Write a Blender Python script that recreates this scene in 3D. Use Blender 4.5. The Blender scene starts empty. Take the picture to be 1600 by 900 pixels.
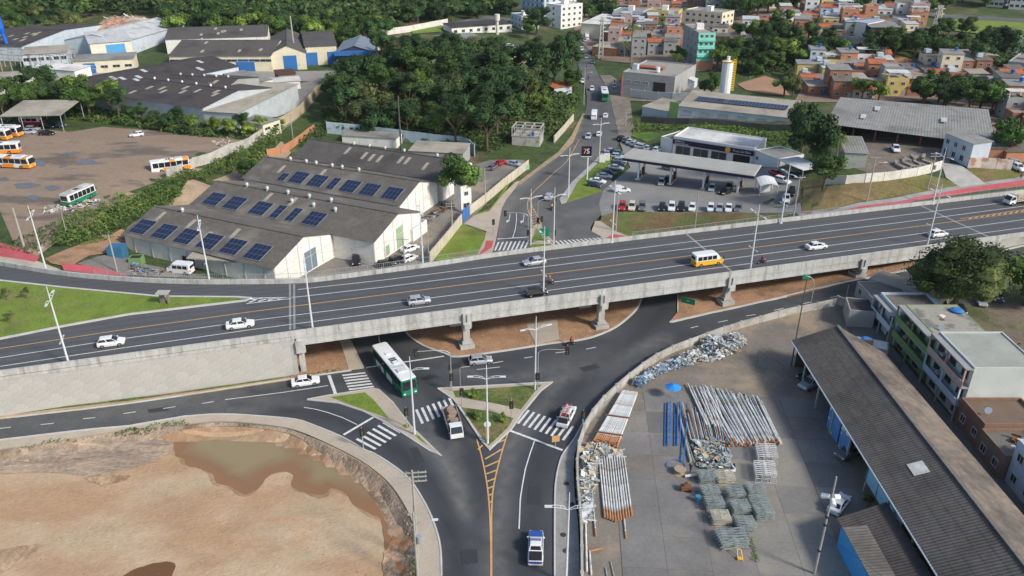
import bpy, math, random
import numpy as np
from math import sin, cos, radians, pi, hypot, atan2
from mathutils import Vector, Matrix, noise
from mathutils.geometry import delaunay_2d_cdt
random.seed(7)
S = bpy.context.scene
COL = S.collection
# ---------- camera ----------
TH = radians(26.5); CT, ST = cos(TH), sin(TH); CH = 70.0; FPX = 1244.0
cam = bpy.data.cameras.new('camera'); camo = bpy.data.objects.new('camera', cam); COL.objects.link(camo)
camo.location = (0, 0, CH); camo.rotation_euler = (pi/2-TH, 0, 0)
cam.sensor_width = 36; cam.lens = FPX/1600*36; cam.clip_start = 1; cam.clip_end = 6000
S.camera = camo
# ---------- sky and sun ----------
SUN_EL, SUN_AZ = radians(36), radians(123)     # azimuth clockwise from +Y
W = bpy.data.worlds.new('World'); S.world = W; W.use_nodes = True
wn = W.node_tree; bg = wn.nodes['Background']
sky = wn.nodes.new('ShaderNodeTexSky'); sky.sky_type = 'NISHITA'; sky.sun_disc = False
sky.sun_elevation = SUN_EL; sky.sun_rotation = SUN_AZ; sky.air_density = 1.0; sky.dust_density = 1.6
wn.links.new(sky.outputs[0], bg.inputs[0]); bg.inputs[1].default_value = 0.145
sl = bpy.data.lights.new('sun', 'SUN'); sl.energy = 3.3; sl.angle = radians(9); sl.color = (1.0, 0.94, 0.84)
so = bpy.data.objects.new('sun', sl); COL.objects.link(so)
so.rotation_euler = Vector((sin(SUN_AZ)*cos(SUN_EL), cos(SUN_AZ)*cos(SUN_EL), sin(SUN_EL))).to_track_quat('Z', 'Y').to_euler()
S.view_settings.view_transform = 'Standard'; S.view_settings.look = 'None'; S.view_settings.gamma = 1
S.view_settings.exposure = 0.22
S.cycles.max_bounces = 5; S.cycles.diffuse_bounces = 3; S.cycles.glossy_bounces = 2; S.cycles.transmission_bounces = 3
S.cycles.transparent_max_bounces = 6; S.cycles.caustics_reflective = False; S.cycles.caustics_refractive = False

# ---------- pixel of the photograph -> point of the place ----------
def PZ(px, py, z=0.0):
    u = (px-800)/FPX; v = (py-450)/FPX; t = (CH-z)/(ST+v*CT)
    return (u*t, t*(CT-v*ST), z)
def topz(Y, py):
    v = (py-450)/FPX; return CH-Y*(ST+v*CT)/(CT-v*ST)
# terrain: heights known at these spots, smooth in between
CTL = """-300,700,0 0,665,.2 300,640,0 500,600,0 -200,900,0 0,1000,0 400,900,0 700,700,0 800,900,0 800,1000,0 1000,560,0 1100,505,.4 1200,482,1.3
1350,446,3 1450,425,4 1570,392,4.8 1700,370,6 1900,340,7 945,505,0 730,530,0 600,520,0 1140,466,1.4 1250,450,1.8 1360,424,3 1180,505,.3 1000,650,0 1200,560,0 1100,800,0 1300,900,0 1300,700,0
1300,515,.6 1400,560,.8 1500,700,.8 1600,850,.5 1700,700,1 1500,480,3 1600,470,3.5 1600,540,3 1700,560,3 1430,470,2.6 2000,600,4 1800,1000,1 780,385,0 870,380,0 940,378,0 700,410,0 600,420,0
520,425,0 440,432,0 350,432,1 280,432,2.2 200,425,4.2 130,416,5.6 60,400,6.6 0,385,7 -100,370,7.5 740,360,0 800,330,0 880,300,0 930,240,0 940,180,0 920,120,0 905,90,0 900,50,2
960,352,.2 940,340,.2 1000,368,.3 1080,360,1.5 1000,318,1 1050,300,1.3 1150,318,2.2 1150,285,2 1000,290,1 1240,322,3.2 970,240,0 1010,225,.6 1100,240,1.5 1200,255,2.5
1150,335,4 1220,338,5.6 1260,333,6.6 1300,330,7.1 1400,318,7.1 1500,305,7.1 1600,290,7.1 1700,278,7.2 1900,260,7.4 1280,300,8 1350,285,9 1450,280,8.5 1550,275,8 1600,270,8 1400,250,9 1300,250,8 1520,235,9 1400,200,9 1250,200,7
1100,205,3.5 1180,200,4.5 1050,195,2.5 1100,170,5 1230,180,6 1000,170,2 700,300,0 720,240,0 600,250,0 500,250,.5 430,250,1.5 300,320,1 250,360,1 215,395,1.2 330,290,1.2 400,300,.5
150,372,4.5 200,340,4.6 300,285,4.8 380,245,5 420,215,4.6 500,200,2.5 180,385,3.5 100,385,6 50,330,6.2 0,300,6.2 200,290,6 300,250,6 150,230,6.5 300,210,6.2 0,210,6.5 400,190,6 820,250,.5 800,200,2 850,210,1 700,160,4 600,150,4 850,120,2 900,200,.5
-300,300,7 -300,200,7 300,160,6 100,150,7 450,130,5 500,160,4 300,110,6 100,100,7 0,80,8 300,70,8 200,40,10 0,30,12 400,40,9 600,70,6 700,90,5 780,70,4 600,20,8 750,20,5 800,40,4 -300,0,14 200,0,14 500,0,10 850,20,4
1000,120,2 1060,100,3 1100,80,5 1000,50,4 1100,30,9 1250,150,4 1180,130,4 1300,140,4 1400,140,4.5 1500,150,6 1600,160,7 1700,180,8 1250,100,5 1350,106,6 1450,112,7 1550,110,8 1350,74,12 1450,72,13 1250,66,11 1550,80,12 1300,30,13 1450,20,16 1600,30,16 1600,0,18 1300,0,15 1100,0,11 900,0,6 1700,80,12 2000,100,14 2000,0,20 -200,500,7 -300,450,7"""
_c = np.array([[float(q) for q in w.split(',')] for w in CTL.split()])
_xy = np.array([PZ(*w)[:2] for w in _c]); _z = _c[:, 2]
far = [(-1500, 500, 15), (-1500, 1500, 40), (0, 1500, 30), (1500, 1500, 45), (1500, 500, 20), (0, 2600, 60), (-1200, -300, 5), (1200, -300, 5), (0, -300, 2), (-300, 0, 2), (300, 0, 2), (2600, 2600, 60), (-2600, 2600, 60)]
_xy = np.vstack([_xy, [f[:2] for f in far]]); _z = np.append(_z, [f[2] for f in far])
_D = np.sqrt(((_xy[:, None]-_xy[None])**2).sum(2)+4.0)
_A = np.block([[_D+1e-3*np.eye(len(_z)), np.ones((len(_z), 1))], [np.ones((1, len(_z))), np.zeros((1, 1))]])
_w = np.linalg.solve(_A, np.append(_z, 0))
def HG(XY):
    XY = np.asarray(XY, float).reshape(-1, 2); out = np.empty(len(XY))
    for i in range(0, len(XY), 20000):
        d = np.sqrt(((XY[i:i+20000, None]-_xy[None])**2).sum(2)+4.0); out[i:i+20000] = d@_w[:-1]+_w[-1]
    return out
def hg(x, y): return float(HG([(x, y)])[0])
def P(px, py, dz=0.0):
    z = 3.0
    for k in range(9):
        x, y, _ = PZ(px, py, z); z = .35*z+.65*hg(x, y)
    x, y, _ = PZ(px, py, z)
    return (x, y, hg(x, y)+dz)
def PS(*pts): return [P(*p) for p in pts]
# ---------- scene helpers ----------
MATS = {}
def M(name, col, rough=.85, var=.12, scale=.6, bump=0.0, bscale=6.0, metal=0.0, col2=None, thr=None, spec=.3, rnd=0.0, detail=4, stretch=None, fine=None):
    """noise-varied procedural surface; col2 + thr adds patches of a second colour"""
    if name in MATS: return MATS[name]
    m = bpy.data.materials.new(name); MATS[name] = m; m.use_nodes = True
    nt = m.node_tree; N = nt.nodes; L = nt.links; b = N['Principled BSDF']
    b.inputs['Roughness'].default_value = rough; b.inputs['Metallic'].default_value = metal
    b.inputs['Specular IOR Level'].default_value = spec
    tc = N.new('ShaderNodeTexCoord'); vec = tc.outputs['Object']
    if stretch:
        mp = N.new('ShaderNodeMapping'); mp.inputs['Scale'].default_value = stretch[:3]
        if len(stretch) > 3: mp.inputs['Rotation'].default_value = (0, 0, stretch[3])
        L.new(vec, mp.inputs[0]); vec = mp.outputs[0]
    nz = N.new('ShaderNodeTexNoise'); nz.inputs['Scale'].default_value = scale; nz.inputs['Detail'].default_value = detail; nz.inputs['Roughness'].default_value = .65
    L.new(vec, nz.inputs['Vector'])
    rp = N.new('ShaderNodeMapRange'); rp.inputs[1].default_value = .28; rp.inputs[2].default_value = .72
    rp.inputs[3].default_value = 1-var; rp.inputs[4].default_value = 1+var; L.new(nz.outputs[0], rp.inputs[0])
    src = None
    base = N.new('ShaderNodeRGB'); base.outputs[0].default_value = (*col, 1); src = base.outputs[0]
    if col2:
        n2 = N.new('ShaderNodeTexNoise'); n2.inputs['Scale'].default_value = (thr[2] if len(thr) > 2 else scale*.35); n2.inputs['Detail'].default_value = 6; n2.inputs['Roughness'].default_value = .6
        L.new(vec, n2.inputs['Vector'])
        r2 = N.new('ShaderNodeMapRange'); r2.inputs[1].default_value = thr[0]; r2.inputs[2].default_value = thr[1]; L.new(n2.outputs[0], r2.inputs[0])
        mx = N.new('ShaderNodeMix'); mx.data_type = 'RGBA'; L.new(r2.outputs[0], mx.inputs[0]); L.new(src, mx.inputs[6]); mx.inputs[7].default_value = (*col2, 1); src = mx.outputs[2]
    hs = N.new('ShaderNodeHueSaturation'); L.new(src, hs.inputs['Color']); L.new(rp.outputs[0], hs.inputs['Value'])
    src = hs.outputs[0]
    if fine:
        n3 = N.new('ShaderNodeTexNoise'); n3.inputs['Scale'].default_value = fine[0]; n3.inputs['Detail'].default_value = 2; L.new(tc.outputs['Object'], n3.inputs['Vector'])
        r3 = N.new('ShaderNodeMapRange'); r3.inputs[1].default_value = .3; r3.inputs[2].default_value = .7; r3.inputs[3].default_value = 1-fine[1]; r3.inputs[4].default_value = 1+fine[1]; L.new(n3.outputs[0], r3.inputs[0])
        h3 = N.new('ShaderNodeHueSaturation'); L.new(src, h3.inputs['Color']); L.new(r3.outputs[0], h3.inputs['Value']); src = h3.outputs[0]
    if rnd:
        oi = N.new('ShaderNodeObjectInfo'); h2 = N.new('ShaderNodeHueSaturation'); r3 = N.new('ShaderNodeMapRange')
        r3.inputs[3].default_value = 1-rnd; r3.inputs[4].default_value = 1+rnd; L.new(oi.outputs['Random'], r3.inputs[0]); L.new(r3.outputs[0], h2.inputs['Value'])
        mm = N.new('ShaderNodeMath'); mm.operation = 'MULTIPLY_ADD'; mm.inputs[1].default_value = -rnd*.12; mm.inputs[2].default_value = .5+rnd*.06
        L.new(oi.outputs['Random'], mm.inputs[0]); L.new(mm.outputs[0], h2.inputs['Hue']); L.new(src, h2.inputs['Color']); src = h2.outputs[0]
    L.new(src, b.inputs['Base Color'])
    if bump:
        bn = N.new('ShaderNodeTexNoise'); bn.inputs['Scale'].default_value = bscale; bn.inputs['Detail'].default_value = 3; L.new(vec, bn.inputs['Vector'])
        bu = N.new('ShaderNodeBump'); bu.inputs['Strength'].default_value = bump; bu.inputs['Distance'].default_value = .3; L.new(bn.outputs[0], bu.inputs['Height']); L.new(bu.outputs[0], b.inputs['Normal'])
    return m
def tag(o, label=None, cat=None, group=None, kind=None):
    if label: o['label'] = label
    if cat: o['category'] = cat
    if group: o['group'] = group
    if kind: o['kind'] = kind
    return o
def thing(name, label, cat, loc=(0, 0, 0), rz=0.0, group=None):
    o = bpy.data.objects.new(name, None); COL.objects.link(o); o.empty_display_size = .3
    o.location = loc; o.rotation_euler = (0, 0, rz); return tag(o, label, cat, group)
def link(name, me, parent=None, loc=(0, 0, 0), rz=0.0):
    o = bpy.data.objects.new(name, me); COL.objects.link(o); o.parent = parent; o.location = loc
    if rz: o.rotation_euler = (0, 0, rz)
    return o
def copy_thing(o, loc, rz, label, group=None):
    r = o.copy(); COL.objects.link(r); r.location = loc; r.rotation_euler = (0, 0, rz); r['label'] = label
    if group: r['group'] = group
    for ch in KIDS(o):
        c = ch.copy(); COL.objects.link(c); c.parent = r; REG.setdefault(r.name, []).append(c)
        for g in KIDS(ch):
            d = g.copy(); COL.objects.link(d); d.parent = c; REG.setdefault(c.name, []).append(d)
    return r
REG = {}
def KIDS(o): return REG.get(o.name, [])
class MB:
    """collects shapes into one mesh; o = origin subtracted from world coordinates"""
    def __init__(s, o=(0, 0, 0)): s.v = []; s.f = []; s.m = []; s.o = o; s.T = None
    def add(s, vs, fs, mi=0):
        n = len(s.v); ox, oy, oz = s.o
        if s.T is not None: vs = [s.T@Vector(p) for p in vs]
        s.v += [(p[0]-ox, p[1]-oy, p[2]-oz) for p in vs]; s.f += [[i+n for i in f] for f in fs]; s.m += [mi]*len(fs); return s
    def box(s, c, d, rz=0.0, mi=0, ry=0.0):
        x, y, z = d[0]/2, d[1]/2, d[2]/2; R = Matrix.Rotation(rz, 3, 'Z')@Matrix.Rotation(ry, 3, 'Y'); C = Vector(c)
        vs = [C+R@Vector((a*x, b*y, e*z)) for e in (-1, 1) for a, b in ((-1, -1), (1, -1), (1, 1), (-1, 1))]
        return s.add(vs, [(3, 2, 1, 0), (4, 5, 6, 7), (0, 1, 5, 4), (1, 2, 6, 5), (2, 3, 7, 6), (3, 0, 4, 7)], mi)
    def hexa(s, b, t, mi=0):
        return s.add(list(b)+list(t), [(3, 2, 1, 0), (4, 5, 6, 7), (0, 1, 5, 4), (1, 2, 6, 5), (2, 3, 7, 6), (3, 0, 4, 7)], mi)
    def quad(s, a, b, c, d, mi=0): return s.add([a, b, c, d], [(0, 1, 2, 3)], mi)
    def prism(s, poly, z0, z1, mi=0):
        n = len(poly); a = sum(poly[i][0]*poly[(i+1) % n][1]-poly[(i+1) % n][0]*poly[i][1] for i in range(n))
        if a < 0: poly = poly[::-1]
        vs = [(p[0], p[1], z0) for p in poly]+[(p[0], p[1], z1) for p in poly]
        return s.add(vs, [tuple(range(n-1, -1, -1)), tuple(range(n, 2*n))]+[(i, (i+1) % n, (i+1) % n+n, i+n) for i in range(n)], mi)
    def tube(s, p, q, r0, r1=None, n=8, mi=0, cap=True):
        r1 = r0 if r1 is None else r1; p = Vector(p); q = Vector(q); d = (q-p).normalized()
        a = d.orthogonal().normalized(); b = d.cross(a)
        vs = [p+(a*cos(2*pi*i/n)+b*sin(2*pi*i/n))*r0 for i in range(n)]+[q+(a*cos(2*pi*i/n)+b*sin(2*pi*i/n))*r1 for i in range(n)]
        fs = [(i, (i+1) % n, (i+1) % n+n, i+n) for i in range(n)]
        if cap: fs += [tuple(range(n-1, -1, -1)), tuple(range(n, 2*n))]
        return s.add(vs, fs, mi)
    def path(s, pts, r, n=6, mi=0):
        for a, b in zip(pts, pts[1:]): s.tube(a, b, r, r, n, mi)
        return s
    def sweep(s, pts, w, z0, z1, mi=0, side=0.0):
        """box section along a polyline of (x,y,z): from z+z0 to z+z1, shifted sideways by side"""
        n = len(pts); L = []; Rr = []
        for i in range(n):
            a = pts[max(0, i-1)]; b = pts[min(n-1, i+1)]; dx, dy = b[0]-a[0], b[1]-a[1]; l = hypot(dx, dy) or 1; nx, ny = -dy/l, dx/l
            x, y, z = pts[i]; L.append((x+nx*(side+w/2), y+ny*(side+w/2), z)); Rr.append((x+nx*(side-w/2), y+ny*(side-w/2), z))
        vs = []; fs = []
        for i in range(n):
            l, r = L[i], Rr[i]; vs += [(r[0], r[1], r[2]+z0), (l[0], l[1], l[2]+z0), (l[0], l[1], l[2]+z1), (r[0], r[1], r[2]+z1)]
        for i in range(n-1):
            k = 4*i; fs += [(k+j, k+4+j, k+4+(j+1) % 4, k+(j+1) % 4)[::-1] for j in range(4)]
        fs += [(0, 1, 2, 3)[::-1], (4*n-4, 4*n-3, 4*n-2, 4*n-1)]
        return s.add(vs, fs, mi)
    def ribbon(s, pts, w, dz=0.0, mi=0):
        n = len(pts); vs = []
        for i in range(n):
            a = pts[max(0, i-1)]; b = pts[min(n-1, i+1)]; dx, dy = b[0]-a[0], b[1]-a[1]; l = hypot(dx, dy) or 1; nx, ny = -dy/l*w/2, dx/l*w/2
            x, y, z = pts[i]; vs += [(x+nx, y+ny, z+dz), (x-nx, y-ny, z+dz)]
        return s.add(vs, [(2*i+1, 2*i+3, 2*i+2, 2*i) for i in range(n-1)], mi)
    def mesh(s, name, mats, smooth=False):
        me = bpy.data.meshes.new(name); me.from_pydata([tuple(p) for p in s.v], [], s.f)
        for m in (mats if isinstance(mats, (list, tuple)) else [mats]): me.materials.append(m)
        if any(s.m): me.polygons.foreach_set('material_index', s.m)
        if smooth: me.polygons.foreach_set('use_smooth', [True]*len(s.f))
        me.update(); return me
    def build(s, name, mats, parent=None, loc=None, smooth=False):
        o = link(name, s.mesh(name, mats, smooth), parent, loc if loc else ((0, 0, 0) if parent else s.o))
        if parent: REG.setdefault(parent.name, []).append(o)
        return o
def part(name, me, parent, loc=(0, 0, 0), rz=0.0):
    o = link(name, me, parent, loc, rz); REG.setdefault(parent.name, []).append(o); return o
def cr(pts, n=6):
    """Catmull-Rom through points of any dimension"""
    if len(pts) < 3: return list(pts)
    out = []; p = [tuple(2*a-b for a, b in zip(pts[0], pts[1]))]+[tuple(q) for q in pts]+[tuple(2*a-b for a, b in zip(pts[-1], pts[-2]))]
    for i in range(1, len(p)-2):
        for k in range(n):
            t = k/n; out.append(tuple(.5*(2*b+(c-a)*t+(2*a-5*b+4*c-d)*t*t+(3*b-a-3*c+d)*t**3) for a, b, c, d in zip(*p[i-1:i+3])))
    out.append(tuple(pts[-1])); return out
def dense(pts, step=3.0, onground=True, dz=0.0):
    pts = [tuple(p) if len(p) > 2 else (p[0], p[1], 0.0) for p in pts]
    out = []
    for a, b in zip(pts, pts[1:]):
        k = max(1, int(hypot(b[0]-a[0], b[1]-a[1])/step))
        out += [tuple(a[j]+(b[j]-a[j])*i/k for j in range(3)) for i in range(k)]
    out.append(tuple(pts[-1]))
    if onground:
        z = HG([(p[0], p[1]) for p in out]); out = [(p[0], p[1], float(q)+dz) for p, q in zip(out, z)]
    return out
def inpoly(XY, poly):
    XY = np.asarray(XY); x, y = XY[:, 0], XY[:, 1]; r = np.zeros(len(XY), bool); n = len(poly)
    for i in range(n):
        x0, y0 = poly[i][:2]; x1, y1 = poly[(i+1) % n][:2]
        if y0 == y1: continue
        r ^= ((y0 > y) != (y1 > y)) & (x < (x1-x0)*(y-y0)/(y1-y0)+x0)
    return r
def samples(poly, n, rng):
    a = np.array([p[:2] for p in poly]); lo, hi = a.min(0), a.max(0); out = []
    while len(out) < n:
        q = lo+(hi-lo)*rng.random((n*2, 2)); out += list(q[inpoly(q, poly)])
    return out[:n]
def sheet(name, poly, mat, dz=.05, step=6.0, parent=None, kind='structure', kerb=0.0, zf=None, label=None, cat=None):
    """draped ground sheet over the terrain; kerb adds a vertical rim down to the ground"""
    ring = dense([p for p in poly]+[poly[0]], step, False)[:-1]
    a = np.array([p[:2] for p in ring]); lo, hi = a.min(0), a.max(0)
    gx = np.arange(lo[0], hi[0], step); gy = np.arange(lo[1], hi[1], step); g = np.array([(x+((j % 2)*.5)*step, y) for j, y in enumerate(gy) for x in gx]).reshape(-1, 2)
    if len(g):
        g = g[inpoly(g, ring)]
        if len(g): 
            d = np.min([np.hypot(g[:, 0]-p[0], g[:, 1]-p[1]) for p in ring], axis=0); g = g[d > step*.35]
    n = len(ring); v, e, f, *_ = delaunay_2d_cdt([Vector((p[0], p[1])) for p in ring]+[Vector(q) for q in g], [], [list(range(n))], 1, 1e-4)
    xy = [(p.x, p.y) for p in v]; z = HG(xy) if zf is None else [zf]*len(xy)
    b = MB(); b.add([(p[0], p[1], float(q)+dz) for p, q in zip(xy, z)], [list(t) for t in f])
    if kerb:
        zz = HG([(p[0], p[1]) for p in ring]) if zf is None else [zf]*n
        A = sum(ring[i][0]*ring[(i+1) % n][1]-ring[(i+1) % n][0]*ring[i][1] for i in range(n))
        idx = list(range(n)) if A > 0 else list(range(n))[::-1]
        for i in range(n):
            p, q = idx[i], idx[(i+1) % n]
            b.quad((*ring[p][:2], zz[p]+dz-kerb), (*ring[q][:2], zz[q]+dz-kerb), (*ring[q][:2], zz[q]+dz), (*ring[p][:2], zz[p]+dz))
    o = b.build(name, mat, parent); return tag(o, label, cat, None, kind) if not parent else o
# ---------- materials of the setting ----------
ASPH = M('asphalt', (.062, .066, .073), .8, .16, .12, .15, 9, fine=(3.5, .10), col2=(.082, .084, .088), thr=(.45, .62, .05))
ASPHD = M('asphalt_deck', (.088, .089, .093), .8, .10, .2, .1, 9, fine=(3.0, .08), stretch=(.25, 1.2, 1, -radians(16.3)))
ASPHO = M('asphalt_old', (.115, .115, .115), .85, .16, .1, .1, 9, fine=(3.0, .10), col2=(.15, .145, .135), thr=(.5, .65, .06))
def lanes(m, ang, off, per, amt):
    nt = m.node_tree; N = nt.nodes; L = nt.links; bs = N['Principled BSDF']; src = bs.inputs['Base Color'].links[0].from_socket; tc = N.new('ShaderNodeTexCoord'); mp = N.new('ShaderNodeMapping'); mp.inputs['Rotation'].default_value = (0, 0, -ang); L.new(tc.outputs['Object'], mp.inputs[0])
    sx = N.new('ShaderNodeSeparateXYZ'); L.new(mp.outputs[0], sx.inputs[0]); a = N.new('ShaderNodeMath'); a.operation = 'MULTIPLY_ADD'; L.new(sx.outputs[1], a.inputs[0]); a.inputs[1].default_value = 2*pi/per; a.inputs[2].default_value = off; c = N.new('ShaderNodeMath'); c.operation = 'SINE'; L.new(a.outputs[0], c.inputs[0])
    nz = N.new('ShaderNodeTexNoise'); nz.inputs['Scale'].default_value = .5; ms = N.new('ShaderNodeMapping'); ms.inputs['Scale'].default_value = (.08, 1, 1); L.new(mp.outputs[0], ms.inputs[0]); L.new(ms.outputs[0], nz.inputs['Vector'])
    d = N.new('ShaderNodeMath'); d.operation = 'MULTIPLY'; L.new(c.outputs[0], d.inputs[0]); L.new(nz.outputs[0], d.inputs[1]); e = N.new('ShaderNodeMath'); e.operation = 'MULTIPLY_ADD'; L.new(d.outputs[0], e.inputs[0]); e.inputs[1].default_value = amt; e.inputs[2].default_value = 1.0
    h = N.new('ShaderNodeHueSaturation'); L.new(src, h.inputs['Color']); L.new(e.outputs[0], h.inputs['Value']); L.new(h.outputs[0], bs.inputs['Base Color'])
lanes(ASPHD, radians(16.336), 0, 1.8, .13)
CONC = M('concrete', (.40, .39, .36), .85, .18, .35, .1, 8, col2=(.30, .29, .27), thr=(.5, .7, .25), fine=(5, .08))
CONCP = M('concrete_pale', (.45, .45, .43), .8, .16, .9, .1, 8, col2=(.26, .255, .24), thr=(.5, .72, 1.1), stretch=(1, 1, .12), fine=(2.5, .08))
CONCY = M('concrete_yard', (.185, .178, .168), .85, .20, .12, .1, 6, col2=(.235, .215, .19), thr=(.48, .62, .09), rnd=.05, fine=(2.5, .08))
PAVE = M('paving_sand', (.45, .385, .305), .9, .12, .4, .15, 8, col2=(.36, .31, .25), thr=(.5, .7, .2), fine=(4, .07))
KERB = M('kerb_stone', (.50, .49, .46), .85, .15, .5)
DIRT = M('red_earth', (.35, .21, .125), .95, .22, .25, .5, 3, col2=(.20, .125, .075), thr=(.5, .65, .15), fine=(2.5, .14))
GRASS = M('grass_lawn', (.165, .235, .035), .95, .22, .3, .5, 10, col2=(.20, .20, .06), thr=(.5, .68, .12), fine=(3.2, .22))
GRASSD = M('grass_rough', (.10, .145, .035), .95, .28, .3, .6, 6, col2=(.19, .15, .07), thr=(.46, .62, .10), fine=(1.6, .28))
WILD = M('wild_ground', (.055, .085, .025), .95, .35, .15, .7, 3, col2=(.16, .12, .07), thr=(.55, .66, .03), fine=(.9, .3))
RED = M('red_cycle_paint', (.47, .10, .11), .8, .15, .5, fine=(3, .08))
WHITE = M('white_paint', (.64, .64, .62), .7, .22, 2.5, fine=(8, .12))
YEL = M('yellow_paint', (.56, .33, .14), .7, .16, 2.0, fine=(6, .12))
JOINT = M('joint_concrete', (.27, .27, .26), .85, .15, 1)
DARK = M('dark_joint', (.05, .05, .045), .9)
SAND = M('pit_sand', (.42, .275, .16), .95, .12, .3, .3, 3, col2=(.475, .355, .235), thr=(.42, .58, .085), fine=(2.2, .07), stretch=(.75, 1.3, 1, -.6), detail=9)
BANK = M('pit_bank', (.33, .25, .185), .95, .25, .3, .7, 3, col2=(.20, .15, .11), thr=(.48, .62, .22), fine=(2, .2))
BUSYARD = M('bus_yard_earth', (.275, .205, .15), .95, .16, .06, .2, 3, col2=(.14, .11, .09), thr=(.53, .60, .06), fine=(1.2, .10), stretch=(.6, 1.6, 1, .25), detail=6)
JL = [(-150, 675), (0, 655), (200, 631), (455, 593), (550, 580), (570, 576), (552, 537), (535, 515), (540, 480), (620, 430), (765, 394)]
JR = [(952, 394), (1010, 430), (1058, 460), (1057, 487), (1050, 505), (1112, 490), (1200, 471), (1300, 447), (1430, 421), (1556, 395), (1700, 365), (1850, 340), (1860, 356), (1700, 387), (1600, 405), (1540, 418), (1430, 443), (1360, 462), (1305, 478)]
WALLL = [(1305, 478), (1200, 498), (1150, 512), (1090, 531), (1032, 556), (975, 597), (947, 624), (915, 657), (897, 687), (882, 707), (875, 722), (869, 750), (867, 787), (867, 900), (868, 1050)]
JB = [(690, 1050), (690, 900), (689, 865), (685, 840), (675, 810), (660, 780), (640, 750), (615, 729), (585, 710), (570, 704), (535, 684), (489, 665), (460, 656), (405, 651), (347, 648), (289, 652), (202, 667), (145, 672), (0, 689), (-150, 711)]
AVL = [(765, 394), (775, 380), (784, 326), (791, 312), (808, 291), (832, 272), (875, 240), (895, 220), (913, 178), (917, 155), (912, 125), (904, 105), (905, 90), (909, 77), (914, 58), (905, 45), (885, 35)]
AVR = [(905, 30), (925, 45), (922, 75), (925, 95), (937, 120), (952, 148), (962, 185), (968, 215), (960, 240), (945, 268), (960, 288), (965, 320), (940, 336), (930, 345), (925, 352), (924, 362), (950, 375), (955, 388)]
YARD0 = [(909, 1000), (908, 817), (901, 735), (913, 674), (947, 626), (1017, 568), (1094, 534), (1200, 500), (1307, 477), (1340, 500), (1420, 600), (1480, 1000)]
# ---------- pit cut into the ground ----------
PITPX = [(-200, 722), (-60, 711), (58, 695), (173, 676), (289, 664), (347, 660), (405, 664), (460, 673), (515, 695), (556, 716), (585, 735), (612, 760), (635, 795), (647, 825), (650, 862), (650, 900), (652, 1050), (-200, 1050)]
PITP = cr([PZ(*p)[:2] for p in PITPX[:-2]], 4)+[PZ(*p)[:2] for p in PITPX[-2:]]
_HG0 = HG
_PA = np.array(PITP); MND = PZ(200, 46, 10)
def HG(XY):
    XY = np.asarray(XY, float).reshape(-1, 2); z = _HG0(XY)
    z = z+6*np.exp(-(((XY[:, 0]-MND[0])/22)**2+((XY[:, 1]-MND[1])/13)**2))
    lo, hi = _PA.min(0), _PA.max(0); k = np.where((XY[:, 0] > lo[0]) & (XY[:, 0] < hi[0]) & (XY[:, 1] > lo[1]) & (XY[:, 1] < hi[1]))[0]
    if len(k):
        q = XY[k]; ins = inpoly(q, PITP); d = np.full(len(k), 1e9)
        for i in range(len(_PA)):
            a, b = _PA[i], _PA[(i+1) % len(_PA)]; ab = b-a; t = np.clip(((q-a)@ab)/(ab@ab+1e-9), 0, 1); d = np.minimum(d, np.hypot(*(q-a-t[:, None]*ab).T))
        s = np.clip(d/2.0, 0, 1); s = s*s*(3-2*s); z[k] -= np.where(ins, s*1.1, 0)
    return z
def axis(lo, hi, a, b, fine, grow=1.16):
    v = list(np.arange(a, b+.1, fine)); st = fine
    while v[-1] < hi: st *= grow; v.append(v[-1]+st)
    st = fine
    while v[0] > lo: st *= grow; v.insert(0, v[0]-st)
    return np.array(v)
gx = axis(-2500, 2500, -260, 330, 5); gy = axis(-250, 2600, 40, 420, 5)
XX, YY = np.meshgrid(gx, gy); xy = np.stack([XX.ravel(), YY.ravel()], 1); zz = HG(xy)-.06
pa_ = np.array(PITP); cx_ = pa_.mean(0); near = np.zeros(len(xy), bool); bb = (xy[:, 0] > pa_[:, 0].min()-6) & (xy[:, 0] < pa_[:, 0].max()+6) & (xy[:, 1] > pa_[:, 1].min()-6) & (xy[:, 1] < pa_[:, 1].max()+6)
kk = np.where(bb)[0]; dd = np.full(len(kk), 1e9)
for i in range(len(pa_)):
    a_, b_ = pa_[i], pa_[(i+1) % len(pa_)]; ab = b_-a_; t = np.clip(((xy[kk]-a_)@ab)/(ab@ab+1e-9), 0, 1); dd = np.minimum(dd, np.hypot(*(xy[kk]-a_-t[:, None]*ab).T))
near[kk] = (dd < 5) | inpoly(xy[kk], PITP); zz = np.where(near, _HG0(xy)-2.2, zz)
for q_ in (JL+JR[:-1]+WALLL+JB, AVL+AVR, YARD0):
    w_ = [PZ(x_, y_, 1.0)[:2] for x_, y_ in q_]; m_ = inpoly(xy, w_); zz[m_ & ~near] -= .35
nzz = np.array([noise.noise((p[0]*.03, p[1]*.03, 0))*min(4, max(0, (p[1]-430)*.02)) for p in xy]); zz += nzz
nx = len(gx); ny = len(gy)
b = MB(); b.add([(p[0], p[1], z) for p, z in zip(xy, zz)], [(j*nx+i, j*nx+i+1, (j+1)*nx+i+1, (j+1)*nx+i) for j in range(ny-1) for i in range(nx-1)])
tag(b.build('ground', WILD, smooth=True), kind='structure')
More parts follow.
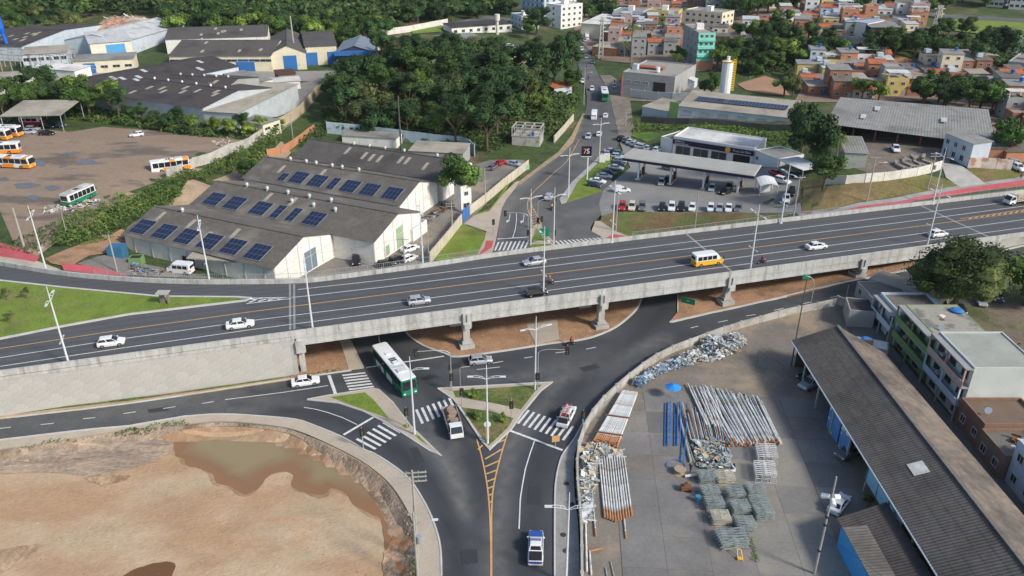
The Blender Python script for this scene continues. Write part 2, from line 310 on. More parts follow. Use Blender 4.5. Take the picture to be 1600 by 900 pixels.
# ---------- raised highway: frame of reference ----------
D = 7.1                                                    # road level of the viaduct
A0 = Vector(PZ(0, 578, 8)[:2]); B0 = Vector(PZ(1600, 362, 8)[:2]); UX = (B0-A0).normalized(); UN = Vector((-UX.y, UX.x)); BANG = atan2(UX.y, UX.x)
def SX(s, t, z=0.0): q = A0+UX*s+UN*t; return (q.x, q.y, z)
def SOF(px, py, z=D): q = Vector(PZ(px, py, z)[:2])-A0; return q.dot(UX), q.dot(UN)
def PD(px, py, dz=0.0): x, y, z = PZ(px, py, D+dz); return (x, y, z)
S_AB = SOF(455, 518, 8)[0]; S_PIERS = [SOF(x, 578-.135*x, 8)[0] for x in (728, 943, 1143, 1350)]; S_END = SOF(1552, 368.5, 8)[0]
NPX = [(-260, 372), (-120, 395), (0, 415), (100, 431), (200, 440), (300, 444), (400, 444), (455, 443), (500, 440), (600, 427), (700, 413), (800, 398), (1000, 374), (1200, 350), (1400, 326), (1600, 302), (1750, 284), (1900, 266)]
NLINE = cr([PZ(*p, D)[:2] for p in NPX], 4)
s_of = lambda q: (Vector(q)-A0).dot(UX)
SL, SR = -32, 235
hw = [SX(SL, 0)[:2], SX(SR, 0)[:2]]+[q for q in NLINE[::-1] if SL-10 < s_of(q) < SR+30]
highway = sheet('highway', hw, ASPHD, .0, 12, zf=D)
# embankment under the left end and slab under the deck
left = [q for q in NLINE if s_of(q) < S_AB]
b = MB(); b.prism([SX(SL-25, -.3)[:2], SX(S_AB, -.3)[:2], (left[-1][0], left[-1][1]+.4)]+[(q[0], q[1]+.4) for q in left[::-1]], -2, D-.03)
tag(b.build('embankment', CONC), kind='structure')
b = MB(); end_n = [q for q in NLINE if s_of(q) > S_END+2 and s_of(q) < SR+30]
b.prism([SX(S_END+2, -.3)[:2], SX(SR, -.3)[:2]]+[(q[0], q[1]+.3) for q in end_n[::-1]], 1, D-.03)
tag(b.build('embankment', CONC), kind='structure')
bridge = thing('road_viaduct', 'long concrete highway viaduct crossing over the junction on piers', 'bridge', SX(S_AB, 0, 0))
bo = bridge.location[:]
def bpart(name, b, mats, smooth=False): b.o = (0, 0, 0); o = b.build(name, mats, bridge); o.location = (-bo[0], -bo[1], -bo[2]); return o
def wp(parent, name, b, mats, smooth=False):
    """part given in world coordinates under an unrotated thing"""
    o = b.build(name, mats, parent, smooth=smooth); o.location = tuple(-c for c in parent.location); return o
mid = [q for q in NLINE if S_AB-.1 < s_of(q) < S_END+2]
b = MB(); b.prism([SX(S_AB, -.42)[:2], SX(S_END+2, -.42)[:2]]+[(q[0], q[1]+.35) for q in mid[::-1]], D-.36, D-.03); bpart('deck', b, CONC)
W0 = 19.0
spans = [S_AB+.3]+S_PIERS+[S_END+2]
for i, (a, c) in enumerate(zip(spans, spans[1:])):
    for t in (-.05, 3.8, 7.6, 11.4, 15.2, 18.4):
        b = MB(); m_ = (a+c)/2; L_ = c-a-.5
        b.box(SX(m_, t, D-1.02), (L_, .55, 1.28), BANG); b.box(SX(m_, t-.02, D-1.6), (L_, .8, .3), BANG)
        bpart('girder', b, CONCP)
for i, s_ in enumerate(S_PIERS):
    x, y, _ = SX(s_, 0); 
    b = MB(); b.box(SX(s_, 9, D-2.15), (1.3, 19.4, .8), BANG); bpart('crosshead', b, CONC)
    b = MB(); b.box(SX(s_, -.62, D-1.25), (1.5, .5, 2.5), BANG); b.box(SX(s_, -.95, D-.7), (.25, .3, 1.3), BANG); b.box(SX(s_, -.75, D-2.3), (1.2, .75, .8), BANG); bpart('bearing_block', b, CONCP)
    for t in (.6, 9, 17.4):
        g = hg(*SX(s_, t)[:2]); b = MB(); b.box(SX(s_, t, (g-.3+D-2.5)/2), (1.15, 1.0, D-2.5-g+.3), BANG); bpart('column', b, CONC)
        b = MB(); b.box(SX(s_, t, g+.35), (2.5, 2.4, .9), BANG)
        b.box(SX(s_, t, g+1.15), (1.6, 1.5, .5), BANG); bpart('footing', b, CONC)
b = MB(); b.box(SX(S_AB-.1, 9, 3.0), (.8, 19, 7.4), BANG); bpart('abutment', b, CONC)
b = MB(); b.box(SX(S_AB+1.1, .4, 2.6), (.9, .8, 5.6), BANG); b.box(SX(S_AB+1.1, -.55, D-1.9), (1.5, .9, 1.9), BANG); bpart('column', b, CONCP)
# parapets in cast lengths
def parapet(name, label, line, h, w, z, side, mat, cat='parapet', seg=5.0, fence=False):
    th = thing(name, label, cat, line[0]+(z,) if len(line[0]) == 2 else line[0])
    pts = dense([(p[0], p[1], z) for p in line], 1.25, False); k = max(1, round(seg/1.25))
    for i in range(0, len(pts)-1, k):
        q = pts[i:i+k+1]
        if len(q) < 2: continue
        q = list(q); a = Vector(q[-2]); c = Vector(q[-1]); q[-1] = tuple(a+(c-a)*.965)
        b = MB(); b.sweep(q, w, 0, h, 0, side); wp(th, 'parapet_segment', b, mat)
    return th
sp = [SX(s_, 0)[:2] for s_ in (SL, SR)]
parapet('highway_parapet', 'grey concrete parapet along the near edge of the highway', sp, .9, .38, D, -.2, CONCP)
parapet('highway_parapet', 'curved concrete parapet along the far side of the highway and its slip road', [q for q in NLINE if SL-10 < s_of(q) < SR+30], .85, .34, D, .17, CONCP)
b = MB(); b.sweep([SX(SL, 0, D), SX(S_END+2, 0, D)], .16, -.45, -.02, 0, -.36); bpart('edge_beam', b, CONCP)
# hexagonal facing panels of the retaining wall
wall = thing('retaining_wall', 'tall retaining wall of pale hexagonal concrete panels under the highway', 'retaining wall', SX(SL, -.45, 0))
PANEL = M('facing_panel', (.47, .465, .44), .85, .16, .9, .15, 6, col2=(.36, .34, .29), thr=(.42, .7, .8), stretch=(1, 1, .2), rnd=.05, fine=(3, .06))
b = MB(); b.box(SX((SL+S_AB)/2, -.37, 3.2), (S_AB-SL, .2, 7.4), BANG); wp(wall, 'backing', b, M('joint_grey', (.36, .35, .31)))
pw, ph = 1.95, 1.78
hexv = [(-.5, -.06), (-.3, -.5), (.3, -.5), (.5, -.06), (.5, .06), (.3, .5), (-.3, .5), (-.5, .06)]
b = MB(); n8 = len(hexv)
vs = [(x*(pw*.985), -.035, z*(ph*.985)) for x, z in hexv]+[(x*(pw*.985), 0, z*(ph*.985)) for x, z in hexv]
b.add(vs, [tuple(range(n8))]+[(i, i+8, (i+1) % 8+8, (i+1) % 8) for i in range(8)]); hexm = b.mesh('panel', PANEL)
def clipm(zc, g):
    b = MB(); q = [(x*pw*.985, max(g, min(D-.42, zc+z*ph*.985))) for x, z in hexv]
    b.add([(x, -.035, z) for x, z in q]+[(x, 0, z) for x, z in q], [tuple(range(8))]+[(i, i+8, (i+1) % 8+8, (i+1) % 8) for i in range(8)]); return b.mesh('panel', PANEL)
i = 0; s_ = SL+pw/2
while s_ < S_AB-.4:
    p = SX(s_, -.45); g = hg(p[0], p[1])-.1; z = g+(0 if i % 2 else ph/2)
    while z-ph/2 < D-.5:
        if z-ph/2 < g or z+ph/2 > D-.42:
            o = part('panel', clipm(z, g), wall, Vector((p[0], p[1], 0))-wall.location, BANG)
        else: o = part('panel', hexm, wall, Vector((p[0], p[1], z))-wall.location, BANG)
        z += ph
    s_ += pw*.828; i += 1
b = MB(); b.sweep([SX(SL, 0, D), SX(S_AB, 0, D)], .3, -.5, -.02, 0, -.42); wp(wall, 'coping', b, CONCP)
# ---------- road surfaces on the ground ----------
def R(px): return [P(*p)[:2] for p in px]
JBs = cr(JB, 3); WLs = cr(WALLL, 3)
def wearmat(name, c, c2, polish):
    m = M(name, c, .8, .14, .12, .12, 9, fine=(3.5, .09), col2=c2, thr=(.45, .62, .05)); nt = m.node_tree; N = nt.nodes; L = nt.links; bs = N['Principled BSDF']; src = bs.inputs['Base Color'].links[0].from_socket
    at = N.new('ShaderNodeAttribute'); at.attribute_name = 'wear'; mx = N.new('ShaderNodeMix'); mx.data_type = 'RGBA'; nz = N.new('ShaderNodeTexNoise'); nz.inputs['Scale'].default_value = .7; nz.inputs['Detail'].default_value = 5
    tc = N.new('ShaderNodeTexCoord'); L.new(tc.outputs['Object'], nz.inputs['Vector']); mu = N.new('ShaderNodeMath'); mu.operation = 'MULTIPLY'; L.new(at.outputs['Fac'], mu.inputs[0]); L.new(nz.outputs[0], mu.inputs[1])
    m2 = N.new('ShaderNodeMath'); m2.operation = 'MULTIPLY'; m2.inputs[1].default_value = 1.5; m2.use_clamp = True; L.new(mu.outputs[0], m2.inputs[0])
    L.new(m2.outputs[0], mx.inputs[0]); L.new(src, mx.inputs[6]); mx.inputs[7].default_value = (*polish, 1)
    a2 = N.new('ShaderNodeAttribute'); a2.attribute_name = 'dark'; m3 = N.new('ShaderNodeMix'); m3.data_type = 'RGBA'; L.new(a2.outputs['Fac'], m3.inputs[0]); L.new(mx.outputs[2], m3.inputs[6]); m3.inputs[7].default_value = (.028, .030, .034, 1); L.new(m3.outputs[2], bs.inputs['Base Color']); return m
WEAR = wearmat('asphalt_worn', (.062, .066, .073), (.080, .082, .086), (.20, .19, .175))
def addwear(o, light, dark):
    me = o.data; n = len(me.vertices); co = np.empty(n*3); me.vertices.foreach_get('co', co); q = co.reshape(-1, 3)[:, :2]
    for nm, paths in (('wear', light), ('dark', dark)):
        v = np.zeros(n)
        for px, w, k in paths:
            pts = [P(*p)[:2] for p in cr(px, 4)]; d = np.full(n, 1e9)
            for s_, t_ in zip(pts, pts[1:]):
                s_ = np.array(s_); ab = np.array(t_)-s_; t = np.clip(((q-s_)@ab)/(ab@ab+1e-9), 0, 1); d = np.minimum(d, np.hypot(*(q-s_-t[:, None]*ab).T))
            v = np.maximum(v, k*np.exp(-(d/w)**2))
        at_ = me.attributes.new(nm, 'FLOAT', 'POINT'); at_.data.foreach_set('value', v.astype(np.float32))
rd = sheet('road', R(JL+JR[:-1]+WLs+JBs), WEAR, .03, 1.6)
addwear(rd, [([(650, 682), (690, 712), (715, 760), (725, 800)], 1.3, .8), ([(795, 700), (790, 740), (778, 790), (775, 900)], 1.2, .6), ([(863, 600), (900, 585), (960, 560), (1040, 530)], 1.6, .7), ([(870, 612), (850, 640), (812, 680), (795, 700)], 1.0, .6), ([(700, 572), (760, 590), (820, 588), (880, 570)], 1.4, .4), ([(480, 640), (440, 628), (350, 622)], 1.2, .35), ([(590, 610), (640, 650), (720, 700)], 1.0, .35), ([(1100, 520), (1200, 492), (1300, 468), (1400, 445)], .8, .3), ([(0, 684), (150, 664), (300, 645), (400, 643)], 1.0, .45), ([(0, 660), (200, 636), (450, 598)], .9, .45)],
  [([(440, 640), (520, 652), (600, 690), (660, 740), (700, 810), (715, 900), (716, 1000)], 1.3, .7), ([(600, 520), (630, 560), (680, 620), (740, 720), (752, 800)], 1.6, .55), ([(1040, 480), (980, 540), (900, 600), (850, 690), (830, 800), (828, 900)], 1.8, .6), ([(400, 612), (500, 600), (600, 590), (700, 570), (800, 560), (960, 530)], 1.2, .35), ([(980, 560), (1080, 522), (1200, 487), (1400, 435)], 1.2, .35)])
av = sheet('avenue', R(cr(AVL, 3)+cr(AVR, 3)), wearmat('asphalt_avenue', (.115, .115, .115), (.145, .14, .13), (.22, .205, .18)), .06, 2.4)
addwear(av, [([(775, 380), (790, 330), (815, 290), (880, 235), (905, 200)], .8, .7), ([(868, 372), (880, 340), (930, 330), (960, 318)], 1.4, .5), ([(900, 262), (930, 225), (945, 190)], .7, .5)], [([(800, 375), (812, 325), (835, 290), (885, 238), (915, 195), (925, 150)], 1.0, .35), ([(890, 372), (870, 330), (865, 300), (905, 250), (942, 200), (938, 150)], 1.2, .35)])
def slab(name, px, mat, dz=.15, kerb=.3, step=4.0, smooth=0): return sheet(name, R(cr(px, smooth) if smooth else px), mat, dz, step, kerb=kerb)
sheet('road', R([(-150, 676), (0, 656), (200, 632), (368, 607), (352, 646), (289, 651), (202, 666), (145, 671), (0, 688), (-150, 710)]), M('asphalt_patchy', (.088, .09, .094), .85, .16, .3, .1, 9, fine=(3, .1), col2=(.11, .11, .11), thr=(.45, .6, .08)), .055, 2)
for q_ in ([(640, 700), (652, 699), (664, 722), (652, 724)], [(905, 575), (930, 569), (938, 575), (912, 582)], [(826, 760), (846, 760), (845, 790), (824, 788)], [(1180, 496), (1215, 487), (1220, 491), (1186, 500)], [(720, 860), (745, 858), (747, 880), (722, 884)], [(230, 640), (262, 636), (264, 642), (233, 646)]): sheet('road_patch', R(q_), M('asphalt_repair', (.042, .044, .048), .8, .1, .6, fine=(4, .1)), .064, 2)
# dirt islands and verges under the bridge
slab('verge', [(632, 515), (640, 526), (662, 541), (695, 553), (717, 558), (800, 547), (862, 537), (900, 533), (930, 526), (960, 513), (980, 498), (995, 483), (1003, 466), (990, 445), (960, 420), (880, 405), (800, 408), (700, 440), (650, 480)], DIRT, .16, .3, 3)
slab('verge', [(1059, 462), (1059, 488), (1046, 504), (1112, 488), (1200, 469), (1300, 445), (1430, 419), (1430, 405), (1300, 400), (1150, 415), (1040, 440)], DIRT, .16, .3, 3)
slab('verge', [(456, 592), (545, 579), (550, 566), (528, 515), (500, 480), (430, 520)], DIRT, .14, .3, 3)
slab('verge', [(1440, 416), (1556, 393), (1600, 383), (1700, 363), (1700, 350), (1556, 384), (1440, 400)], GRASSD, .16, .3, 3)
slab('pavement', [(545, 578), (569, 575), (551, 537), (534, 515), (530, 490), (515, 490), (522, 515), (535, 545)], PAVE, .2, .3, 3)
slab('concrete_apron', [(822, 509), (870, 501), (874, 531), (837, 539)], M('apron', (.38, .34, .29), .9, .15, .4), .24, .2, 3)
slab('verge', [(-150, 666), (0, 648), (200, 625), (455, 588), (455, 593), (200, 631), (0, 655), (-150, 674)], GRASSD, .14, .3, 3)
slab('verge', [(-150, 668), (0, 651), (200, 628), (455, 590.5), (455, 594), (200, 632), (0, 656), (-150, 675)], M('verge_sand', (.38, .29, .19), .95, .2, .6, fine=(3, .12)), .17, .3, 3)
# kerbed islands
slab('traffic_island', [(480, 625), (512, 619), (584, 608), (592, 610), (613, 629), (642, 667), (653, 678), (690, 714), (671, 705), (628, 677), (602, 661), (567, 643), (527, 630)], PAVE, .17, .3, 2.5)
slab('lawn', [(517, 622), (570, 614.5), (583, 625), (608, 655), (579, 645), (545, 633)], GRASS, .2, .05, 2)
slab('lawn', [(628, 667), (636, 663), (642, 668), (634, 671)], GRASS, .2, .05, 2)
slab('lawn', [(645, 678), (655, 683), (668, 697), (655, 688)], GRASS, .2, .05, 2)
slab('traffic_island', [(684, 608), (863, 598), (845, 611), (817, 645), (799, 671), (764, 704), (753, 690), (717, 636), (709, 625)], PAVE, .17, .3, 2.5)
slab('lawn', [(708, 612), (846, 602.5), (836, 613), (814, 641), (775, 632), (729, 624), (712, 622)], GRASSD, .2, .05, 2)
slab('lawn', [(721, 638), (760, 643), (802, 655), (795, 668), (764, 698), (755, 687)], GRASSD, .2, .05, 2)
# pavements round the pit and along the yard wall
sheet('pavement', R(cr([(x, y-1) for x, y in JB], 2)[::-1]+PITPX[:-2][::1][::1][:0])+[], PAVE) if False else None
outer = [(-150, 718), (0, 702), (58, 694), (173, 675), (289, 663), (347, 659), (405, 663), (460, 672), (515, 695), (556, 716), (585, 735), (612, 760), (635, 795), (647, 825), (650, 862), (650, 900), (651, 1050)]
sheet('pavement', R(JBs+[(-150, 713)][:0]+cr(outer, 3)), PAVE, .14, 3, kerb=.25)
east = [(900, 1050), (906, 900), (903, 817), (898, 775), (896, 735), (898, 710), (905, 690), (917, 668), (940, 640), (966, 613), (985, 596), (975, 599), (947, 626), (915, 659), (897, 689), (882, 709), (875, 724), (869, 752), (868, 787), (868, 900), (869, 1050)]
sheet('pavement', R(east), M('pavement_grey', (.29, .28, .26), .9, .2, .3, .1, 6, fine=(3, .1)), .14, 3, kerb=.25)
def kerbline(px, mat=KERB, w=.22, h=.2, name='kerb', lift=0.0, smooth=3):
    b = MB(); b.sweep(dense(PS(*(cr(px, smooth) if smooth else px)), 3), w, -.1, h+lift); return tag(b.build(name, mat), kind='structure')
kerbline(JB[1:]); kerbline(WALLL[:]); kerbline([(632, 515), (640, 526), (662, 541), (695, 553), (717, 558), (800, 547), (862, 537), (900, 533), (930, 526), (960, 513), (980, 498), (995, 483), (1003, 466)], w=.35)
kerbline([(1059, 462), (1059, 488)], smooth=0); kerbline([(1046, 504), (1112, 489), (1200, 470), (1300, 446), (1430, 420)], w=.3); kerbline([(1440, 418), (1556, 394), (1600, 384), (1700, 364)], w=.25)
kerbline([(0, 655), (200, 631.5), (455, 593), (549, 579)], w=.2); kerbline([(684, 608), (863, 598), (845, 611), (817, 645), (799, 671), (764, 704), (753, 690), (717, 636), (709, 625), (684, 608)], smooth=0, w=.25)
kerbline([(480, 625), (512, 619), (584, 608), (592, 610), (613, 629), (642, 667), (653, 678), (690, 714), (671, 705), (628, 677), (602, 661), (567, 643), (527, 630), (480, 625)], smooth=0, w=.22)
# highway lawn between the carriageway and the slip road
gl = [PD(*p)[:2] for p in [(-200, 420), (-60, 434), (0, 440), (100, 451), (250, 465), (372, 466), (370, 471), (200, 491), (100, 509), (0, 529), (-200, 560)]]
sheet('lawn', gl, GRASS, .16, 4, zf=D, kerb=.2)
b = MB(); b.sweep([PD(*p) for p in [(-200, 561), (0, 530), (100, 510), (200, 492), (385, 470), (392, 466.5), (372, 465), (250, 464), (100, 450), (0, 439), (-200, 419)]], .45, 0, .2); tag(b.build('kerb', KERB), kind='structure')
# ---------- road markings ----------
mk = MB()
def line(px, w=.16, dz=.075, dash=None, ribbon=None, deck=False, mb=None):
    pts = [PD(*p) for p in px] if deck else PS(*px)
    pts = dense(pts, 3, not deck); z = D*0+(.012 if deck else dz)
    (mb if mb is not None else mk).ribbon(pts, w, z)
def zebra(p0, p1, q0, q1, n, fill=.5, dz=.075):
    a, b_, c, d = (Vector(P(*p)) for p in (p0, p1, q0, q1))
    for i in range(n):
        t0, t1 = (i+.5-fill/2)/n, (i+.5+fill/2)/n
        k = [a.lerp(b_, t0), a.lerp(b_, t1), c.lerp(d, t1), c.lerp(d, t0)]
        mk.quad(*[(p.x, p.y, hg(p.x, p.y)+dz) for p in k])
zebra((534, 585), (548, 616), (570, 581), (588, 611), 7); zebra((646, 642), (706, 621), (656, 664), (716, 641), 7, .45)
zebra((553, 689), (603, 658), (583, 705), (630, 674), 6, .42); zebra((822, 640), (900, 668), (805, 661), (884, 690), 9, .42)
zebra((776, 379), (829, 376), (770, 392), (822, 391), 8, .42, .085); zebra((865, 377), (942, 371), (874, 385), (952, 375), 12, .42, .085)
line([(514, 587), (525, 618)], .5); line([(537, 680), (586, 651)], .4); line([(796, 673), (879, 704)], .4); line([(777, 374), (824, 371)], .35, .085); line([(572, 575), (694, 557)], .3)
for a, c in [((-40, 675), (17, 668)), ((64, 664), (84, 662)), ((130, 655), (149, 653)), ((193, 647), (212, 644)), ((255, 639), (274, 636)), ((316, 631), (334, 628)), ((819, 560), (832, 558)), ((868, 552), (884, 550)), ((916, 546), (931, 543)), ((717, 575), (734, 573)), ((745, 578), (781, 574)), ((770, 568), (786, 565)), ((1079, 513), (1091, 510)), ((1122, 504), (1137, 501)), ((1166, 494), (1181, 492)), ((1209, 485.5), (1224, 482)), ((1255, 475), (1267, 472.5)), ((1297, 465.5), (1310, 463)), ((1338, 456), (1351, 453.5))]: line([a, c], .16)
line([(352, 625), (440, 614), (513, 603)], .16); line([(475, 637), (493, 640), (512, 645), (535, 653), (558, 664)], .14)
line([(835, 690), (828, 710), (821, 733), (816, 760), (813, 780), (811, 827)], .16); line([(0, 687), (145, 670), (202, 665), (289, 650), (347, 646.5), (405, 649.5), (450, 654)], .12)
line([(592, 520), (592, 530), (597, 545), (603, 553)], .14)
line([(870, 787), (872, 752), (878, 724), (886, 707)], .1); line([(870, 787), (870, 900), (871, 1000)], .1)
line([(606*.0+807, 334), (807, 345), (805, 360), (801, 372)], .16, .085)
for x, y in ((795, 345), (817, 346)):
    line([(x, y+2), (x+2, y-10)], .16, .085); a = PS((x-4, y), (x+1, y-1), (x-3, y+4)); mk.add([(p[0], p[1], p[2]+.085) for p in a], [(0, 1, 2)])
tag(mk.build('road_marking', WHITE), kind='structure')
mk = MB()
hatL = cr([(745, 687), (753, 716), (760, 751), (764, 785), (766, 820), (767, 860), (767, 900), (767, 1000)], 4); hatR = cr([(795, 673), (785, 704), (772, 756), (768.5, 791), (768, 830), (768, 900), (768, 1000)], 4)
line(hatL, .2); line(hatR, .2)
for (a, b_), (c, d) in [((747, 703), (754, 696)), ((778, 692), (791, 687)), ((758, 718), (785, 702)), ((758, 730), (781, 720)), ((760, 741), (777, 735)), ((761, 753), (774, 748)), ((762, 764), (772, 760)), ((763, 775), (770, 772)), ((764, 786), (769, 784))]: line([(a, b_), (c, d)], .27)
line(cr([(905, 218), (886, 252), (868, 268), (850, 285), (835, 299), (827, 310), (824, 320), (826, 332), (831, 345), (834, 362)], 3), .2, .085); line(cr([(827, 310), (831, 322), (838, 335), (843, 345), (852, 368), (861, 377)], 3), .2, .085)
for y in (328, 332, 336, 340, 344, 348, 352): line([(826+(y-328)*.25, y+2), (836+(y-328)*.3, y-1)], .25, .085)
tag(mk.build('road_marking', YEL), kind='structure')
mk = MB()
def dl(px, w=.17): line(px, w, deck=True)
dl([(465, 452.5), (500, 448.5), (600, 437.5), (800, 412), (1000, 387.5), (1200, 362.5), (1400, 337.5), (1600, 313), (1800, 288)])
dl([(400, 467.5), (465, 464), (600, 448.5), (800, 423), (1000, 398), (1200, 373), (1400, 348.5), (1600, 322), (1800, 296)])
dl([(-150, 583), (0, 559), (155, 534.5), (400, 500), (600, 475), (800, 449), (1000, 423.5), (1200, 396), (1400, 370), (1600, 343), (1800, 316)])
dl([(-150, 596), (0, 572.5), (200, 542.5), (400, 514), (600, 488), (800, 461.5), (1000, 434.5), (1200, 408), (1400, 382), (1600, 355.5), (1800, 329)])
for i in range(4):
    x = 386+i*15; dl([(x, 466.3-.0*i), (x+15, 468.2-i*.6), (x+3, 472.5-i*1.6)], .5)
dl([(380, 466), (455, 464.5)], .2); dl([(385, 474.5), (455, 466.5)], .2)
tag(mk.build('road_marking', WHITE), kind='structure')
mk = MB()
dl([(-150, 567), (0, 544.5), (200, 514), (400, 486), (600, 460.5), (800, 435), (1000, 409.5), (1200, 384), (1400, 358), (1600, 331.5), (1800, 305)], .2)
dl([(1500, 342), (1600, 327.5), (1800, 298)], .18)
for i in range(14): dl([(1512+i*9, 343.6-i*1.18), (1519+i*9, 339.4-i*1.2)], .3)
tag(mk.build('road_marking', YEL), kind='structure')
mk = MB()
def jline(px0, px1, w): mk.ribbon([PD(*px0), PD(*px1)], w, .008)
jline((453, 444), (453.5, 515), .35); jline((459.5, 444), (460, 514), .35); jline((1073, 366), (1143, 424), .45); jline((1440, 322), (1546, 370.5), .5)
tag(mk.build('expansion_joint', JOINT), kind='structure')
# ---------- pit floor, water ----------
pit = sheet('dirt_lot', PITP, SAND, 0.0, 1.1)
bank_in = [(-150, 736), (58, 717), (173, 698), (257, 687), (289, 672), (347, 667), (405, 670), (460, 681), (500, 708), (536, 733), (562, 755), (587, 783), (604, 811), (613, 840), (612, 867), (600, 900), (590, 1050)]
sheet('bank', R(cr([(-150, 720), (0, 704), (58, 696), (173, 677), (289, 665), (347, 661), (405, 665), (460, 674), (513, 697), (554, 718), (583, 737), (610, 762), (633, 797), (645, 827), (648, 862), (648, 900), (650, 1050)], 3)+cr(bank_in, 3)[::-1]), BANK, .10, 1.0)
sheet('rutted_bank', R(cr([(-150, 716), (0, 703), (60, 699), (175, 685), (262, 688), (268, 705), (240, 722), (190, 735), (140, 745), (60, 738), (-150, 752)], 3)), M('rutted_earth', (.30, .235, .185), .95, .22, .4, .8, 2.5, col2=(.42, .32, .23), thr=(.42, .58, .25), fine=(1.6, .16), stretch=(.5, 2.2, 1, .35)), .07, 2)
for q_, c_ in (([(612, 842), (640, 838), (650, 870), (650, 905), (610, 905), (598, 880)], (.38, .19, .09)), ([(130, 748), (165, 742), (204, 744), (190, 752), (160, 757)], (.33, .21, .12)), ([(0, 860), (55, 850), (62, 858), (20, 885), (-60, 930), (-90, 900)], (.40, .27, .17))): sheet('wet_patch', R([(x_+4*noise.noise((x_*.2, y_*.2, 2)), y_+4*noise.noise((x_*.2, y_*.2, 7))) for x_, y_ in cr(q_+[q_[0]], 5)[:-1]]), M('wet_earth_%d' % int(c_[0]*100), c_, .8, .25, .5, .3, 3, col2=(.43, .31, .2), thr=(.42, .6, .5), fine=(2, .12)), .09, 1.5)
WL = -1.02
def pz(px): return [PZ(x, y, WL)[:2] for x, y in px]
POND = [(258, 684), (275, 673), (300, 669), (347, 667), (405, 669), (458, 678), (506, 698), (538, 714), (568, 733), (594, 757), (612, 785), (622, 812), (627, 838), (622, 868), (604, 866), (598, 830), (595, 810), (575, 800), (552, 787), (540, 770), (517, 762), (505, 772), (475, 767), (455, 757), (459, 742), (445, 735), (420, 742), (405, 760), (384, 771), (361, 759), (338, 753), (332, 739), (312, 730), (292, 725), (286, 714), (274, 710), (271, 696)]
def water(px, mat_name, edge, deep, dep):
    ring = pz(cr(px+[px[0]], 3)[:-1]); ring = [(x+.18*noise.noise((x, y, 1)), y+.18*noise.noise((x, y, 5))) for x, y in ring]
    a = np.array(ring); lo, hi = a.min(0), a.max(0); st = .7
    g = np.array([(x, y) for x in np.arange(lo[0], hi[0], st) for y in np.arange(lo[1], hi[1], st)]); g = g[inpoly(g, ring)]
    v, e, f, *_ = delaunay_2d_cdt([Vector(p) for p in ring]+[Vector(q) for q in g], [], [list(range(len(ring)))], 1, 1e-4)
    b = MB(); hz_ = _HG0([(p.x, p.y) for p in v]); b.add([(p.x, p.y, float(z_)-1.1+.05) for p, z_ in zip(v, hz_)], [list(t) for t in f]); me = b.mesh('water', None)
    m = bpy.data.materials.new(mat_name); m.use_nodes = True; N = m.node_tree.nodes; L = m.node_tree.links; bs = N['Principled BSDF']
    bs.inputs['Roughness'].default_value = .2; bs.inputs['Specular IOR Level'].default_value = .25
    at = N.new('ShaderNodeAttribute'); at.attribute_name = 'depth'; tc = N.new('ShaderNodeTexCoord'); nz = N.new('ShaderNodeTexNoise'); nz.inputs['Scale'].default_value = .16; nz.inputs['Detail'].default_value = 5
    L.new(tc.outputs['Object'], nz.inputs['Vector']); ad = N.new('ShaderNodeMath'); ad.operation = 'MULTIPLY_ADD'; L.new(nz.outputs[0], ad.inputs[0]); ad.inputs[1].default_value = .9; L.new(at.outputs['Fac'], ad.inputs[2])
    r = N.new('ShaderNodeValToRGB'); L.new(ad.outputs[0], r.inputs[0]); e_ = r.color_ramp.elements
    e_[0].position = .35; e_[0].color = (*edge, 1); e_[1].position = 1.05; e_[1].color = (*deep, 1); k = e_.new(.62); k.color = (*dep, 1)
    L.new(r.outputs[0], bs.inputs['Base Color']); me.materials.clear(); me.materials.append(m)
    d = np.full(len(v), 1e9); q = np.array([(p.x, p.y) for p in v])
    for i in range(len(a)):
        s_, t_ = a[i], a[(i+1) % len(a)]; ab = t_-s_; t = np.clip(((q-s_)@ab)/(ab@ab+1e-9), 0, 1); d = np.minimum(d, np.hypot(*(q-s_-t[:, None]*ab).T))
    at_ = me.attributes.new('depth', 'FLOAT', 'POINT'); at_.data.foreach_set('value', np.clip(d/7, 0, 1).astype(np.float32))
    return tag(link('water', me), kind='structure')
ctr_ = (450, 722); sheet('wet_patch', R([(ctr_[0]+(x-ctr_[0])*1.05+2*noise.noise((x*.1, y*.1, 0)), max(ctr_[1]+(y-ctr_[1])*1.12, 668)+3*noise.noise((x*.1, y*.1, 4))) for x, y in cr(POND, 3)]), M('wet_margin', (.33, .205, .12), .7, .2, .4, .2, 3, col2=(.40, .28, .18), thr=(.45, .6, .3), fine=(2, .08)), .022, 1.5)
water(POND, 'pond_water', (.29, .15, .07), (.275, .22, .125), (.25, .145, .08))
water([(190, 900), (215, 886), (240, 880), (262, 876), (275, 882), (272, 892), (262, 905), (230, 915)], 'puddle_water', (.17, .085, .04), (.17, .09, .05), (.16, .08, .04))

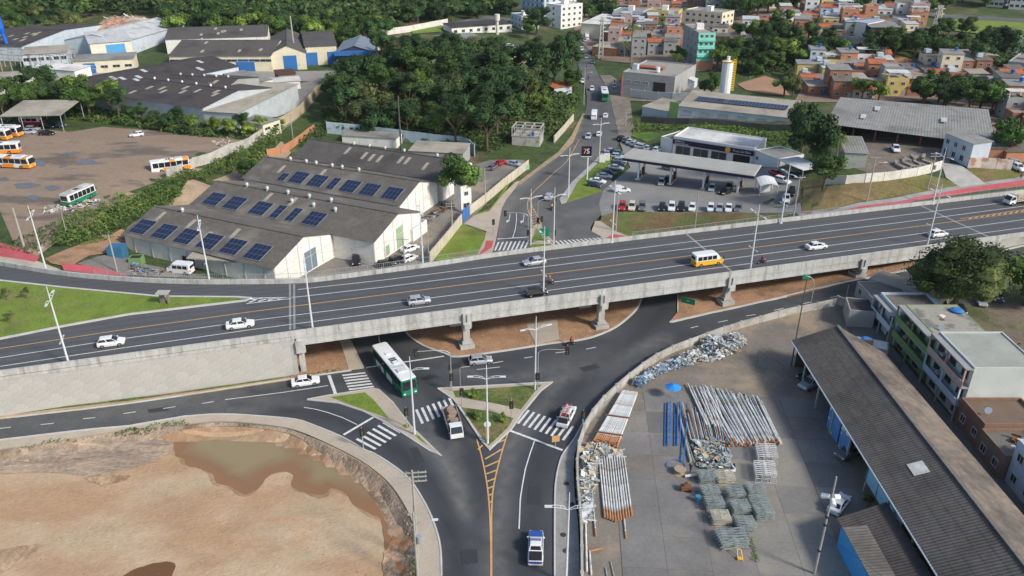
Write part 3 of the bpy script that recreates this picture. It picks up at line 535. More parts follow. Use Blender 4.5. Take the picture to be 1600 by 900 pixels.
rk = MB(); r_ = np.random.default_rng(8)
for area, n_, sz_ in ((PITP, 260, (.04, .12)), (R([(515, 699), (556, 720), (585, 739), (612, 764), (635, 799), (647, 829), (650, 900), (636, 905), (620, 835), (600, 785), (560, 745), (510, 710)]), 240, (.05, .18)), (R([(-100, 716), (58, 698), (173, 680), (250, 672), (245, 684), (100, 712), (-100, 738)]), 300, (.05, .18))):
    for q in samples(area, n_, r_):
        s_ = r_.uniform(*sz_); z = hg(*q); a = r_.uniform(0, 6); rk.hexa([(q[0]+s_*cos(a+k*pi/2)*r_.uniform(.8, 1.3), q[1]+s_*sin(a+k*pi/2), z-.05) for k in range(4)], [(q[0]+s_*.6*cos(a+k*pi/2), q[1]+s_*.6*sin(a+k*pi/2)*r_.uniform(.6, 1.2), z+s_*r_.uniform(.5, 1)) for k in range(4)])
tag(rk.build('rubble', M('clod', (.27, .19, .13), .95, .35, 2, col2=(.42, .36, .29), thr=(.5, .6, .5))), 'loose clods and stones scattered over the dirt lot', 'stones', None, 'stuff')
# ================= vehicles =================
def paint(name, col, rough=.25, metal=0.0): return M('paint_'+name, col, rough, .04, 1.5, metal=metal, spec=.5)
PT = {'white': paint('white', (.72, .73, .74)), 'silver': paint('silver', (.46, .49, .52), .3, .35), 'grey': paint('grey', (.17, .18, .19), .3, .3), 'black': paint('black', (.016, .016, .018)),
      'red': paint('red', (.42, .02, .025)), 'blue': paint('blue', (.03, .09, .35)), 'green': paint('green', (.012, .20, .10)), 'yellow': paint('yellow', (.75, .42, .03)), 'orange': paint('orange', (.80, .27, .02)), 'pale': paint('pale', (.45, .52, .60), .3, .2), 'darkblue': paint('darkblue', (.03, .04, .08)), 'cream': paint('cream', (.6, .56, .42))}
GLASS = M('car_glass', (.018, .022, .027), .08, .05, 1, spec=.6); TYRE = M('tyre', (.02, .02, .02), .9); RIM = M('rim', (.35, .36, .37), .35, .05, 1, metal=.6)
LAMPW = M('lamp_glass', (.75, .76, .74), .15, .03); LAMPR = M('tail_glass', (.35, .015, .015), .2, .05); BLK = M('black_plastic', (.025, .025, .027), .6, .1); PLATE = M('plate', (.6, .6, .58), .5)
def wheel_meshes():
    b = MB(); b.tube((0, -.1, 0), (0, .1, 0), .31, n=14); t = b.mesh('wheel', TYRE); b = MB(); b.tube((0, -.112, 0), (0, .112, 0), .19, n=10); return t, b.mesh('rim', RIM)
WM, RM = wheel_meshes()
CARS = {  # stations (x, zbottom, ztop, halfwidth); greenhouse: rear base, rear roof, front roof, front base, roof height
 'hatchback': dict(st=[(-1.97, .42, .78, .70), (-1.9, .26, .93, .80), (-1.2, .2, .96, .84), (0, .2, .95, .85), (.85, .2, .93, .85), (1.2, .2, .88, .83), (1.75, .24, .74, .76), (1.95, .36, .60, .62)], gh=(-1.86, -1.5, .18, 1.0, 1.47), ax=1.22),
 'sedan': dict(st=[(-2.2, .42, .82, .70), (-2.12, .26, .97, .79), (-1.5, .2, .99, .85), (0, .2, .95, .86), (.9, .2, .93, .86), (1.35, .2, .88, .84), (1.98, .24, .74, .77), (2.2, .36, .6, .62)], gh=(-1.68, -1.05, .22, 1.05, 1.45), ax=1.32),
 'suv': dict(st=[(-2.12, .5, .95, .76), (-2.05, .34, 1.08, .84), (-1.3, .28, 1.1, .9), (0, .28, 1.09, .91), (.95, .28, 1.07, .91), (1.4, .28, 1.02, .89), (1.95, .32, .9, .84), (2.14, .45, .72, .7)], gh=(-2.0, -1.75, .2, .95, 1.7), ax=1.3),
 'wagon': dict(st=[(-2.15, .42, .82, .72), (-2.08, .26, .95, .8), (-1.3, .2, .97, .84), (0, .2, .95, .85), (.95, .2, .93, .85), (1.35, .2, .88, .83), (1.95, .24, .74, .76), (2.12, .36, .6, .62)], gh=(-2.0, -1.75, .2, 1.05, 1.5), ax=1.28),
 'pickup': dict(st=[(-2.62, .55, .95, .82), (-2.58, .42, 1.06, .88), (-1.2, .36, 1.08, .92), (0, .36, 1.08, .93), (1.15, .36, 1.07, .93), (1.6, .36, 1.04, .92), (2.4, .4, .92, .86), (2.62, .5, .78, .74)], gh=(-.95, -.72, .55, 1.3, 1.74), ax=1.6, bed=(-2.5, -1.0)),
 'panel_van': dict(st=[(-2.0, .42, .8, .72), (-1.95, .26, .95, .8), (-1.2, .2, .96, .82), (0, .2, .95, .83), (.85, .2, .93, .83), (1.2, .2, .88, .81), (1.75, .24, .76, .76), (1.95, .36, .62, .62)], gh=(-.5, -.35, .2, 1.0, 1.45), ax=1.25, box=(-1.95, -.3, 1.72)),
}
def lerp(a, b, t): return tuple(x+(y-x)*t for x, y in zip(a, b))
def car(kind, colour, label, loc, rz, group=None, name=None, simple=False, cat='car', roofc=None, z=0):
    key = (kind, colour, simple); c = CARS[kind]; pm = PT[colour]
    th = thing(name or {'suv': 'parked_suv' if False else 'suv', 'pickup': 'pickup_truck', 'panel_van': 'van'}.get(kind, 'car'), label, cat, loc, rz, group)
    if key not in MEM:
        L = []; b = MB(); st = c['st']; rings = []
        for x, zb, zt, w in st:
            zm = zb+(zt-zb)*.62; rings.append([(x, -w*.93, zb), (x, -w, zm*.6+zb*.4), (x, -w, zm), (x, -w*.86, zt), (x, w*.86, zt), (x, w, zm), (x, w, zm*.6+zb*.4), (x, w*.93, zb)])
        vs = [p for r in rings for p in r]; n = 8; fs = [(i*n+j, i*n+(j+1) % n, (i+1)*n+(j+1) % n, (i+1)*n+j)[::-1] for i in range(len(rings)-1) for j in range(n)]
        fs += [tuple(range(n))[::1], tuple(range((len(rings)-1)*n, len(rings)*n))[::-1]]; b.add(vs, fs)
        xb0, xr0, xr1, xb1, zr = c['gh']; w = max(s_[3] for s_ in st)*.87; wr = w*.82; zb = .93 if kind not in ('suv', 'pickup') else 1.07
        B = [(xb0, -w, zb), (xb1, -w, zb-.03), (xb1, w, zb-.03), (xb0, w, zb)]; T = [(xr0, -wr, zr-.03), (xr1, -wr, zr-.02), (xr1, wr, zr-.02), (xr0, wr, zr-.03)]
        b.hexa(B, T); b.hexa(T, [(xr0+.15, -wr*.8, zr), (xr1-.2, -wr*.8, zr+.02), (xr1-.2, wr*.8, zr+.02), (xr0+.15, wr*.8, zr)])
        if 'box' in c: x0, x1, h = c['box']; b.hexa([(x0, -.8, .9), (x1, -.8, .9), (x1, .8, .9), (x0, .8, .9)], [(x0+.08, -.74, h), (x1-.1, -.74, h), (x1-.1, .74, h), (x0+.08, .74, h)])
        if 'bed' in c:
            x0, x1 = c['bed']
            b.add([(x0, -.78, 1.09), (x1, -.78, 1.09), (x1, .78, 1.09), (x0, .78, 1.09), (x0+.06, -.72, 1.092), (x1-.06, -.72, 1.092), (x1-.06, .72, 1.092), (x0+.06, .72, 1.092)], [(4, 5, 6, 7)], 1)
        for sy in (-1, 1): b.box((xb1-.15, sy*(w+.16), zb+.06), (.12, .2, .14))
        bm_ = b
        if simple:
            wn_ = []
        mats = [pm, BLK]
        G = MB()
        def win(a, b2, c2, d2, off, f=(.08, .08)):
            q = [lerp(lerp(a, b2, u), lerp(d2, c2, u), v) for u, v in ((f[0], f[1]), (1-f[0], f[1]), (1-f[0], 1-f[1]), (f[0], 1-f[1]))]
            return [tuple(p[i]+off[i] for i in range(3)) for p in q]
        wins = [('windscreen', win(B[1], B[2], T[2], T[1], (.02, 0, .012), (.05, .07))), ('rear_window', win(B[3], B[0], T[0], T[3], (-.02, 0, .012), (.1, .14)))]
        for sy, (i0, i1) in ((-1, (0, 1)), (1, (3, 2))):
            a, b2, c2, d2 = B[i0], B[i1], T[i1], T[i0]; mb_, mt = lerp(a, b2, .5), lerp(d2, c2, .47)
            for (p, q, r, s_) in ((a, mb_, mt, d2), (mb_, b2, c2, mt)):
                k = win(p, q, r, s_, (0, sy*.015, .004), (.06, .12)); wins.append(('side_window', k if sy < 0 else k[::-1]))
        lights = []
        xf = st[-1][0]; xr = st[0][0]; hz = (st[-2][1]+st[-2][2])/2+.14; rzz = st[1][2]-.2
        for sy in (-1, 1):
            q = MB(); q.box((xf-.13, sy*st[-2][3]*.78, hz), (.22, .3, .14)); lights.append(('headlight', q, LAMPW))
            q = MB(); q.box((xr+.07, sy*st[1][3]*.85, rzz), (.12, .22, .2)); lights.append(('tail_light', q, LAMPR))
        if simple:
            for nm, k in wins: b.quad(*k, mi=2)
            for nm, q, mt in lights: b.add(q.v, q.f, 3 if mt is LAMPW else 4)
            for sx in (-1, 1):
                for sy in (-1, 1): b.tube((sx*c['ax'], sy*(max(s_[3] for s_ in st)-.17), .31), (sx*c['ax'], sy*(max(s_[3] for s_ in st)+.0), .31), .31, n=8, mi=1)
            L.append(('body', b.mesh('body', [pm, BLK, GLASS, LAMPW, LAMPR]), (0, 0, 0)))
        else:
            L.append(('body', b.mesh('body', mats), (0, 0, 0)))
            for nm, k in wins: q = MB(); q.quad(*k); L.append((nm, q.mesh(nm, GLASS), (0, 0, 0)))
            for nm, q, mt in lights: L.append((nm, q.mesh(nm, mt), (0, 0, 0)))
            q = MB(); q.box((xr-.01, 0, .62), (.03, .42, .13)); L.append(('number_plate', q.mesh('number_plate', PLATE), (0, 0, 0)))
        MEM[key] = (L, max(s_[3] for s_ in st)-.1, c['ax'])
    L, wy, ax = MEM[key]
    if simple:
        o = L[0][1]; part('body', o, th); return th
    for nm, me, l in L: part(nm, me, th, l)
    for sx in (-1, 1):
        for sy in (-1, 1): w_ = part('wheel', WM, th, (sx*ax, sy*wy, .31)); part('rim', RM, w_)
    if kind == 'pickup':
        if 'cargo_bed' not in MEM: q = MB(); q.box((-1.75, 0, 1.1), (1.42, 1.5, .02)); MEM['cargo_bed'] = q.mesh('cargo_bed', BLK)
        part('cargo_bed', MEM['cargo_bed'], th)
    return th
MEM = {}
def boxvehicle(name, label, cat, loc, rz, L, Wd, H, body, lower=None, roof=None, doors=0, group=None, nwin=7, style='bus', stripe=None, hoop=None):
    """bus or van with windows, doors, wheels and roof gear as parts"""
    th = thing(name, label, cat, loc, rz, group); body = PT.get(body, body); lower = PT.get(lower, lower); roof = PT.get(roof, roof); hL = L/2; w = Wd/2
    z0 = .32; zb = H*(.42 if style == 'bus' else .5); nose = .12 if style == 'bus' else .9
    def hull(z0, z1, f, wf=1.0, mi=0, m=None, n='body'):
        b = MB(); pts = []
        for z, k in ((z0, 0), (z1, 1)): 
            xf = hL-f[k]; ww = w*(wf if k else 1); c = .18; pts.append([(-hL+.02, -ww+c, z), (-hL+c, -ww, z), (xf-c, -ww, z), (xf, -ww+c, z), (xf, ww-c, z), (xf-c, ww, z), (-hL+c, ww, z), (-hL+.02, ww-c, z)])
        vs = pts[0]+pts[1]; b.add(vs, [tuple(range(7, -1, -1)), tuple(range(8, 16))]+[(i, (i+1) % 8, (i+1) % 8+8, i+8) for i in range(8)]); b.build(n, m, th)
    if style == 'bus':
        hull(z0, zb, (0, .03), 1, 0, lower or body, 'lower_panel'); hull(zb, H-.06, (.03, nose+.1), .97, 0, body, 'body'); hull(H-.06, H+.02, (nose+.1, nose+.3), .9, 0, roof or body, 'roof')
    else:
        hull(z0, zb, (0, .1), 1, 0, lower or body, 'lower_panel'); hull(zb, H-.1, (.55, 1.35), .93, 0, body, 'body'); hull(H-.1, H, (1.4, 1.6), .86, 0, roof or body, 'roof')
    yt = w*.985
    x0 = -hL+.45; x1 = hL-(.5 if style == 'bus' else 1.45); dw = (x1-x0)/nwin
    for sy in (-1, 1):
        for i in range(nwin):
            b = MB(); xa = x0+i*dw+.06; xb = x0+(i+1)*dw-.06; za = zb+.12; zt = H-.38; ya = sy*(w*(1-.03*.2)+.012); yb = sy*(w*(.975 if style == 'bus' else .95)+.012)
            isdoor = sy == -1 and doors and i in (nwin-1, nwin//2)[:doors]
            if isdoor: za = z0+.15
            q = [(xa, ya, za), (xb, ya, za), (xb, yb, zt), (xa, yb, zt)]; b.quad(*(q if sy < 0 else q[::-1])); b.build('door' if isdoor else 'window', GLASS, th)
    b = MB(); xf = hL-(.0 if style == 'bus' else .56); xt = hL-(nose+.07 if style == 'bus' else 1.3)
    b.quad((xf+.02, -w*.88, zb+.05), (xf+.02, w*.88, zb+.05), (xt+.03, w*.82, H-.35), (xt+.03, -w*.82, H-.35)); b.build('windscreen', GLASS, th)
    b = MB(); b.quad((-hL-.0, w*.75, zb+.2), (-hL-.0, -w*.75, zb+.2), (-hL-.0, -w*.72, H-.4), (-hL-.0, w*.72, H-.4)); b.build('rear_window', GLASS, th)
    for sy in (-1, 1):
        b = MB(); b.box((hL-.02, sy*w*.72, .75), (.12, .35, .2)); b.build('headlight', LAMPW, th)
        b = MB(); b.box((-hL+.02, sy*w*.8, .95), (.1, .2, .3)); b.build('tail_light', LAMPR, th)
        b = MB(); b.box((hL-.2, sy*(w+.14), H*.62), (.12, .2, .4)); b.build('mirror', BLK, th)
        for x in ((-hL*.5, hL*.55) if L > 8 else (-hL*.58, hL*.62)):
            r = .48 if L > 8 else .36
            b = MB(); b.tube((x, sy*(w-.2), r), (x, sy*(w+.015), r), r, n=14); o = b.build('wheel', TYRE, th); b = MB(); b.tube((x, sy*(w-.2), r), (x, sy*(w+.03), r), r*.55, n=10); b.build('rim', RIM, o)
    if style == 'bus':
        for x in (-hL*.4, hL*.12): b = MB(); b.box((x, 0, H+.08), (.9, .8, .16)); b.build('roof_hatch', roof or body, th)
        b = MB(); b.box((hL*.45, 0, H+.12), (1.9, 1.5, .24)); b.build('roof_unit', M('roof_unit', (.5, .52, .52), .6), th)
        for k in range(3): b = MB(); b.box((-.1+k*.55-.6, 0, H+.05), (.3, 1.1, .1)); b.build('roof_vent', BLK, th)
    for a, c, m in (hoop or ()): b = MB(); b.box(((a+c)/2*L, 0, (z0+H)/2+.02), ((c-a)*L, w*1.972, H-z0+.03)); b.build('livery_band', PT[m], th)
    if stripe:
        for sy in (-1, 1):
            for a, c, m in stripe: b = MB(); b.box(((a+c)/2*L, sy*(w+.004), (z0+zb)/2), ((c-a)*L, .02, zb-z0)); b.build('livery_panel', PT[m], th)
    return th
def truck(label, loc, rz, cargo='rails', L=6.2, name='flatbed_truck', group=None, cab='white'):
    th = thing(name, label, 'truck', loc, rz, group); h = L/2; w = 1.0
    b = MB(); b.hexa([(h-1.7, -w, .5), (h, -w*.95, .5), (h, w*.95, .5), (h-1.7, w, .5)], [(h-1.7, -w, 1.35), (h-.02, -w*.93, 1.25), (h-.02, w*.93, 1.25), (h-1.7, w, 1.35)])
    b.hexa([(h-1.7, -w, 1.35), (h-.02, -w*.93, 1.25), (h-.02, w*.93, 1.25), (h-1.7, w, 1.35)], [(h-1.6, -w*.88, 2.15), (h-.55, -w*.86, 2.18), (h-.55, w*.86, 2.18), (h-1.6, w*.88, 2.15)]); b.build('cab', PT[cab], th)
    b = MB(); b.quad((h+.01, -.85, 1.3), (h+.01, .85, 1.3), (h-.50, .78, 2.1), (h-.50, -.78, 2.1)); b.build('windscreen', GLASS, th)
    for sy in (-1, 1):
        q = [(h-1.5, sy*(w+.01), 1.38), (h-.35, sy*(w-.01), 1.34), (h-.62, sy*(w-.1), 2.05), (h-1.45, sy*(w-.09), 2.05)]; b = MB(); b.quad(*(q if sy < 0 else q[::-1])); b.build('side_window', GLASS, th)
        b = MB(); b.box((h+.0, sy*.72, .8), (.1, .32, .2)); b.build('headlight', LAMPW, th); b = MB(); b.box((h-.3, sy*1.12, 1.7), (.1, .18, .4)); b.build('mirror', BLK, th)
        for x in (h-.85, -h*.55): b = MB(); b.tube((x, sy*.72, .4), (x, sy*1.0, .4), .4, n=12); o = b.build('wheel', TYRE, th); b = MB(); b.tube((x, sy*.72, .4), (x, sy*1.02, .4), .2, n=8); b.build('rim', RIM, o)
    b = MB(); b.box((-.2, 0, .62), (L-.6, .8, .2)); b.build('chassis', BLK, th)
    wood = M('truck_wood', (.23, .20, .17), .9, .25, 2); x0, x1 = -h, h-1.85
    b = MB(); b.box(((x0+x1)/2, 0, .92), (x1-x0, 2.1, .12)); b.build('cargo_bed', wood, th)
    rail = PT['cream'] if cargo == 'cage' else M('rail_grey', (.35, .35, .34), .7); hh = 1.7 if cargo == 'cage' else .75
    for sy in (-1, 1):
        for k in range(3 if cargo != 'cage' else 5): b = MB(); b.box(((x0+x1)/2, sy*1.05, 1.08+k*.25*(hh/.75 if cargo != 'cage' else 1.45)), (x1-x0, .05, .16)); b.build('side_rail', rail, th)
        for k in range(5): b = MB(); b.box((x0+.1+k*(x1-x0-.2)/4, sy*1.08, .95+hh/2), (.08, .06, hh)); b.build('stake', rail, th)
    for x in (x0, x1): b = MB(); b.box((x, 0, .95+hh*.4), (.06, 2.1, hh*.8)); b.build('end_board', rail, th)
    if cargo == 'load' or cargo == 'cage':
        b = MB(); rnd_ = random.Random(5)
        for k in range(7): b.box((x0+.6+k*(x1-x0-1.2)/6, rnd_.uniform(-.3, .3), 1.25+rnd_.random()*.2), (.5, 1.2, .5+rnd_.random()*.3), rnd_.random())
        b.build('cargo', M('cargo', (.30, .22, .17), .8, .3, 2), th)
    return th
# ---------- people ----------
def skin_mesh(name, verts, edges, radii, mats, pick, sub=1):
    me = bpy.data.meshes.new('tmp'); me.from_pydata(verts, edges, []); o = bpy.data.objects.new('tmp', me); COL.objects.link(o)
    sk = o.modifiers.new('s', 'SKIN'); ly = me.skin_vertices[0].data
    for i, r in enumerate(radii): ly[i].radius = (r, r)
    ly[0].use_root = True; sk.use_smooth_shade = True
    ss = o.modifiers.new('u', 'SUBSURF'); ss.levels = sub; ss.render_levels = sub
    dg = bpy.context.evaluated_depsgraph_get(); dg.update(); em = bpy.data.meshes.new_from_object(o.evaluated_get(dg)); em.name = name
    bpy.data.objects.remove(o); em.materials.clear()
    for m in mats: em.materials.append(m)
    for p in em.polygons: p.material_index = pick(p.center); p.use_smooth = True
    return em
SKIN = M('skin', (.30, .16, .10), .6); JEANS = M('jeans', (.05, .07, .12), .9); SHOE = M('shoe', (.03, .03, .03), .7)
def shirt(c): return M('shirt_%d_%d_%d' % tuple(int(x*99) for x in c), c, .9)
def rider_mesh(col):
    v = [(-.15, 0, .95), (-.10, 0, 1.15), (.02, 0, 1.38), (.06, 0, 1.52), (.10, 0, 1.66)]
    e = [(0, 1), (1, 2), (2, 3), (3, 4)]; r = [.15, .15, .17, .07, .10]
    for s_ in (-1, 1):
        n = len(v); v += [(.02, s_*.2, 1.40), (.22, s_*.27, 1.18), (.42, s_*.27, 1.14), (.50, s_*.24, 1.15)]; e += [(2, n), (n, n+1), (n+1, n+2), (n+2, n+3)]; r += [.075, .055, .042, .04]
        n = len(v); v += [(-.10, s_*.12, .90), (.30, s_*.2, .82), (.12, s_*.2, .42), (.24, s_*.2, .36)]; e += [(0, n), (n, n+1), (n+1, n+2), (n+2, n+3)]; r += [.11, .075, .055, .05]
    def pick(c):
        if c.z > 1.48: return 1
        if c.x > .36 and c.z > 1.0: return 1
        if c.z < .45: return 3
        if c.z < .97: return 2
        return 0
    return skin_mesh('person', v, e, r, [shirt(col), SKIN, JEANS, SHOE], pick)
def walker_mesh(col):
    v = [(0, 0, .92), (0, 0, 1.12), (0, 0, 1.36), (0, 0, 1.5), (.03, 0, 1.62)]; e = [(0, 1), (1, 2), (2, 3), (3, 4)]; r = [.14, .13, .16, .06, .10]
    for s_ in (-1, 1):
        n = len(v); v += [(0, s_*.2, 1.39), (-.05*s_, s_*.25, 1.12), (.10*s_+.05, s_*.26, .88), (.12*s_+.06, s_*.26, .80)]; e += [(2, n), (n, n+1), (n+1, n+2), (n+2, n+3)]; r += [.07, .048, .036, .036]
        n = len(v); v += [(0, s_*.1, .84), (.10*s_, s_*.11, .48), (.14*s_-.04, s_*.11, .08), (.14*s_+.10, s_*.11, .04)]; e += [(0, n), (n, n+1), (n+1, n+2), (n+2, n+3)]; r += [.10, .065, .045, .04]
    return skin_mesh('person', v, e, r, [shirt(col), SKIN, JEANS, SHOE], lambda c: 1 if c.z > 1.46 or (abs(c.y) > .2 and c.z < 1.1) else 3 if c.z < .09 else 2 if c.z < .95 else 0)
HELM = MB()
for i in range(4):
    a0, a1 = -.5+i*pi/4*1.0*.75, -.5+(i+1)*pi/4*.75
    HELM.tube((.10, 0, 1.69+.15*sin(a0)), (.10, 0, 1.69+.15*sin(a1)), .15*cos(a0), max(.01, .15*cos(a1)), 10)
def motorbike(loc, rz, shirtc, blabel, plabel, bikec='black', helmet='black'):
    th = thing('motorcycle', blabel, 'motorcycle', loc, rz)
    for x in (-.65, .65): b = MB(); b.tube((x, -.06, .3), (x, .06, .3), .3, n=14); o = b.build('wheel', TYRE, th); b = MB(); b.tube((x, -.07, .3), (x, .07, .3), .15, n=8); b.build('rim', RIM, o)
    b = MB(); b.tube((-.65, 0, .3), (-.1, 0, .5), .06); b.tube((-.1, 0, .5), (.4, 0, .72), .08); b.box((0, 0, .42), (.5, .26, .3)); b.build('frame', BLK, th)
    b = MB(); b.hexa([(-.05, -.13, .66), (.38, -.1, .68), (.38, .1, .68), (-.05, .13, .66)], [(0, -.09, .88), (.32, -.07, .92), (.32, .07, .92), (0, .09, .88)]); b.build('fuel_tank', PT[bikec], th)
    b = MB(); b.box((-.35, 0, .78), (.7, .26, .12)); b.build('seat', BLK, th)
    b = MB(); b.tube((.65, 0, .3), (.42, 0, 1.02), .04); b.tube((.44, -.34, 1.06), (.44, .34, 1.06), .02); b.build('handlebar', BLK, th)
    b = MB(); b.box((.56, 0, .88), (.12, .18, .18)); b.build('headlight', LAMPW, th); b = MB(); b.box((-.75, 0, .72), (.08, .14, .08)); b.build('tail_light', LAMPR, th)
    p = thing('person', plabel, 'person', loc, rz); part('body', rider_mesh(shirtc), p); part('helmet', HELM.mesh('helmet', PT[helmet], True), p)
# ================= trees =================
def leafmat(name, c, rnd=.25, patch=None):
    m = M(name, c, .75, .3, .35, col2=patch or tuple(min(1, x*1.9) for x in c), thr=(.5, .72, .3), rnd=rnd, fine=(2.0, .35), spec=.25)
    return m
LEAF = {'mid': leafmat('leaf_mid', (.055, .105, .022)), 'dark': leafmat('leaf_dark', (.032, .068, .020)), 'lime': leafmat('leaf_lime', (.11, .17, .03)), 'olive': leafmat('leaf_olive', (.075, .095, .03)), 'palm': leafmat('leaf_palm', (.09, .12, .03))}
BARK = M('bark', (.12, .09, .065), .95, .3, 3)
def crown_mesh(seed, nclump, nleaf, leaf, mat, flat=.8, spread=1.0, core=True):
    """crown of radius about 1, centre at z=0, from leaf faces spread over clumps"""
    r = np.random.default_rng(seed); C = []
    while len(C) < nclump:
        p = r.normal(size=3); p /= np.linalg.norm(p); p *= r.uniform(.25, .78)*spread; p[2] = p[2]*flat
        if p[2] < -.45: continue
        C.append((p, r.uniform(.26, .46)))
    b = MB(); n = nleaf//nclump; V = []; F = []
    for c, rad in C:
        d = r.normal(size=(n, 3)); d /= np.linalg.norm(d, axis=1)[:, None]; d[:, 2] = np.where(d[:, 2] < -.3, -d[:, 2], d[:, 2])
        pos = c+d*rad*r.uniform(.72, 1.08, (n, 1))*np.array([1, 1, flat]); nr = d+r.normal(size=(n, 3))*.45; nr /= np.linalg.norm(nr, axis=1)[:, None]
        t = np.cross(nr, r.normal(size=(n, 3))); t /= np.linalg.norm(t, axis=1)[:, None]; u = np.cross(nr, t); s_ = leaf*r.uniform(.6, 1.4, (n, 1))
        for k in range(n):
            i = len(V); V += [tuple(pos[k]-t[k]*s_[k]), tuple(pos[k]+u[k]*s_[k]*.6), tuple(pos[k]+t[k]*s_[k]), tuple(pos[k]-u[k]*s_[k]*.6)]; F.append((i, i+1, i+2, i+3))
    b.add(V, F)
    if core:
        for c, rad in C:
            vs = []; 
            for j, (zz_, rr) in enumerate(((-.75, .55), (0, .92), (.7, .6))):
                for k in range(6): a = 2*pi*k/6+j*.5; q = rad*.8*r.uniform(.8, 1.1); vs.append((c[0]+cos(a)*rr*q, c[1]+sin(a)*rr*q, c[2]+zz_*q*flat))
            fs = [(j*6+k, j*6+(k+1) % 6, j*6+6+(k+1) % 6, j*6+6+k) for j in range(2) for k in range(6)]+[(12, 13, 14, 15, 16, 17), (5, 4, 3, 2, 1, 0)]
            b.add(vs, fs)
    return b.mesh('crown', mat)
def trunk_mesh(seed, h=1.0, r0=.045, limbs=5, reach=.45):
    r = random.Random(seed); b = MB(); b.tube((0, 0, -.1), (.02, .01, h*.55), r0, r0*.7, 7)
    for k in range(limbs):
        a = 2*pi*k/limbs+r.random(); z = h*r.uniform(.4, .55); q = (cos(a)*reach*.5, sin(a)*reach*.5, h*.75); b.tube((.02, .01, z), q, r0*.5, r0*.32, 5); b.tube(q, (cos(a)*reach, sin(a)*reach, h*.98), r0*.32, r0*.12, 5)
    return b.mesh('trunk', BARK)
TR = [trunk_mesh(k) for k in range(3)]
CRW = {}
for kind, spec in {'mid': (14, 2000, .055), 'dark': (16, 2200, .052), 'lime': (13, 1700, .058), 'olive': (12, 1500, .055)}.items():
    CRW[kind] = [crown_mesh(11*k+len(kind), *spec, LEAF[kind], flat=.82) for k in range(3)]
def tree(px, py, r, h, kind='mid', label='', group=None, cat='tree', name='tree', xyz=None):
    """crown radius r, total height h; px,py = foot of the trunk"""
    x, y, z = xyz or P(px, py); th = thing(name, label, cat, (x, y, z), random.random()*6, group)
    t = part('trunk', random.choice(TR), th); t.scale = (r*1.6, r*1.6, h*.62)
    c = part('crown', random.choice(CRW[kind]), th, (0, 0, h-r*.78*.95)); c.scale = (r*random.uniform(.92, 1.1), r*random.uniform(.92, 1.1), r*random.uniform(.85, 1.05)); c.rotation_euler = (0, 0, random.random()*6)
    return th
def palm_meshes():
    b = MB(); pts = [(0, 0, -.02), (.01, 0, .35), (.03, 0, .7), (.05, 0, 1)]
    for p, q in zip(pts, pts[1:]): b.tube(p, q, .022-.005*p[2], .022-.005*q[2], 7)
    t = b.mesh('trunk', M('palm_bark', (.23, .19, .15), .9, .2, 4)); b = MB(); r = random.Random(3)
    for k in range(17):
        a = 2*pi*k/17+r.random()*.3; up = r.uniform(-.1, 1.0); pts = [(cos(a)*q*.95, sin(a)*q*.95, up*q*.9-q*q*(.75+up*.5)) for q in (0, .25, .5, .75, 1)]
        for i in range(4):
            p, q = Vector(pts[i]), Vector(pts[i+1]); s_ = Vector((-sin(a), cos(a), 0)); w0 = (.06, .16, .16, .11, .02)[i]; w1 = (.06, .16, .16, .11, .02)[i+1]
            for sg in (1, -1):
                for f in range(4):
                    m0 = p.lerp(q, f/4); m1 = p.lerp(q, (f+.72)/4); wd = w0+(w1-w0)*f/4; tip = (m0+m1)/2+s_*sg*wd*1.25+(q-p)*.5-Vector((0, 0, wd*.7)); b.add([m0, m1, tip], [(0, 1, 2)])
    return t, b.mesh('crown', LEAF['palm'])
PTM, PCM = palm_meshes()
def palm(px, py, h, label, r=2.6, group=None):
    x, y, z = P(px, py); th = thing('palm_tree', label, 'palm tree', (x, y, z), random.random()*6, group); t = part('trunk', PTM, th); t.scale = (h, h, h); c = part('crown', PCM, th, (.05*h, 0, h)); c.scale = (r, r, r); return th
def leafcover(name, px, dens, hmax, leaf, mat, label=None, cat=None, kind='stuff', seed=0, cell=3.0, z0=0.0, xy=None):
    """loose vegetation over an area: leaf faces on a lumpy top"""
    poly = xy or R(px); a = np.array(poly); area = abs(sum(a[i][0]*a[(i+1) % len(a)][1]-a[(i+1) % len(a)][0]*a[i][1] for i in range(len(a))))/2
    r = np.random.default_rng(seed); n = int(area*dens); Q = np.array(samples(poly, n, r)); nc = max(3, int(area/cell**2)); K = np.array(samples(poly, nc, r)); kr = r.uniform(.6, 1.15, nc)*cell; kh = r.uniform(.45, 1, nc)*hmax
    H = np.zeros(n)
    for i in range(0, n, 4000):
        d = np.sqrt(((Q[i:i+4000, None]-K[None])**2).sum(2)); H[i:i+4000] = (kh*np.sqrt(np.clip(1-(d/kr)**2, 0, 1))).max(1)
    g = HG(Q); z = g+H*r.uniform(.55, 1.05, n)+.1+z0; d = r.normal(size=(n, 3))*.6+np.array([0, -.25, .9]); d /= np.linalg.norm(d, axis=1)[:, None]
    t = np.cross(d, r.normal(size=(n, 3))); t /= np.linalg.norm(t, axis=1)[:, None]; u = np.cross(d, t); s_ = leaf*r.uniform(.6, 1.5, (n, 1)); p = np.stack([Q[:, 0], Q[:, 1], z], 1)
    V = np.stack([p-t*s_, p+u*s_*.6, p+t*s_, p-u*s_*.6], 1).reshape(-1, 3); me = bpy.data.meshes.new(name); me.vertices.add(len(V)); me.vertices.foreach_set('co', V.ravel())
    me.loops.add(4*n); me.loops.foreach_set('vertex_index', np.arange(4*n)); me.polygons.add(n); me.polygons.foreach_set('loop_start', np.arange(n)*4); me.polygons.foreach_set('loop_total', np.full(n, 4)); me.materials.append(mat); me.update(); me.validate()
    return tag(link(name, me), label, cat, None, kind)
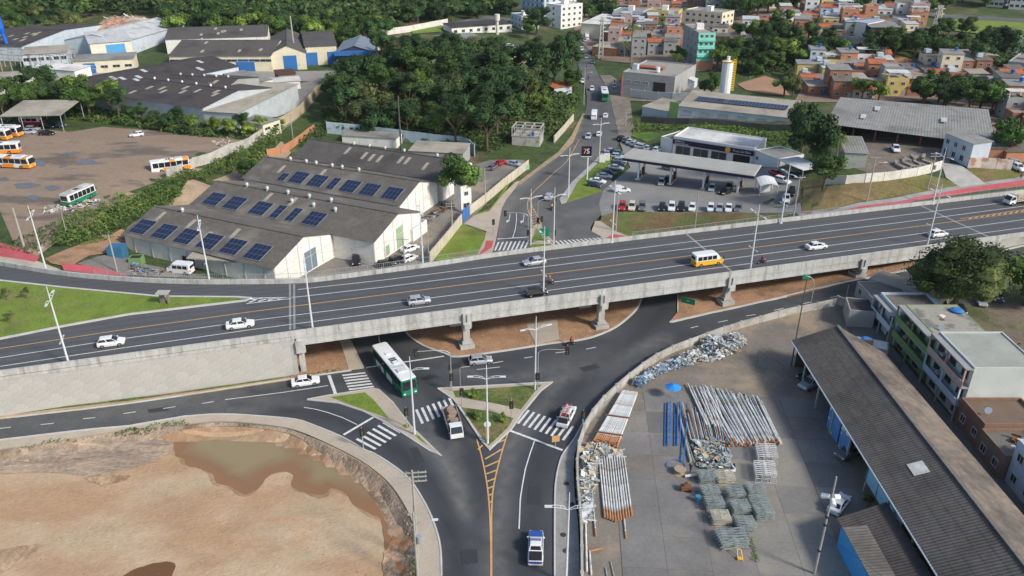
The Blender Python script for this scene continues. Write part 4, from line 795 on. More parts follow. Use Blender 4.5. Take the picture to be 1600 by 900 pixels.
# ================= street furniture =================
POLE = M('pole_white', (.66, .68, .70), .45, .05, 1, metal=.1); PGREY = M('pole_concrete', (.36, .34, .31), .85, .15, 1); GALV = M('galvanised', (.42, .45, .47), .5, .12, 2, metal=.4)
def streetlamp(loc, label, rz=0.0, h=13.0, lower=True, group='tall white street lamps', sets=None):
    th = thing('street_lamp', label, 'street lamp', loc, rz, group); key = ('lamp', h)
    if key not in MEM:
        b = MB(); b.tube((0, 0, 0), (0, 0, h*.8), .17, .1, 8); b.tube((0, 0, h*.8), (0, 0, h), .09, .05, 6); b.box((0, 0, .05), (.5, .5, .1))
        A = []
        for s_ in (-1, 1):
            m = MB()
            for dy in (-.2, .2): m.path([(0, dy*.3, -.35), (s_*.7, dy, 0), (s_*1.5, dy, .12), (s_*2.1, dy*.6, .05)], .035, 5)
            m.box((s_*.9, 0, .03), (.06, .4, .06)); l = MB(); l.box((s_*2.2, 0, .08), (.8, .34, .1)); A.append((m.mesh('arm', POLE), l.mesh('luminaire', M('luminaire', (.6, .62, .64), .4))))
        MEM[key] = (b.mesh('pole', POLE), A)
    pm, A = MEM[key]; part('pole', pm, th)
    for z, sc in (sets or ([(h*.85, 1), (h*.33, .55)] if lower else [(h*.85, 1)])):
        for am, lm in A: a = part('arm', am, th, (0, 0, z)); a.scale = (sc, sc, sc); part('luminaire', lm, a)
    return th
def utilitypole(base, h, label, rz=0.0, arms=1, mat=None, lean=(0, 0), light=False, r=.14, group=None, cross=1.2, z=None, trafo=False):
    x, y, zz_ = base; th = thing('utility_pole', label, 'utility pole', base, rz, group); b = MB(); b.tube((0, 0, -.3), (lean[0], lean[1], h), r*1.3, r*.8, 8); b.build('pole', mat or PGREY, th)
    for k in range(arms):
        b = MB(); b.box((lean[0], lean[1], h-.35-k*.6), (cross*2, .12, .12)); o = b.build('crossarm', mat or PGREY, th)
        for q in (-1, -.45, .45, 1): b = MB(); b.tube((lean[0]+q*cross*.92, lean[1], h-.3-k*.6), (lean[0]+q*cross*.92, lean[1], h-.08-k*.6), .05, .03, 6); b.build('insulator', M('insulator', (.45, .42, .40), .3), o)
    if light:
        b = MB(); b.path([(lean[0]*.8, lean[1], h*.8), (lean[0]*.8+.8, 0, h*.86), (lean[0]*.8+2.0, 0, h*.87)], .045, 5); o = b.build('lamp_arm', GALV, th); b = MB(); b.box((lean[0]*.8+2.3, 0, h*.87), (.7, .25, .12)); b.build('luminaire', M('luminaire', (.6, .62, .64), .4), o)
    if trafo: b = MB(); b.tube((.45, 0, h*.55), (.45, 0, h*.55+1), .32, n=10); b.build('transformer', GALV, th)
    return th
def wire(a, b_, label, sag=.6, r=.02, group=None, n=8):
    q = [(a[0]+(b_[0]-a[0])*i/n, a[1]+(b_[1]-a[1])*i/n, a[2]+(b_[2]-a[2])*i/n-sag*4*(i/n)*(1-i/n)) for i in range(n+1)]
    b = MB(); b.path(q, r, 3); return tag(b.build('wire', M('wire_grey', (.09, .09, .09), .6)), label, 'wire', group)
SIGB = M('signal_black', (.03, .03, .03), .6)
def signal(base, h, label, arm=0.0, rz=0.0, heads=(0.45,)):
    th = thing('traffic_signal', label, 'traffic signal', base, rz); b = MB(); b.tube((0, 0, 0), (0, 0, h), .08, .06, 7); b.build('pole', GALV, th)
    if arm: b = MB(); b.path([(0, 0, h-.05), (arm*.12, 0, h+.45), (arm*.35, 0, h+.7), (arm, 0, h+.75)], .05, 6); b.build('arm', GALV, th)
    pos = [(0, -.2, h*f) for f in heads]+([(arm, 0, h+.55)] if arm else [])
    for x, y, z in pos:
        b = MB(); b.box((x, y, z), (.42, .28, 1.1)); b.box((x, y+.0, z), (.62, .04, 1.35)); o = b.build('signal_head', SIGB, th)
        for k, c in enumerate(((.25, .02, .02), (.25, .15, .02), (.02, .2, .06))): b = MB(); b.tube((x, y-.12, z+.33-.33*k), (x, y-.17, z+.33-.33*k), .1, n=8); b.build('lens', M('lens%d' % k if False else 'lens_'+('red', 'amber', 'green')[k], c, .3), o)
    return th
def sign(base, h, w, hh, mat, label, rz=0.0, arrow=False, cat='sign', name='road_sign', two=False, text=None, tcol=None, ts=.4, round_=False):
    th = thing(name, label, cat, base, rz); b = MB()
    for x in ((-w*.35, w*.35) if two else (0,)): b.tube((x, .06, 0), (x, .06, h+hh*.4), .05, n=6)
    b.build('post', GALV, th); b = MB()
    if round_: b.tube((0, -.02, h), (0, .02, h), w/2, n=16)
    else: b.box((0, 0, h), (w, .06, hh))
    p = b.build('board', mat, th)
    if text: lettering(text, th, (0, -.045, h), 0, ts, tcol or WHITE)
    return th
def lettering(txt, parent, loc, rz, size, mat, up=True, ax='CENTER'):
    cu = bpy.data.curves.new('lettering', 'FONT'); cu.body = txt; cu.size = size; cu.align_x = ax; cu.align_y = 'CENTER'; cu.extrude = .012; cu.resolution_u = 2
    cu.materials.append(mat); t_ = bpy.data.objects.new('tmp', cu); COL.objects.link(t_); dg = bpy.context.evaluated_depsgraph_get(); dg.update(); me = bpy.data.meshes.new_from_object(t_.evaluated_get(dg)); me.name = 'lettering'; bpy.data.objects.remove(t_)
    o = bpy.data.objects.new('lettering', me); COL.objects.link(o); o.parent = parent; o.location = loc; o.rotation_euler = (pi/2 if up else 0, 0, rz); REG.setdefault(parent.name, []).append(o) if parent else None; return o
# ================= buildings =================
def fr(p0, p1):
    """frame on the ground from front-left to front-right"""
    dx, dy = p1[0]-p0[0], p1[1]-p0[1]; return hypot(dx, dy), atan2(dy, dx)
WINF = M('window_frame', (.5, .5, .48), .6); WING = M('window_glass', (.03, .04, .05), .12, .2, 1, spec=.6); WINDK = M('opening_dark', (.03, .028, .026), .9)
def window(th, loc, w, h, rz=0.0, glass=None, frame=None, sill=True, name='window', parent=None):
    """frame proud of the wall, glass set back inside it; wall faces local -y"""
    k = ('win', round(w, 2), round(h, 2), (frame or WINF).name, (glass or WING).name)
    if k not in MEM:
        f = MB(); t = .09
        for c, d in (((0, -.03, h/2), (w+2*t, .12, t)), ((0, -.03, -h/2), (w+2*t, .16, t)), ((-w/2-t/2, -.03, 0), (t, .12, h)), ((w/2+t/2, -.03, 0), (t, .12, h)), ((0, -.025, 0), (.06, .06, h))): f.box(c, d)
        g = MB(); g.quad((-w/2, -.012, -h/2), (w/2, -.012, -h/2), (w/2, -.012, h/2), (-w/2, -.012, h/2)); MEM[k] = (f.mesh(name, frame or WINF), g.mesh('pane', glass or WING))
    f, g = MEM[k]; o = part(name, f, th, loc, rz); part('pane', g, o); return o
def facade(th, side, L, Dp, z0, n, w, h, xs=None, **kw):
    """n windows on side 0 front,1 right,2 back,3 left of a block L x Dp with origin at front-left"""
    ln = L if side in (0, 2) else Dp
    for i in range(n):
        t = (i+.5)/n*ln if xs is None else xs[i]
        loc, rz = {0: ((t, 0, z0), 0), 1: ((L, t, z0), pi/2), 2: ((L-t, Dp, z0), pi), 3: ((0, Dp-t, z0), -pi/2)}[side]; window(th, loc, w, h, rz, **kw)
def door(th, loc, w, h, rz, mat, name='door'):
    b = MB(); b.box((0, -.02, h/2), (w, .08, h)); b.box((0, -.03, h+.06), (w+.24, .12, .12)); 
    for s_ in (-1, 1): b.box((s_*(w/2+.06), -.03, h/2), (.12, .12, h))
    b.box((0, -.07, h/2), (.04, .02, h*.96)); o = b.build(name, mat, th); o.location = loc; o.rotation_euler = (0, 0, rz); return o
def corr(b, p00, p10, p11, p01, period=.5, amp=.07, mi=0, lap=3.0, lift=0.0):
    """corrugated sheet: p00-p10 along the ridge, p00-p01 down the slope; laps step every few metres"""
    p00, p10, p11, p01 = map(Vector, (p00, p10, p11, p01)); n = max(2, int((p10-p00).length/period)*2); k = max(1, round((p01-p00).length/lap)); N = ((p10-p00).cross(p01-p00)).normalized()
    if N.z < 0: N = -N
    for r in range(k):
        vs = []; t0, t1 = r/k, (r+1)/k
        for i in range(n+1):
            u = i/n; a = p00.lerp(p10, u); c = p01.lerp(p11, u); h = amp*(i % 2)+lift; vs += [a.lerp(c, t0)+N*(h-.0), a.lerp(c, t1+.004)+N*(h+.02)]
        fs = [(2*i, 2*i+1, 2*i+3, 2*i+2) for i in range(n)]; b.add(vs, fs, mi)
    return N
def roofmat(name, c, c2=None, v=.14): return M(name, c, .85, v, .5, .1, 4, col2=c2 or tuple(x*.6 for x in c), thr=(.5, .72, .12), fine=(1.6, .12), detail=6)
RF = {'dark': roofmat('roof_dark', (.095, .088, .082)), 'brown': roofmat('roof_brown', (.118, .108, .095), (.19, .175, .15), .2), 'grey': roofmat('roof_grey', (.26, .255, .24)), 'beige': roofmat('roof_beige', (.36, .33, .27)), 'pale': roofmat('roof_pale', (.48, .50, .50)), 'blue': roofmat('roof_blue', (.30, .36, .42)), 'white': roofmat('roof_white', (.62, .61, .58)), 'tile': roofmat('roof_tile', (.40, .13, .06)), 'slab': roofmat('roof_slab', (.32, .30, .27)), 'shade': roofmat('roof_drab', (.17, .155, .135)), 'charcoal': roofmat('roof_charcoal', (.065, .058, .056))}  # the entry keyed shade is a plain dull grey-brown roof colour
def wallmat(name, c, v=.12): return M('wall_'+name, c, .88, v, .35, .06, 5, col2=tuple(x*.72 for x in c), thr=(.55, .8, .3), fine=(2.5, .06))
WL_ = {k: wallmat(k, c) for k, c in {'white': (.76, .74, .69), 'cream': (.68, .62, .46), 'grey': (.34, .34, .33), 'brick': (.33, .155, .095), 'orange': (.46, .22, .12), 'blue': (.30, .42, .55), 'green': (.17, .28, .10), 'teal': (.20, .60, .50), 'yellow': (.60, .47, .17), 'pink': (.46, .33, .29), 'brown': (.25, .17, .12), 'steel': (.42, .46, .48), 'royal': (.04, .16, .42), 'red': (.42, .10, .09), 'bluewhite': (.50, .56, .62)}.items()}
def block(name, label, cat, p0, p1, dep, h, wall, roof='slab', parapet_=.4, group=None, z=None, roofshape='flat', over=.3, rise=.8, base=1.0):
    """rectangular building; p0,p1 world points of front-left, front-right foot; depth goes back (left of p0->p1)"""
    L, a = fr(p0, p1); zz_ = (min(p0[2], p1[2]) if z is None else z); th = thing(name, label, cat, (p0[0], p0[1], zz_), a, group); wm = WL_.get(wall, wall); rm = RF.get(roof, roof)
    b = MB()
    if roofshape == 'flat':
        b.box((L/2, dep/2, (h-base)/2), (L, dep, h+base)); b.build('wall', wm, th)
        if parapet_:
            for i, (c, d) in enumerate((((L/2, .1, h+parapet_/2), (L, .2, parapet_)), ((L/2, dep-.1, h+parapet_/2), (L, .2, parapet_)), ((.1, dep/2, h+parapet_/2), (.2, dep-.4, parapet_)), ((L-.1, dep/2, h+parapet_/2), (.2, dep-.4, parapet_)))): q = MB(); q.box(c, d); q.build('parapet', wm, th)
        b = MB(); b.box((L/2, dep/2, h+.03), (L-.4, dep-.4, .06)); b.build('roof', rm, th)
    elif roofshape == 'mono':
        b.hexa([(0, 0, -base), (L, 0, -base), (L, dep, -base), (0, dep, -base)], [(0, 0, h), (L, 0, h), (L, dep, h+rise), (0, dep, h+rise)]); b.build('wall', wm, th)
        b = MB(); corr(b, (-over, dep+over, h+rise+.06), (L+over, dep+over, h+rise+.06), (L+over, -over, h+.03), (-over, -over, h+.03), .6, .06); b.build('roof', rm, th)
    else:   # gable, ridge along x ('gx') or along y ('gy')
        if roofshape == 'gx': vs = [(0, 0, -base), (L, 0, -base), (L, dep, -base), (0, dep, -base), (0, 0, h), (L, 0, h), (L, dep, h), (0, dep, h), (0, dep/2, h+rise), (L, dep/2, h+rise)]; fs = [(0, 1, 5, 4), (1, 2, 6, 9, 5), (2, 3, 7, 6), (3, 0, 4, 8, 7), (4, 5, 9, 8), (6, 7, 8, 9)]
        else: vs = [(0, 0, -base), (L, 0, -base), (L, dep, -base), (0, dep, -base), (0, 0, h), (L, 0, h), (L, dep, h), (0, dep, h), (L/2, 0, h+rise), (L/2, dep, h+rise)]; fs = [(0, 1, 5, 8, 4), (1, 2, 6, 5), (2, 3, 7, 9, 6), (3, 0, 4, 7), (5, 6, 9, 8), (7, 4, 8, 9)]
        b.add(vs, fs); b.build('wall', wm, th); o_ = over; k = rise/(dep/2 if roofshape == 'gx' else L/2)
        if roofshape == 'gx': S_ = [((-o_, dep/2, h+rise), (L+o_, dep/2, h+rise), (L+o_, -o_, h-k*o_), (-o_, -o_, h-k*o_)), ((-o_, dep/2, h+rise), (L+o_, dep/2, h+rise), (L+o_, dep+o_, h-k*o_), (-o_, dep+o_, h-k*o_))]
        else: S_ = [((L/2, -o_, h+rise), (L/2, dep+o_, h+rise), (-o_, dep+o_, h-k*o_), (-o_, -o_, h-k*o_)), ((L/2, -o_, h+rise), (L/2, dep+o_, h+rise), (L+o_, dep+o_, h-k*o_), (L+o_, -o_, h-k*o_))]
        for s_ in S_: b = MB(); corr(b, *s_, period=.6 if h < 20 else 1, amp=.06, lift=.08); b.build('roof', rm, th)
        b = MB(); q = [(-o_, dep/2, h+rise), (L+o_, dep/2, h+rise)] if roofshape == 'gx' else [(L/2, -o_, h+rise), (L/2, dep+o_, h+rise)]; b.sweep(q, .6, .12, .2); b.build('ridge_cap', rm, th)
    return th
def onroof(th, x, y, z, size, name, mat, slope=0.0, axis_='x'):
    b = MB(); b.box((0, 0, 0), size); o = b.build(name, mat, th); o.location = (x, y, z); o.rotation_euler = (slope, 0, 0) if axis_ == 'x' else (0, slope, 0); return o
def canopy(name, label, cat, p0, p1, dep, h, roof, nx=3, t=.15, slope=0.0, post=.12, mat=None, group=None):
    L, a = fr(p0, p1); th = thing(name, label, cat, p0, a, group); b = MB(); corr(b, (-.3, dep+.3, h+slope), (L+.3, dep+.3, h+slope), (L+.3, -.3, h), (-.3, -.3, h), .6, .06); b.hexa([(-.3, -.3, h-.15), (L+.3, -.3, h-.15), (L+.3, dep+.3, h+slope-.15), (-.3, dep+.3, h+slope-.15)], [(-.3, -.3, h-.03), (L+.3, -.3, h-.03), (L+.3, dep+.3, h+slope-.03), (-.3, dep+.3, h+slope-.03)]); b.build('roof', RF.get(roof, roof), th)
    for i in range(nx):
        for y, hh in ((.1, h), (dep-.1, h+slope)): b = MB(); b.tube((L*i/(nx-1), y, -.5), (L*i/(nx-1), y, hh-.1), post, n=6); b.build('post', mat or GALV, th)
    return th
# ================= ground areas =================
slab('bus_yard', [(-200, 340), (0, 330), (28, 395), (75, 378), (130, 345), (200, 300), (262, 278), (345, 246), (395, 208), (330, 215), (250, 205), (160, 198), (110, 206), (0, 195), (-200, 190)], BUSYARD, .0, 0, 5)
for i, q in enumerate([(135, 253, 16, 5), (98, 260, 6, 2), (40, 290, 20, 4), (82, 294, 11, 3.5), (52, 309, 10, 4), (60, 255, 12, 5), (108, 240, 9, 2.5), (5, 280, 8, 3)]):
    c = [(q[0]+q[2]*cos(a)*(1+.25*sin(3*a+i)), q[1]+q[3]*sin(a)*(1+.3*cos(2*a+i))) for a in [2*pi*k/14 for k in range(14)]]
    sheet('puddle', R(c), M('puddle_grey', (.115, .10, .09), .2, .1, .4, spec=.5), .05, 2)
slab('dirt_track', [(28, 395), (75, 378), (130, 345), (200, 300), (215, 304), (150, 342), (95, 375), (60, 400)], M('track_earth', (.33, .25, .17), .95, .18, .3, fine=(2, .12)), .05, 0, 4)
slab('dirt_track', [(70, 405), (190, 358), (205, 366), (175, 395), (140, 400), (110, 418), (80, 412)], DIRT, .1, 0, 3)
slab('cycle_path', [(-100, 372), (0, 380), (30, 388), (62, 402), (55, 410), (20, 404), (-100, 388)], RED, .14, .1, 3)
slab('cycle_path', [(95, 412), (130, 415), (160, 420), (200, 431), (150, 429), (100, 423)], RED, .14, .1, 3)
slab('pavement', [(-100, 386), (0, 396), (60, 409), (95, 422), (60, 421), (0, 408), (-100, 392)], PAVE, .1, .1, 3)
slab('dirt_track', [(188, 374), (200, 358), (260, 322), (330, 284), (400, 262), (425, 238), (440, 222), (455, 240), (405, 282), (330, 306), (260, 345), (215, 376)], M('track_earth', (.3, .2, .1)), .35, 0, 2.5)
slab('yard', [(120, 412), (180, 395), (215, 410), (430, 450), (520, 400), (600, 370), (660, 330), (670, 300), (740, 275), (700, 400), (600, 425), (500, 436), (450, 438), (300, 434), (200, 430)], M('yard_concrete', (.20, .185, .165), .9, .2, .12, .1, 4, col2=(.27, .235, .19), thr=(.48, .6, .08), fine=(2, .12)), .03, 0, 4)
slab('yard', [(665, 335), (700, 300), (725, 262), (765, 250), (822, 250), (790, 285), (735, 345), (690, 400), (650, 400)], M('yard_concrete', (.2, .2, .2)), .06, 0, 4)
slab('lawn', [(675, 405), (722, 351), (752, 360), (760, 364), (755, 380), (745, 398), (700, 412)], GRASS, .1, .1, 3)
slab('lawn', [(736, 338), (765, 326), (775, 315), (790, 290), (795, 288), (785, 310), (773, 328), (760, 334)], GRASS, .1, .1, 3)
slab('pavement', [(725, 350), (740, 338), (765, 330), (785, 305), (805, 285), (812, 283), (808, 291), (791, 312), (784, 326), (776, 370), (773, 384), (768, 398), (745, 400), (757, 375), (760, 362)], PAVE, .12, .15, 3)
slab('cycle_path', [(760, 377), (771, 377), (768, 388), (752, 398), (746, 400), (757, 388)], RED, .17, .1, 2)
slab('pavement', [(812, 283), (840, 262), (872, 238), (893, 212), (910, 178), (914, 178), (896, 222), (876, 242), (833, 273), (809, 292)], M('verge_dry', (.33, .26, .16), .95, .2, .4, fine=(2, .15)), .12, .15, 3)
# petrol station forecourt, its verge and banks
slab('forecourt', [(942, 299), (985, 262), (968, 222), (975, 212), (1035, 236), (1050, 243), (1180, 258), (1250, 268), (1252, 332), (1175, 333), (1100, 332), (1000, 331), (962, 331), (940, 338), (936, 318)], M('forecourt_concrete', (.26, .255, .24), .85, .14, .12, .05, 5, col2=(.19, .185, .18), thr=(.52, .62, .06), fine=(3, .07)), .09, .1, 4)
slab('lawn', [(885, 317), (903, 285), (925, 265), (945, 245), (958, 243), (952, 262), (935, 275), (925, 290), (935, 297), (940, 299)], GRASS, .2, .15, 3)
slab('pavement', [(874, 312), (892, 287), (922, 259), (940, 240), (946, 243), (925, 264), (903, 284), (885, 317), (877, 319)], CONC, .17, .15, 3)
slab('verge', [(940, 338), (962, 331), (1000, 331.5), (1100, 332.5), (1190, 334), (1245, 333), (1180, 350), (1080, 366), (1010, 372), (985, 371), (960, 361), (938, 346)], M('verge_grass', (.13, .15, .045), .95, .25, .3, .4, 6, col2=(.19, .125, .06), thr=(.44, .58, .1), fine=(2, .25)), .1, .1, 3)
slab('pavement', [(924, 362), (930, 346), (938, 346), (960, 361), (985, 371), (1010, 373), (990, 385), (955, 388), (950, 376)], PAVE, .14, .15, 2.5)
slab('cycle_path', [(948, 372), (958, 367), (980, 370), (968, 379), (950, 381)], RED, .19, .1, 2)
slab('traffic_island', [(830, 358), (838, 351), (845, 352), (853, 366), (864, 377), (870, 388), (835, 394), (828, 392)], PAVE, .17, .2, 2)
slab('lawn', [(837, 359), (845, 361), (858, 376), (831, 378)], GRASS, .21, .05, 2)
slab('lawn', [(829, 383), (860, 382), (866, 387), (835, 390), (828, 389)], GRASS, .21, .05, 2)
# bank, pavement and red path beside the highway on the right
slab('bank', [(1252, 332), (1256, 290), (1300, 290), (1380, 283), (1440, 272), (1478, 280), (1500, 290), (1400, 308), (1300, 328), (1262, 335)], M('bank_grass', (.155, .15, .045), .95, .25, .25, .5, 6, col2=(.20, .145, .065), thr=(.45, .6, .08), fine=(2, .25)), .08, 0, 3)
slab('bank', [(1495, 268), (1520, 262), (1600, 268), (1700, 262), (1700, 276), (1600, 278), (1530, 285)], M('bank_grass', (.13, .145, .04)), .08, 0, 3)
slab('pavement', [(1245, 334), (1300, 329), (1400, 309), (1500, 290), (1600, 276), (1720, 262), (1720, 268), (1600, 282), (1500, 297), (1400, 317), (1320, 333), (1255, 341)], M('pavement_grey', (.3, .3, .3)), .1, .15, 3)
slab('cycle_path', [(1310, 332), (1400, 316), (1500, 296.5), (1600, 281.5), (1720, 267), (1720, 279), (1600, 290), (1500, 304), (1400, 320), (1330, 333)], RED, .13, .1, 3)
slab('driveway', [(1470, 255), (1500, 258), (1540, 288), (1500, 293), (1478, 278)], CONC, .12, .1, 3)
slab('storage_yard', [(1340, 210), (1500, 210), (1480, 262), (1450, 270), (1370, 274), (1330, 262)], M('yard_earth', (.19, .155, .125), .95, .25, .3, fine=(1.5, .2)), .06, 0, 4)
slab('grass_slope', [(985, 212), (1000, 192), (1060, 196), (1150, 190), (1240, 195), (1262, 225), (1250, 245), (1195, 222), (1060, 205), (1040, 210), (1010, 222)], M('slope_grass', (.10, .165, .03), .95, .3, .12, .6, 3, col2=(.06, .10, .025), thr=(.48, .6, .07), fine=(.9, .3)), .1, 0, 5)
slab('verge', [(937, 118), (955, 118), (975, 135), (985, 160), (990, 200), (985, 218), (968, 222), (964, 200), (955, 160)], M('verge_gravel', (.22, .185, .15), .95, .2, .3, col2=(.30, .25, .2), thr=(.5, .65, .1), fine=(1.5, .2)), .14, 0, 4)
slab('workshop_yard', [(985, 158), (1130, 162), (1135, 132), (1060, 130), (975, 145)], M('verge_gravel', (.2, .2, .2)), .16, 0, 4)
slab('town_ground', [(1240, 160), (1450, 158), (1570, 235), (1700, 230), (1700, 100), (1560, 122), (1420, 104), (1270, 96)], M('town_earth', (.27, .19, .135), .95, .25, .2, col2=(.2, .17, .14), thr=(.5, .62, .1), fine=(1, .2)), .1, 0, 6)
slab('town_ground', [(940, 95), (1120, 112), (1200, 66), (1440, 58), (1440, 20), (1250, -5), (890, -5), (900, 60)], M('town_earth', (.27, .2, .14)), .2, 0, 8)
slab('clay_pitch', [(1152, 132), (1195, 119), (1215, 126), (1235, 150), (1200, 148), (1165, 141)], M('clay', (.36, .21, .13), .95, .15, .1, fine=(1, .1)), .2, 0, 5)
0 and slab('car_park', [(1520, 470), (1600, 455), (1750, 460), (1750, 600), (1600, 560), (1540, 500)], M('parking_earth', (.17, .14, .105), .95, .2, .15, .3, 3, col2=(.085, .11, .04), thr=(.5, .62, .1), fine=(2, .18)), .05, 0, 4)
0 and slab('street', [(1352, 520), (1372, 548), (1408, 590), (1432, 605), (1470, 655), (1510, 700), (1600, 830), (1650, 900), (1560, 860), (1480, 740), (1400, 620), (1350, 560)], M('street_concrete', (.13, .125, .115), .9, .2, .3, fine=(2, .12)), .05, .0, 4)
slab('far_yard', [(645, 82), (700, 72), (800, 70), (830, 75), (825, 95), (700, 100), (650, 100)], M('far_asphalt', (.2, .19, .17), .9, .2, .1), .1, 0, 6)
slab('side_street', [(400, 165), (470, 130), (545, 115), (560, 122), (505, 140), (478, 175), (430, 215), (420, 200), (455, 170)], M('far_asphalt', (.2, .2, .2)), .12, 0, 5)
slab('depot_yard', [(60, 110), (270, 108), (450, 112), (550, 110), (540, 125), (460, 128), (260, 118), (100, 122)], M('depot_concrete', (.27, .255, .23), .9, .2, .1), .1, 0, 6)
slab('rubble_field', [(0, 45), (60, 38), (120, 45), (110, 62), (30, 66), (0, 62)], M('rubble_soil', (.22, .20, .16), .95, .3, .2, fine=(.6, .3)), .3, 0, 6)
slab('field', [(500, 30), (560, 24), (580, 42), (510, 48)], GRASS, .3, 0, 8); slab('field', [(430, 28), (490, 26), (490, 42), (425, 44)], GRASS, .3, 0, 8); slab('field', [(640, 40), (690, 36), (690, 50), (645, 54)], GRASS, .3, 0, 8)
slab('field', [(1470, 30), (1600, 34), (1700, 38), (1700, 55), (1560, 58), (1480, 48)], GRASS, .4, 0, 8)
slab('far_road', [(1400, 22), (1480, 30), (1600, 36), (1700, 42), (1700, 38), (1600, 31), (1480, 24), (1400, 18)], ASPHO, .5, 0, 8)
slab('far_road', [(1248, 20), (1262, 18), (1285, 0), (1270, 0)], ASPHO, .5, 0, 8); slab('far_road', [(695, 38), (760, 26), (800, 30), (800, 34), (760, 32), (700, 44)], ASPHO, .5, 0, 8)
# concrete slabs of the storage yard, laid one by one
YARD = [(909, 1000), (909, 900), (908, 817), (903, 775), (901, 735), (903, 706), (913, 674), (927, 650), (947, 626), (975, 601), (1017, 568), (1050, 551), (1094, 534), (1150, 514), (1200, 500), (1250, 488), (1307, 477), (1340, 500), (1420, 600), (1340, 640), (1400, 850), (1480, 1000)]
YP = R(YARD); sheet('storage_yard', YP, M('yard_base', (.20, .175, .145), .9, .2, .2, col2=(.27, .21, .15), thr=(.5, .62, .1), fine=(2, .1)), .0, 4)
ya = np.array(YP); ang_ = radians(-4); Ry = np.array([[cos(ang_), -sin(ang_)], [sin(ang_), cos(ang_)]]); q = ya@Ry; lo, hi = q.min(0), q.max(0)
yardroot = bpy.data.objects['storage_yard.001'] if 'storage_yard.001' in bpy.data.objects else bpy.data.objects['storage_yard']
sd = 5.2; rs = random.Random(4)
TINT = [CONCY, M('concrete_yard_pale', (.235, .225, .20), .88, .15, .2, .1, 6, col2=(.27, .235, .19), thr=(.5, .65, .12), fine=(2.5, .08)), M('concrete_yard_dark', (.165, .158, .15), .88, .2, .15, .1, 6, col2=(.21, .18, .155), thr=(.5, .62, .1), fine=(2.5, .08))]
for i in range(int((hi[0]-lo[0])/sd)+1):
    for j in range(int((hi[1]-lo[1])/sd)+1):
        c = lo+np.array([i+.5, j+.5])*sd; cs = [c+np.array(d)*(sd/2-.015) for d in ((-1, -1), (1, -1), (1, 1), (-1, 1))]; w = [Ry@k for k in cs]
        if sum(inpoly(np.array(w), YP)) < 4 or c[1] > hi[1]-26-rs.random()*4: continue
        zt = hg(*(Ry@c)); b = MB(); k = .002+rs.random()*.006; b.prism([tuple(p) for p in w], zt-.1, zt+.05+k); cpx = w[0][0]
        t_ = TINT[1] if (28 < w[0][0] < 36 and c[1] < hi[1]-22 and rs.random() < .8) or rs.random() < .05 else TINT[2] if rs.random() < .22 else TINT[0]
        o = b.build('concrete_slab', t_); o.parent = yardroot
# ================= long walls and fences =================
def wall_path(name, label, px, h, w, mat, cat='wall', post=0, posts=None, panel=0, closed=False):
    pts = dense(PS(*px), 2.5); th = thing(name, label, cat, pts[0])
    if panel:
        L = [0]; 
        for a, c in zip(pts, pts[1:]): L.append(L[-1]+hypot(c[0]-a[0], c[1]-a[1]))
        n = max(1, round(L[-1]/panel)); A = np.array(pts); g = lambda s_: tuple(np.interp(s_, L, A[:, k]) for k in range(3))
        for i in range(n):
            a, c = g(L[-1]*i/n), g(L[-1]*(i+1)/n); m = lerp(a, c, .02); e = lerp(a, c, .97); b = MB(); b.sweep([m, e], w, -.3, h-.03*(i % 2)); wp(th, 'wall_panel', b, mat)
            b = MB(); b.box((a[0], a[1], a[2]+h/2), (w+.12, w+.12, h+.15), atan2(c[1]-a[1], c[0]-a[0])); wp(th, 'post', b, posts or mat)
    else: b = MB(); b.sweep(pts, w, -.4, h); wp(th, 'wall', b, mat)
    return th
WCON = M('wall_render', (.44, .42, .38), .9, .2, .3, .1, 5, col2=(.25, .23, .2), thr=(.5, .68, .35), fine=(2, .1)); WWHITE = M('wall_limewash', (.62, .60, .55), .9, .15, .3, col2=(.36, .34, .3), thr=(.55, .72, .3), fine=(2, .08))
wall_path('boundary_wall', 'curved grey concrete wall between the lower road and the pipe storage yard', [(909, 1000), (909, 900), (908, 817), (903, 775), (901, 735), (903, 706), (913, 674), (927, 650), (947, 626), (975, 601), (1017, 568), (1050, 551), (1094, 534), (1150, 514), (1200, 500), (1250, 488), (1307, 476)], 1.35, .28, WCON, panel=4)
wall_path('boundary_wall', 'grey wall beside the parked cars at the end of the row houses', [(1307, 476), (1330, 482), (1340, 500)], 1.8, .25, WCON, panel=3)
wall_path('boundary_wall', 'long cream panel wall between the white warehouse yard and the avenue', [(672, 412), (700, 378), (722, 350)], 2.6, .18, M('precast', (.52, .47, .37), .9, .15, .4), panel=2.4)
wall_path('boundary_wall', 'cream panel wall along the avenue north of the blue gate', [(734, 336), (760, 316), (790, 290), (826, 262)], 2.4, .18, M('precast', (.5, .5, .4)), panel=2.4)
wall_path('boundary_wall', 'light blue wall behind the dark roofed warehouses under the wood', [(512, 208), (560, 212), (620, 220), (680, 228), (730, 232), (742, 245)], 3.6, .2, M('wall_paleblue', (.38, .47, .52), .9, .15, .4), panel=5)
wall_path('boundary_wall', 'pale concrete wall stepping along the edge of the bus yard', [(262, 280), (300, 262), (340, 250), (345, 247), (372, 236), (400, 222), (432, 204)], 2.6, .2, WCON, panel=3)
wall_path('boundary_wall', 'white wall along the top of the grass bank beside the red cycle path', [(1290, 288), (1330, 289), (1380, 283), (1440, 274), (1470, 264)], 2.2, .2, WWHITE, panel=5)
wall_path('boundary_wall', 'pink and white patched wall beside the driveway on the right', [(1512, 262), (1535, 262), (1548, 263), (1580, 266)], 2.6, .2, M('wall_pinkpatch', (.60, .52, .48), .9, .2, .3, col2=(.42, .24, .18), thr=(.5, .6, .4)), panel=4)
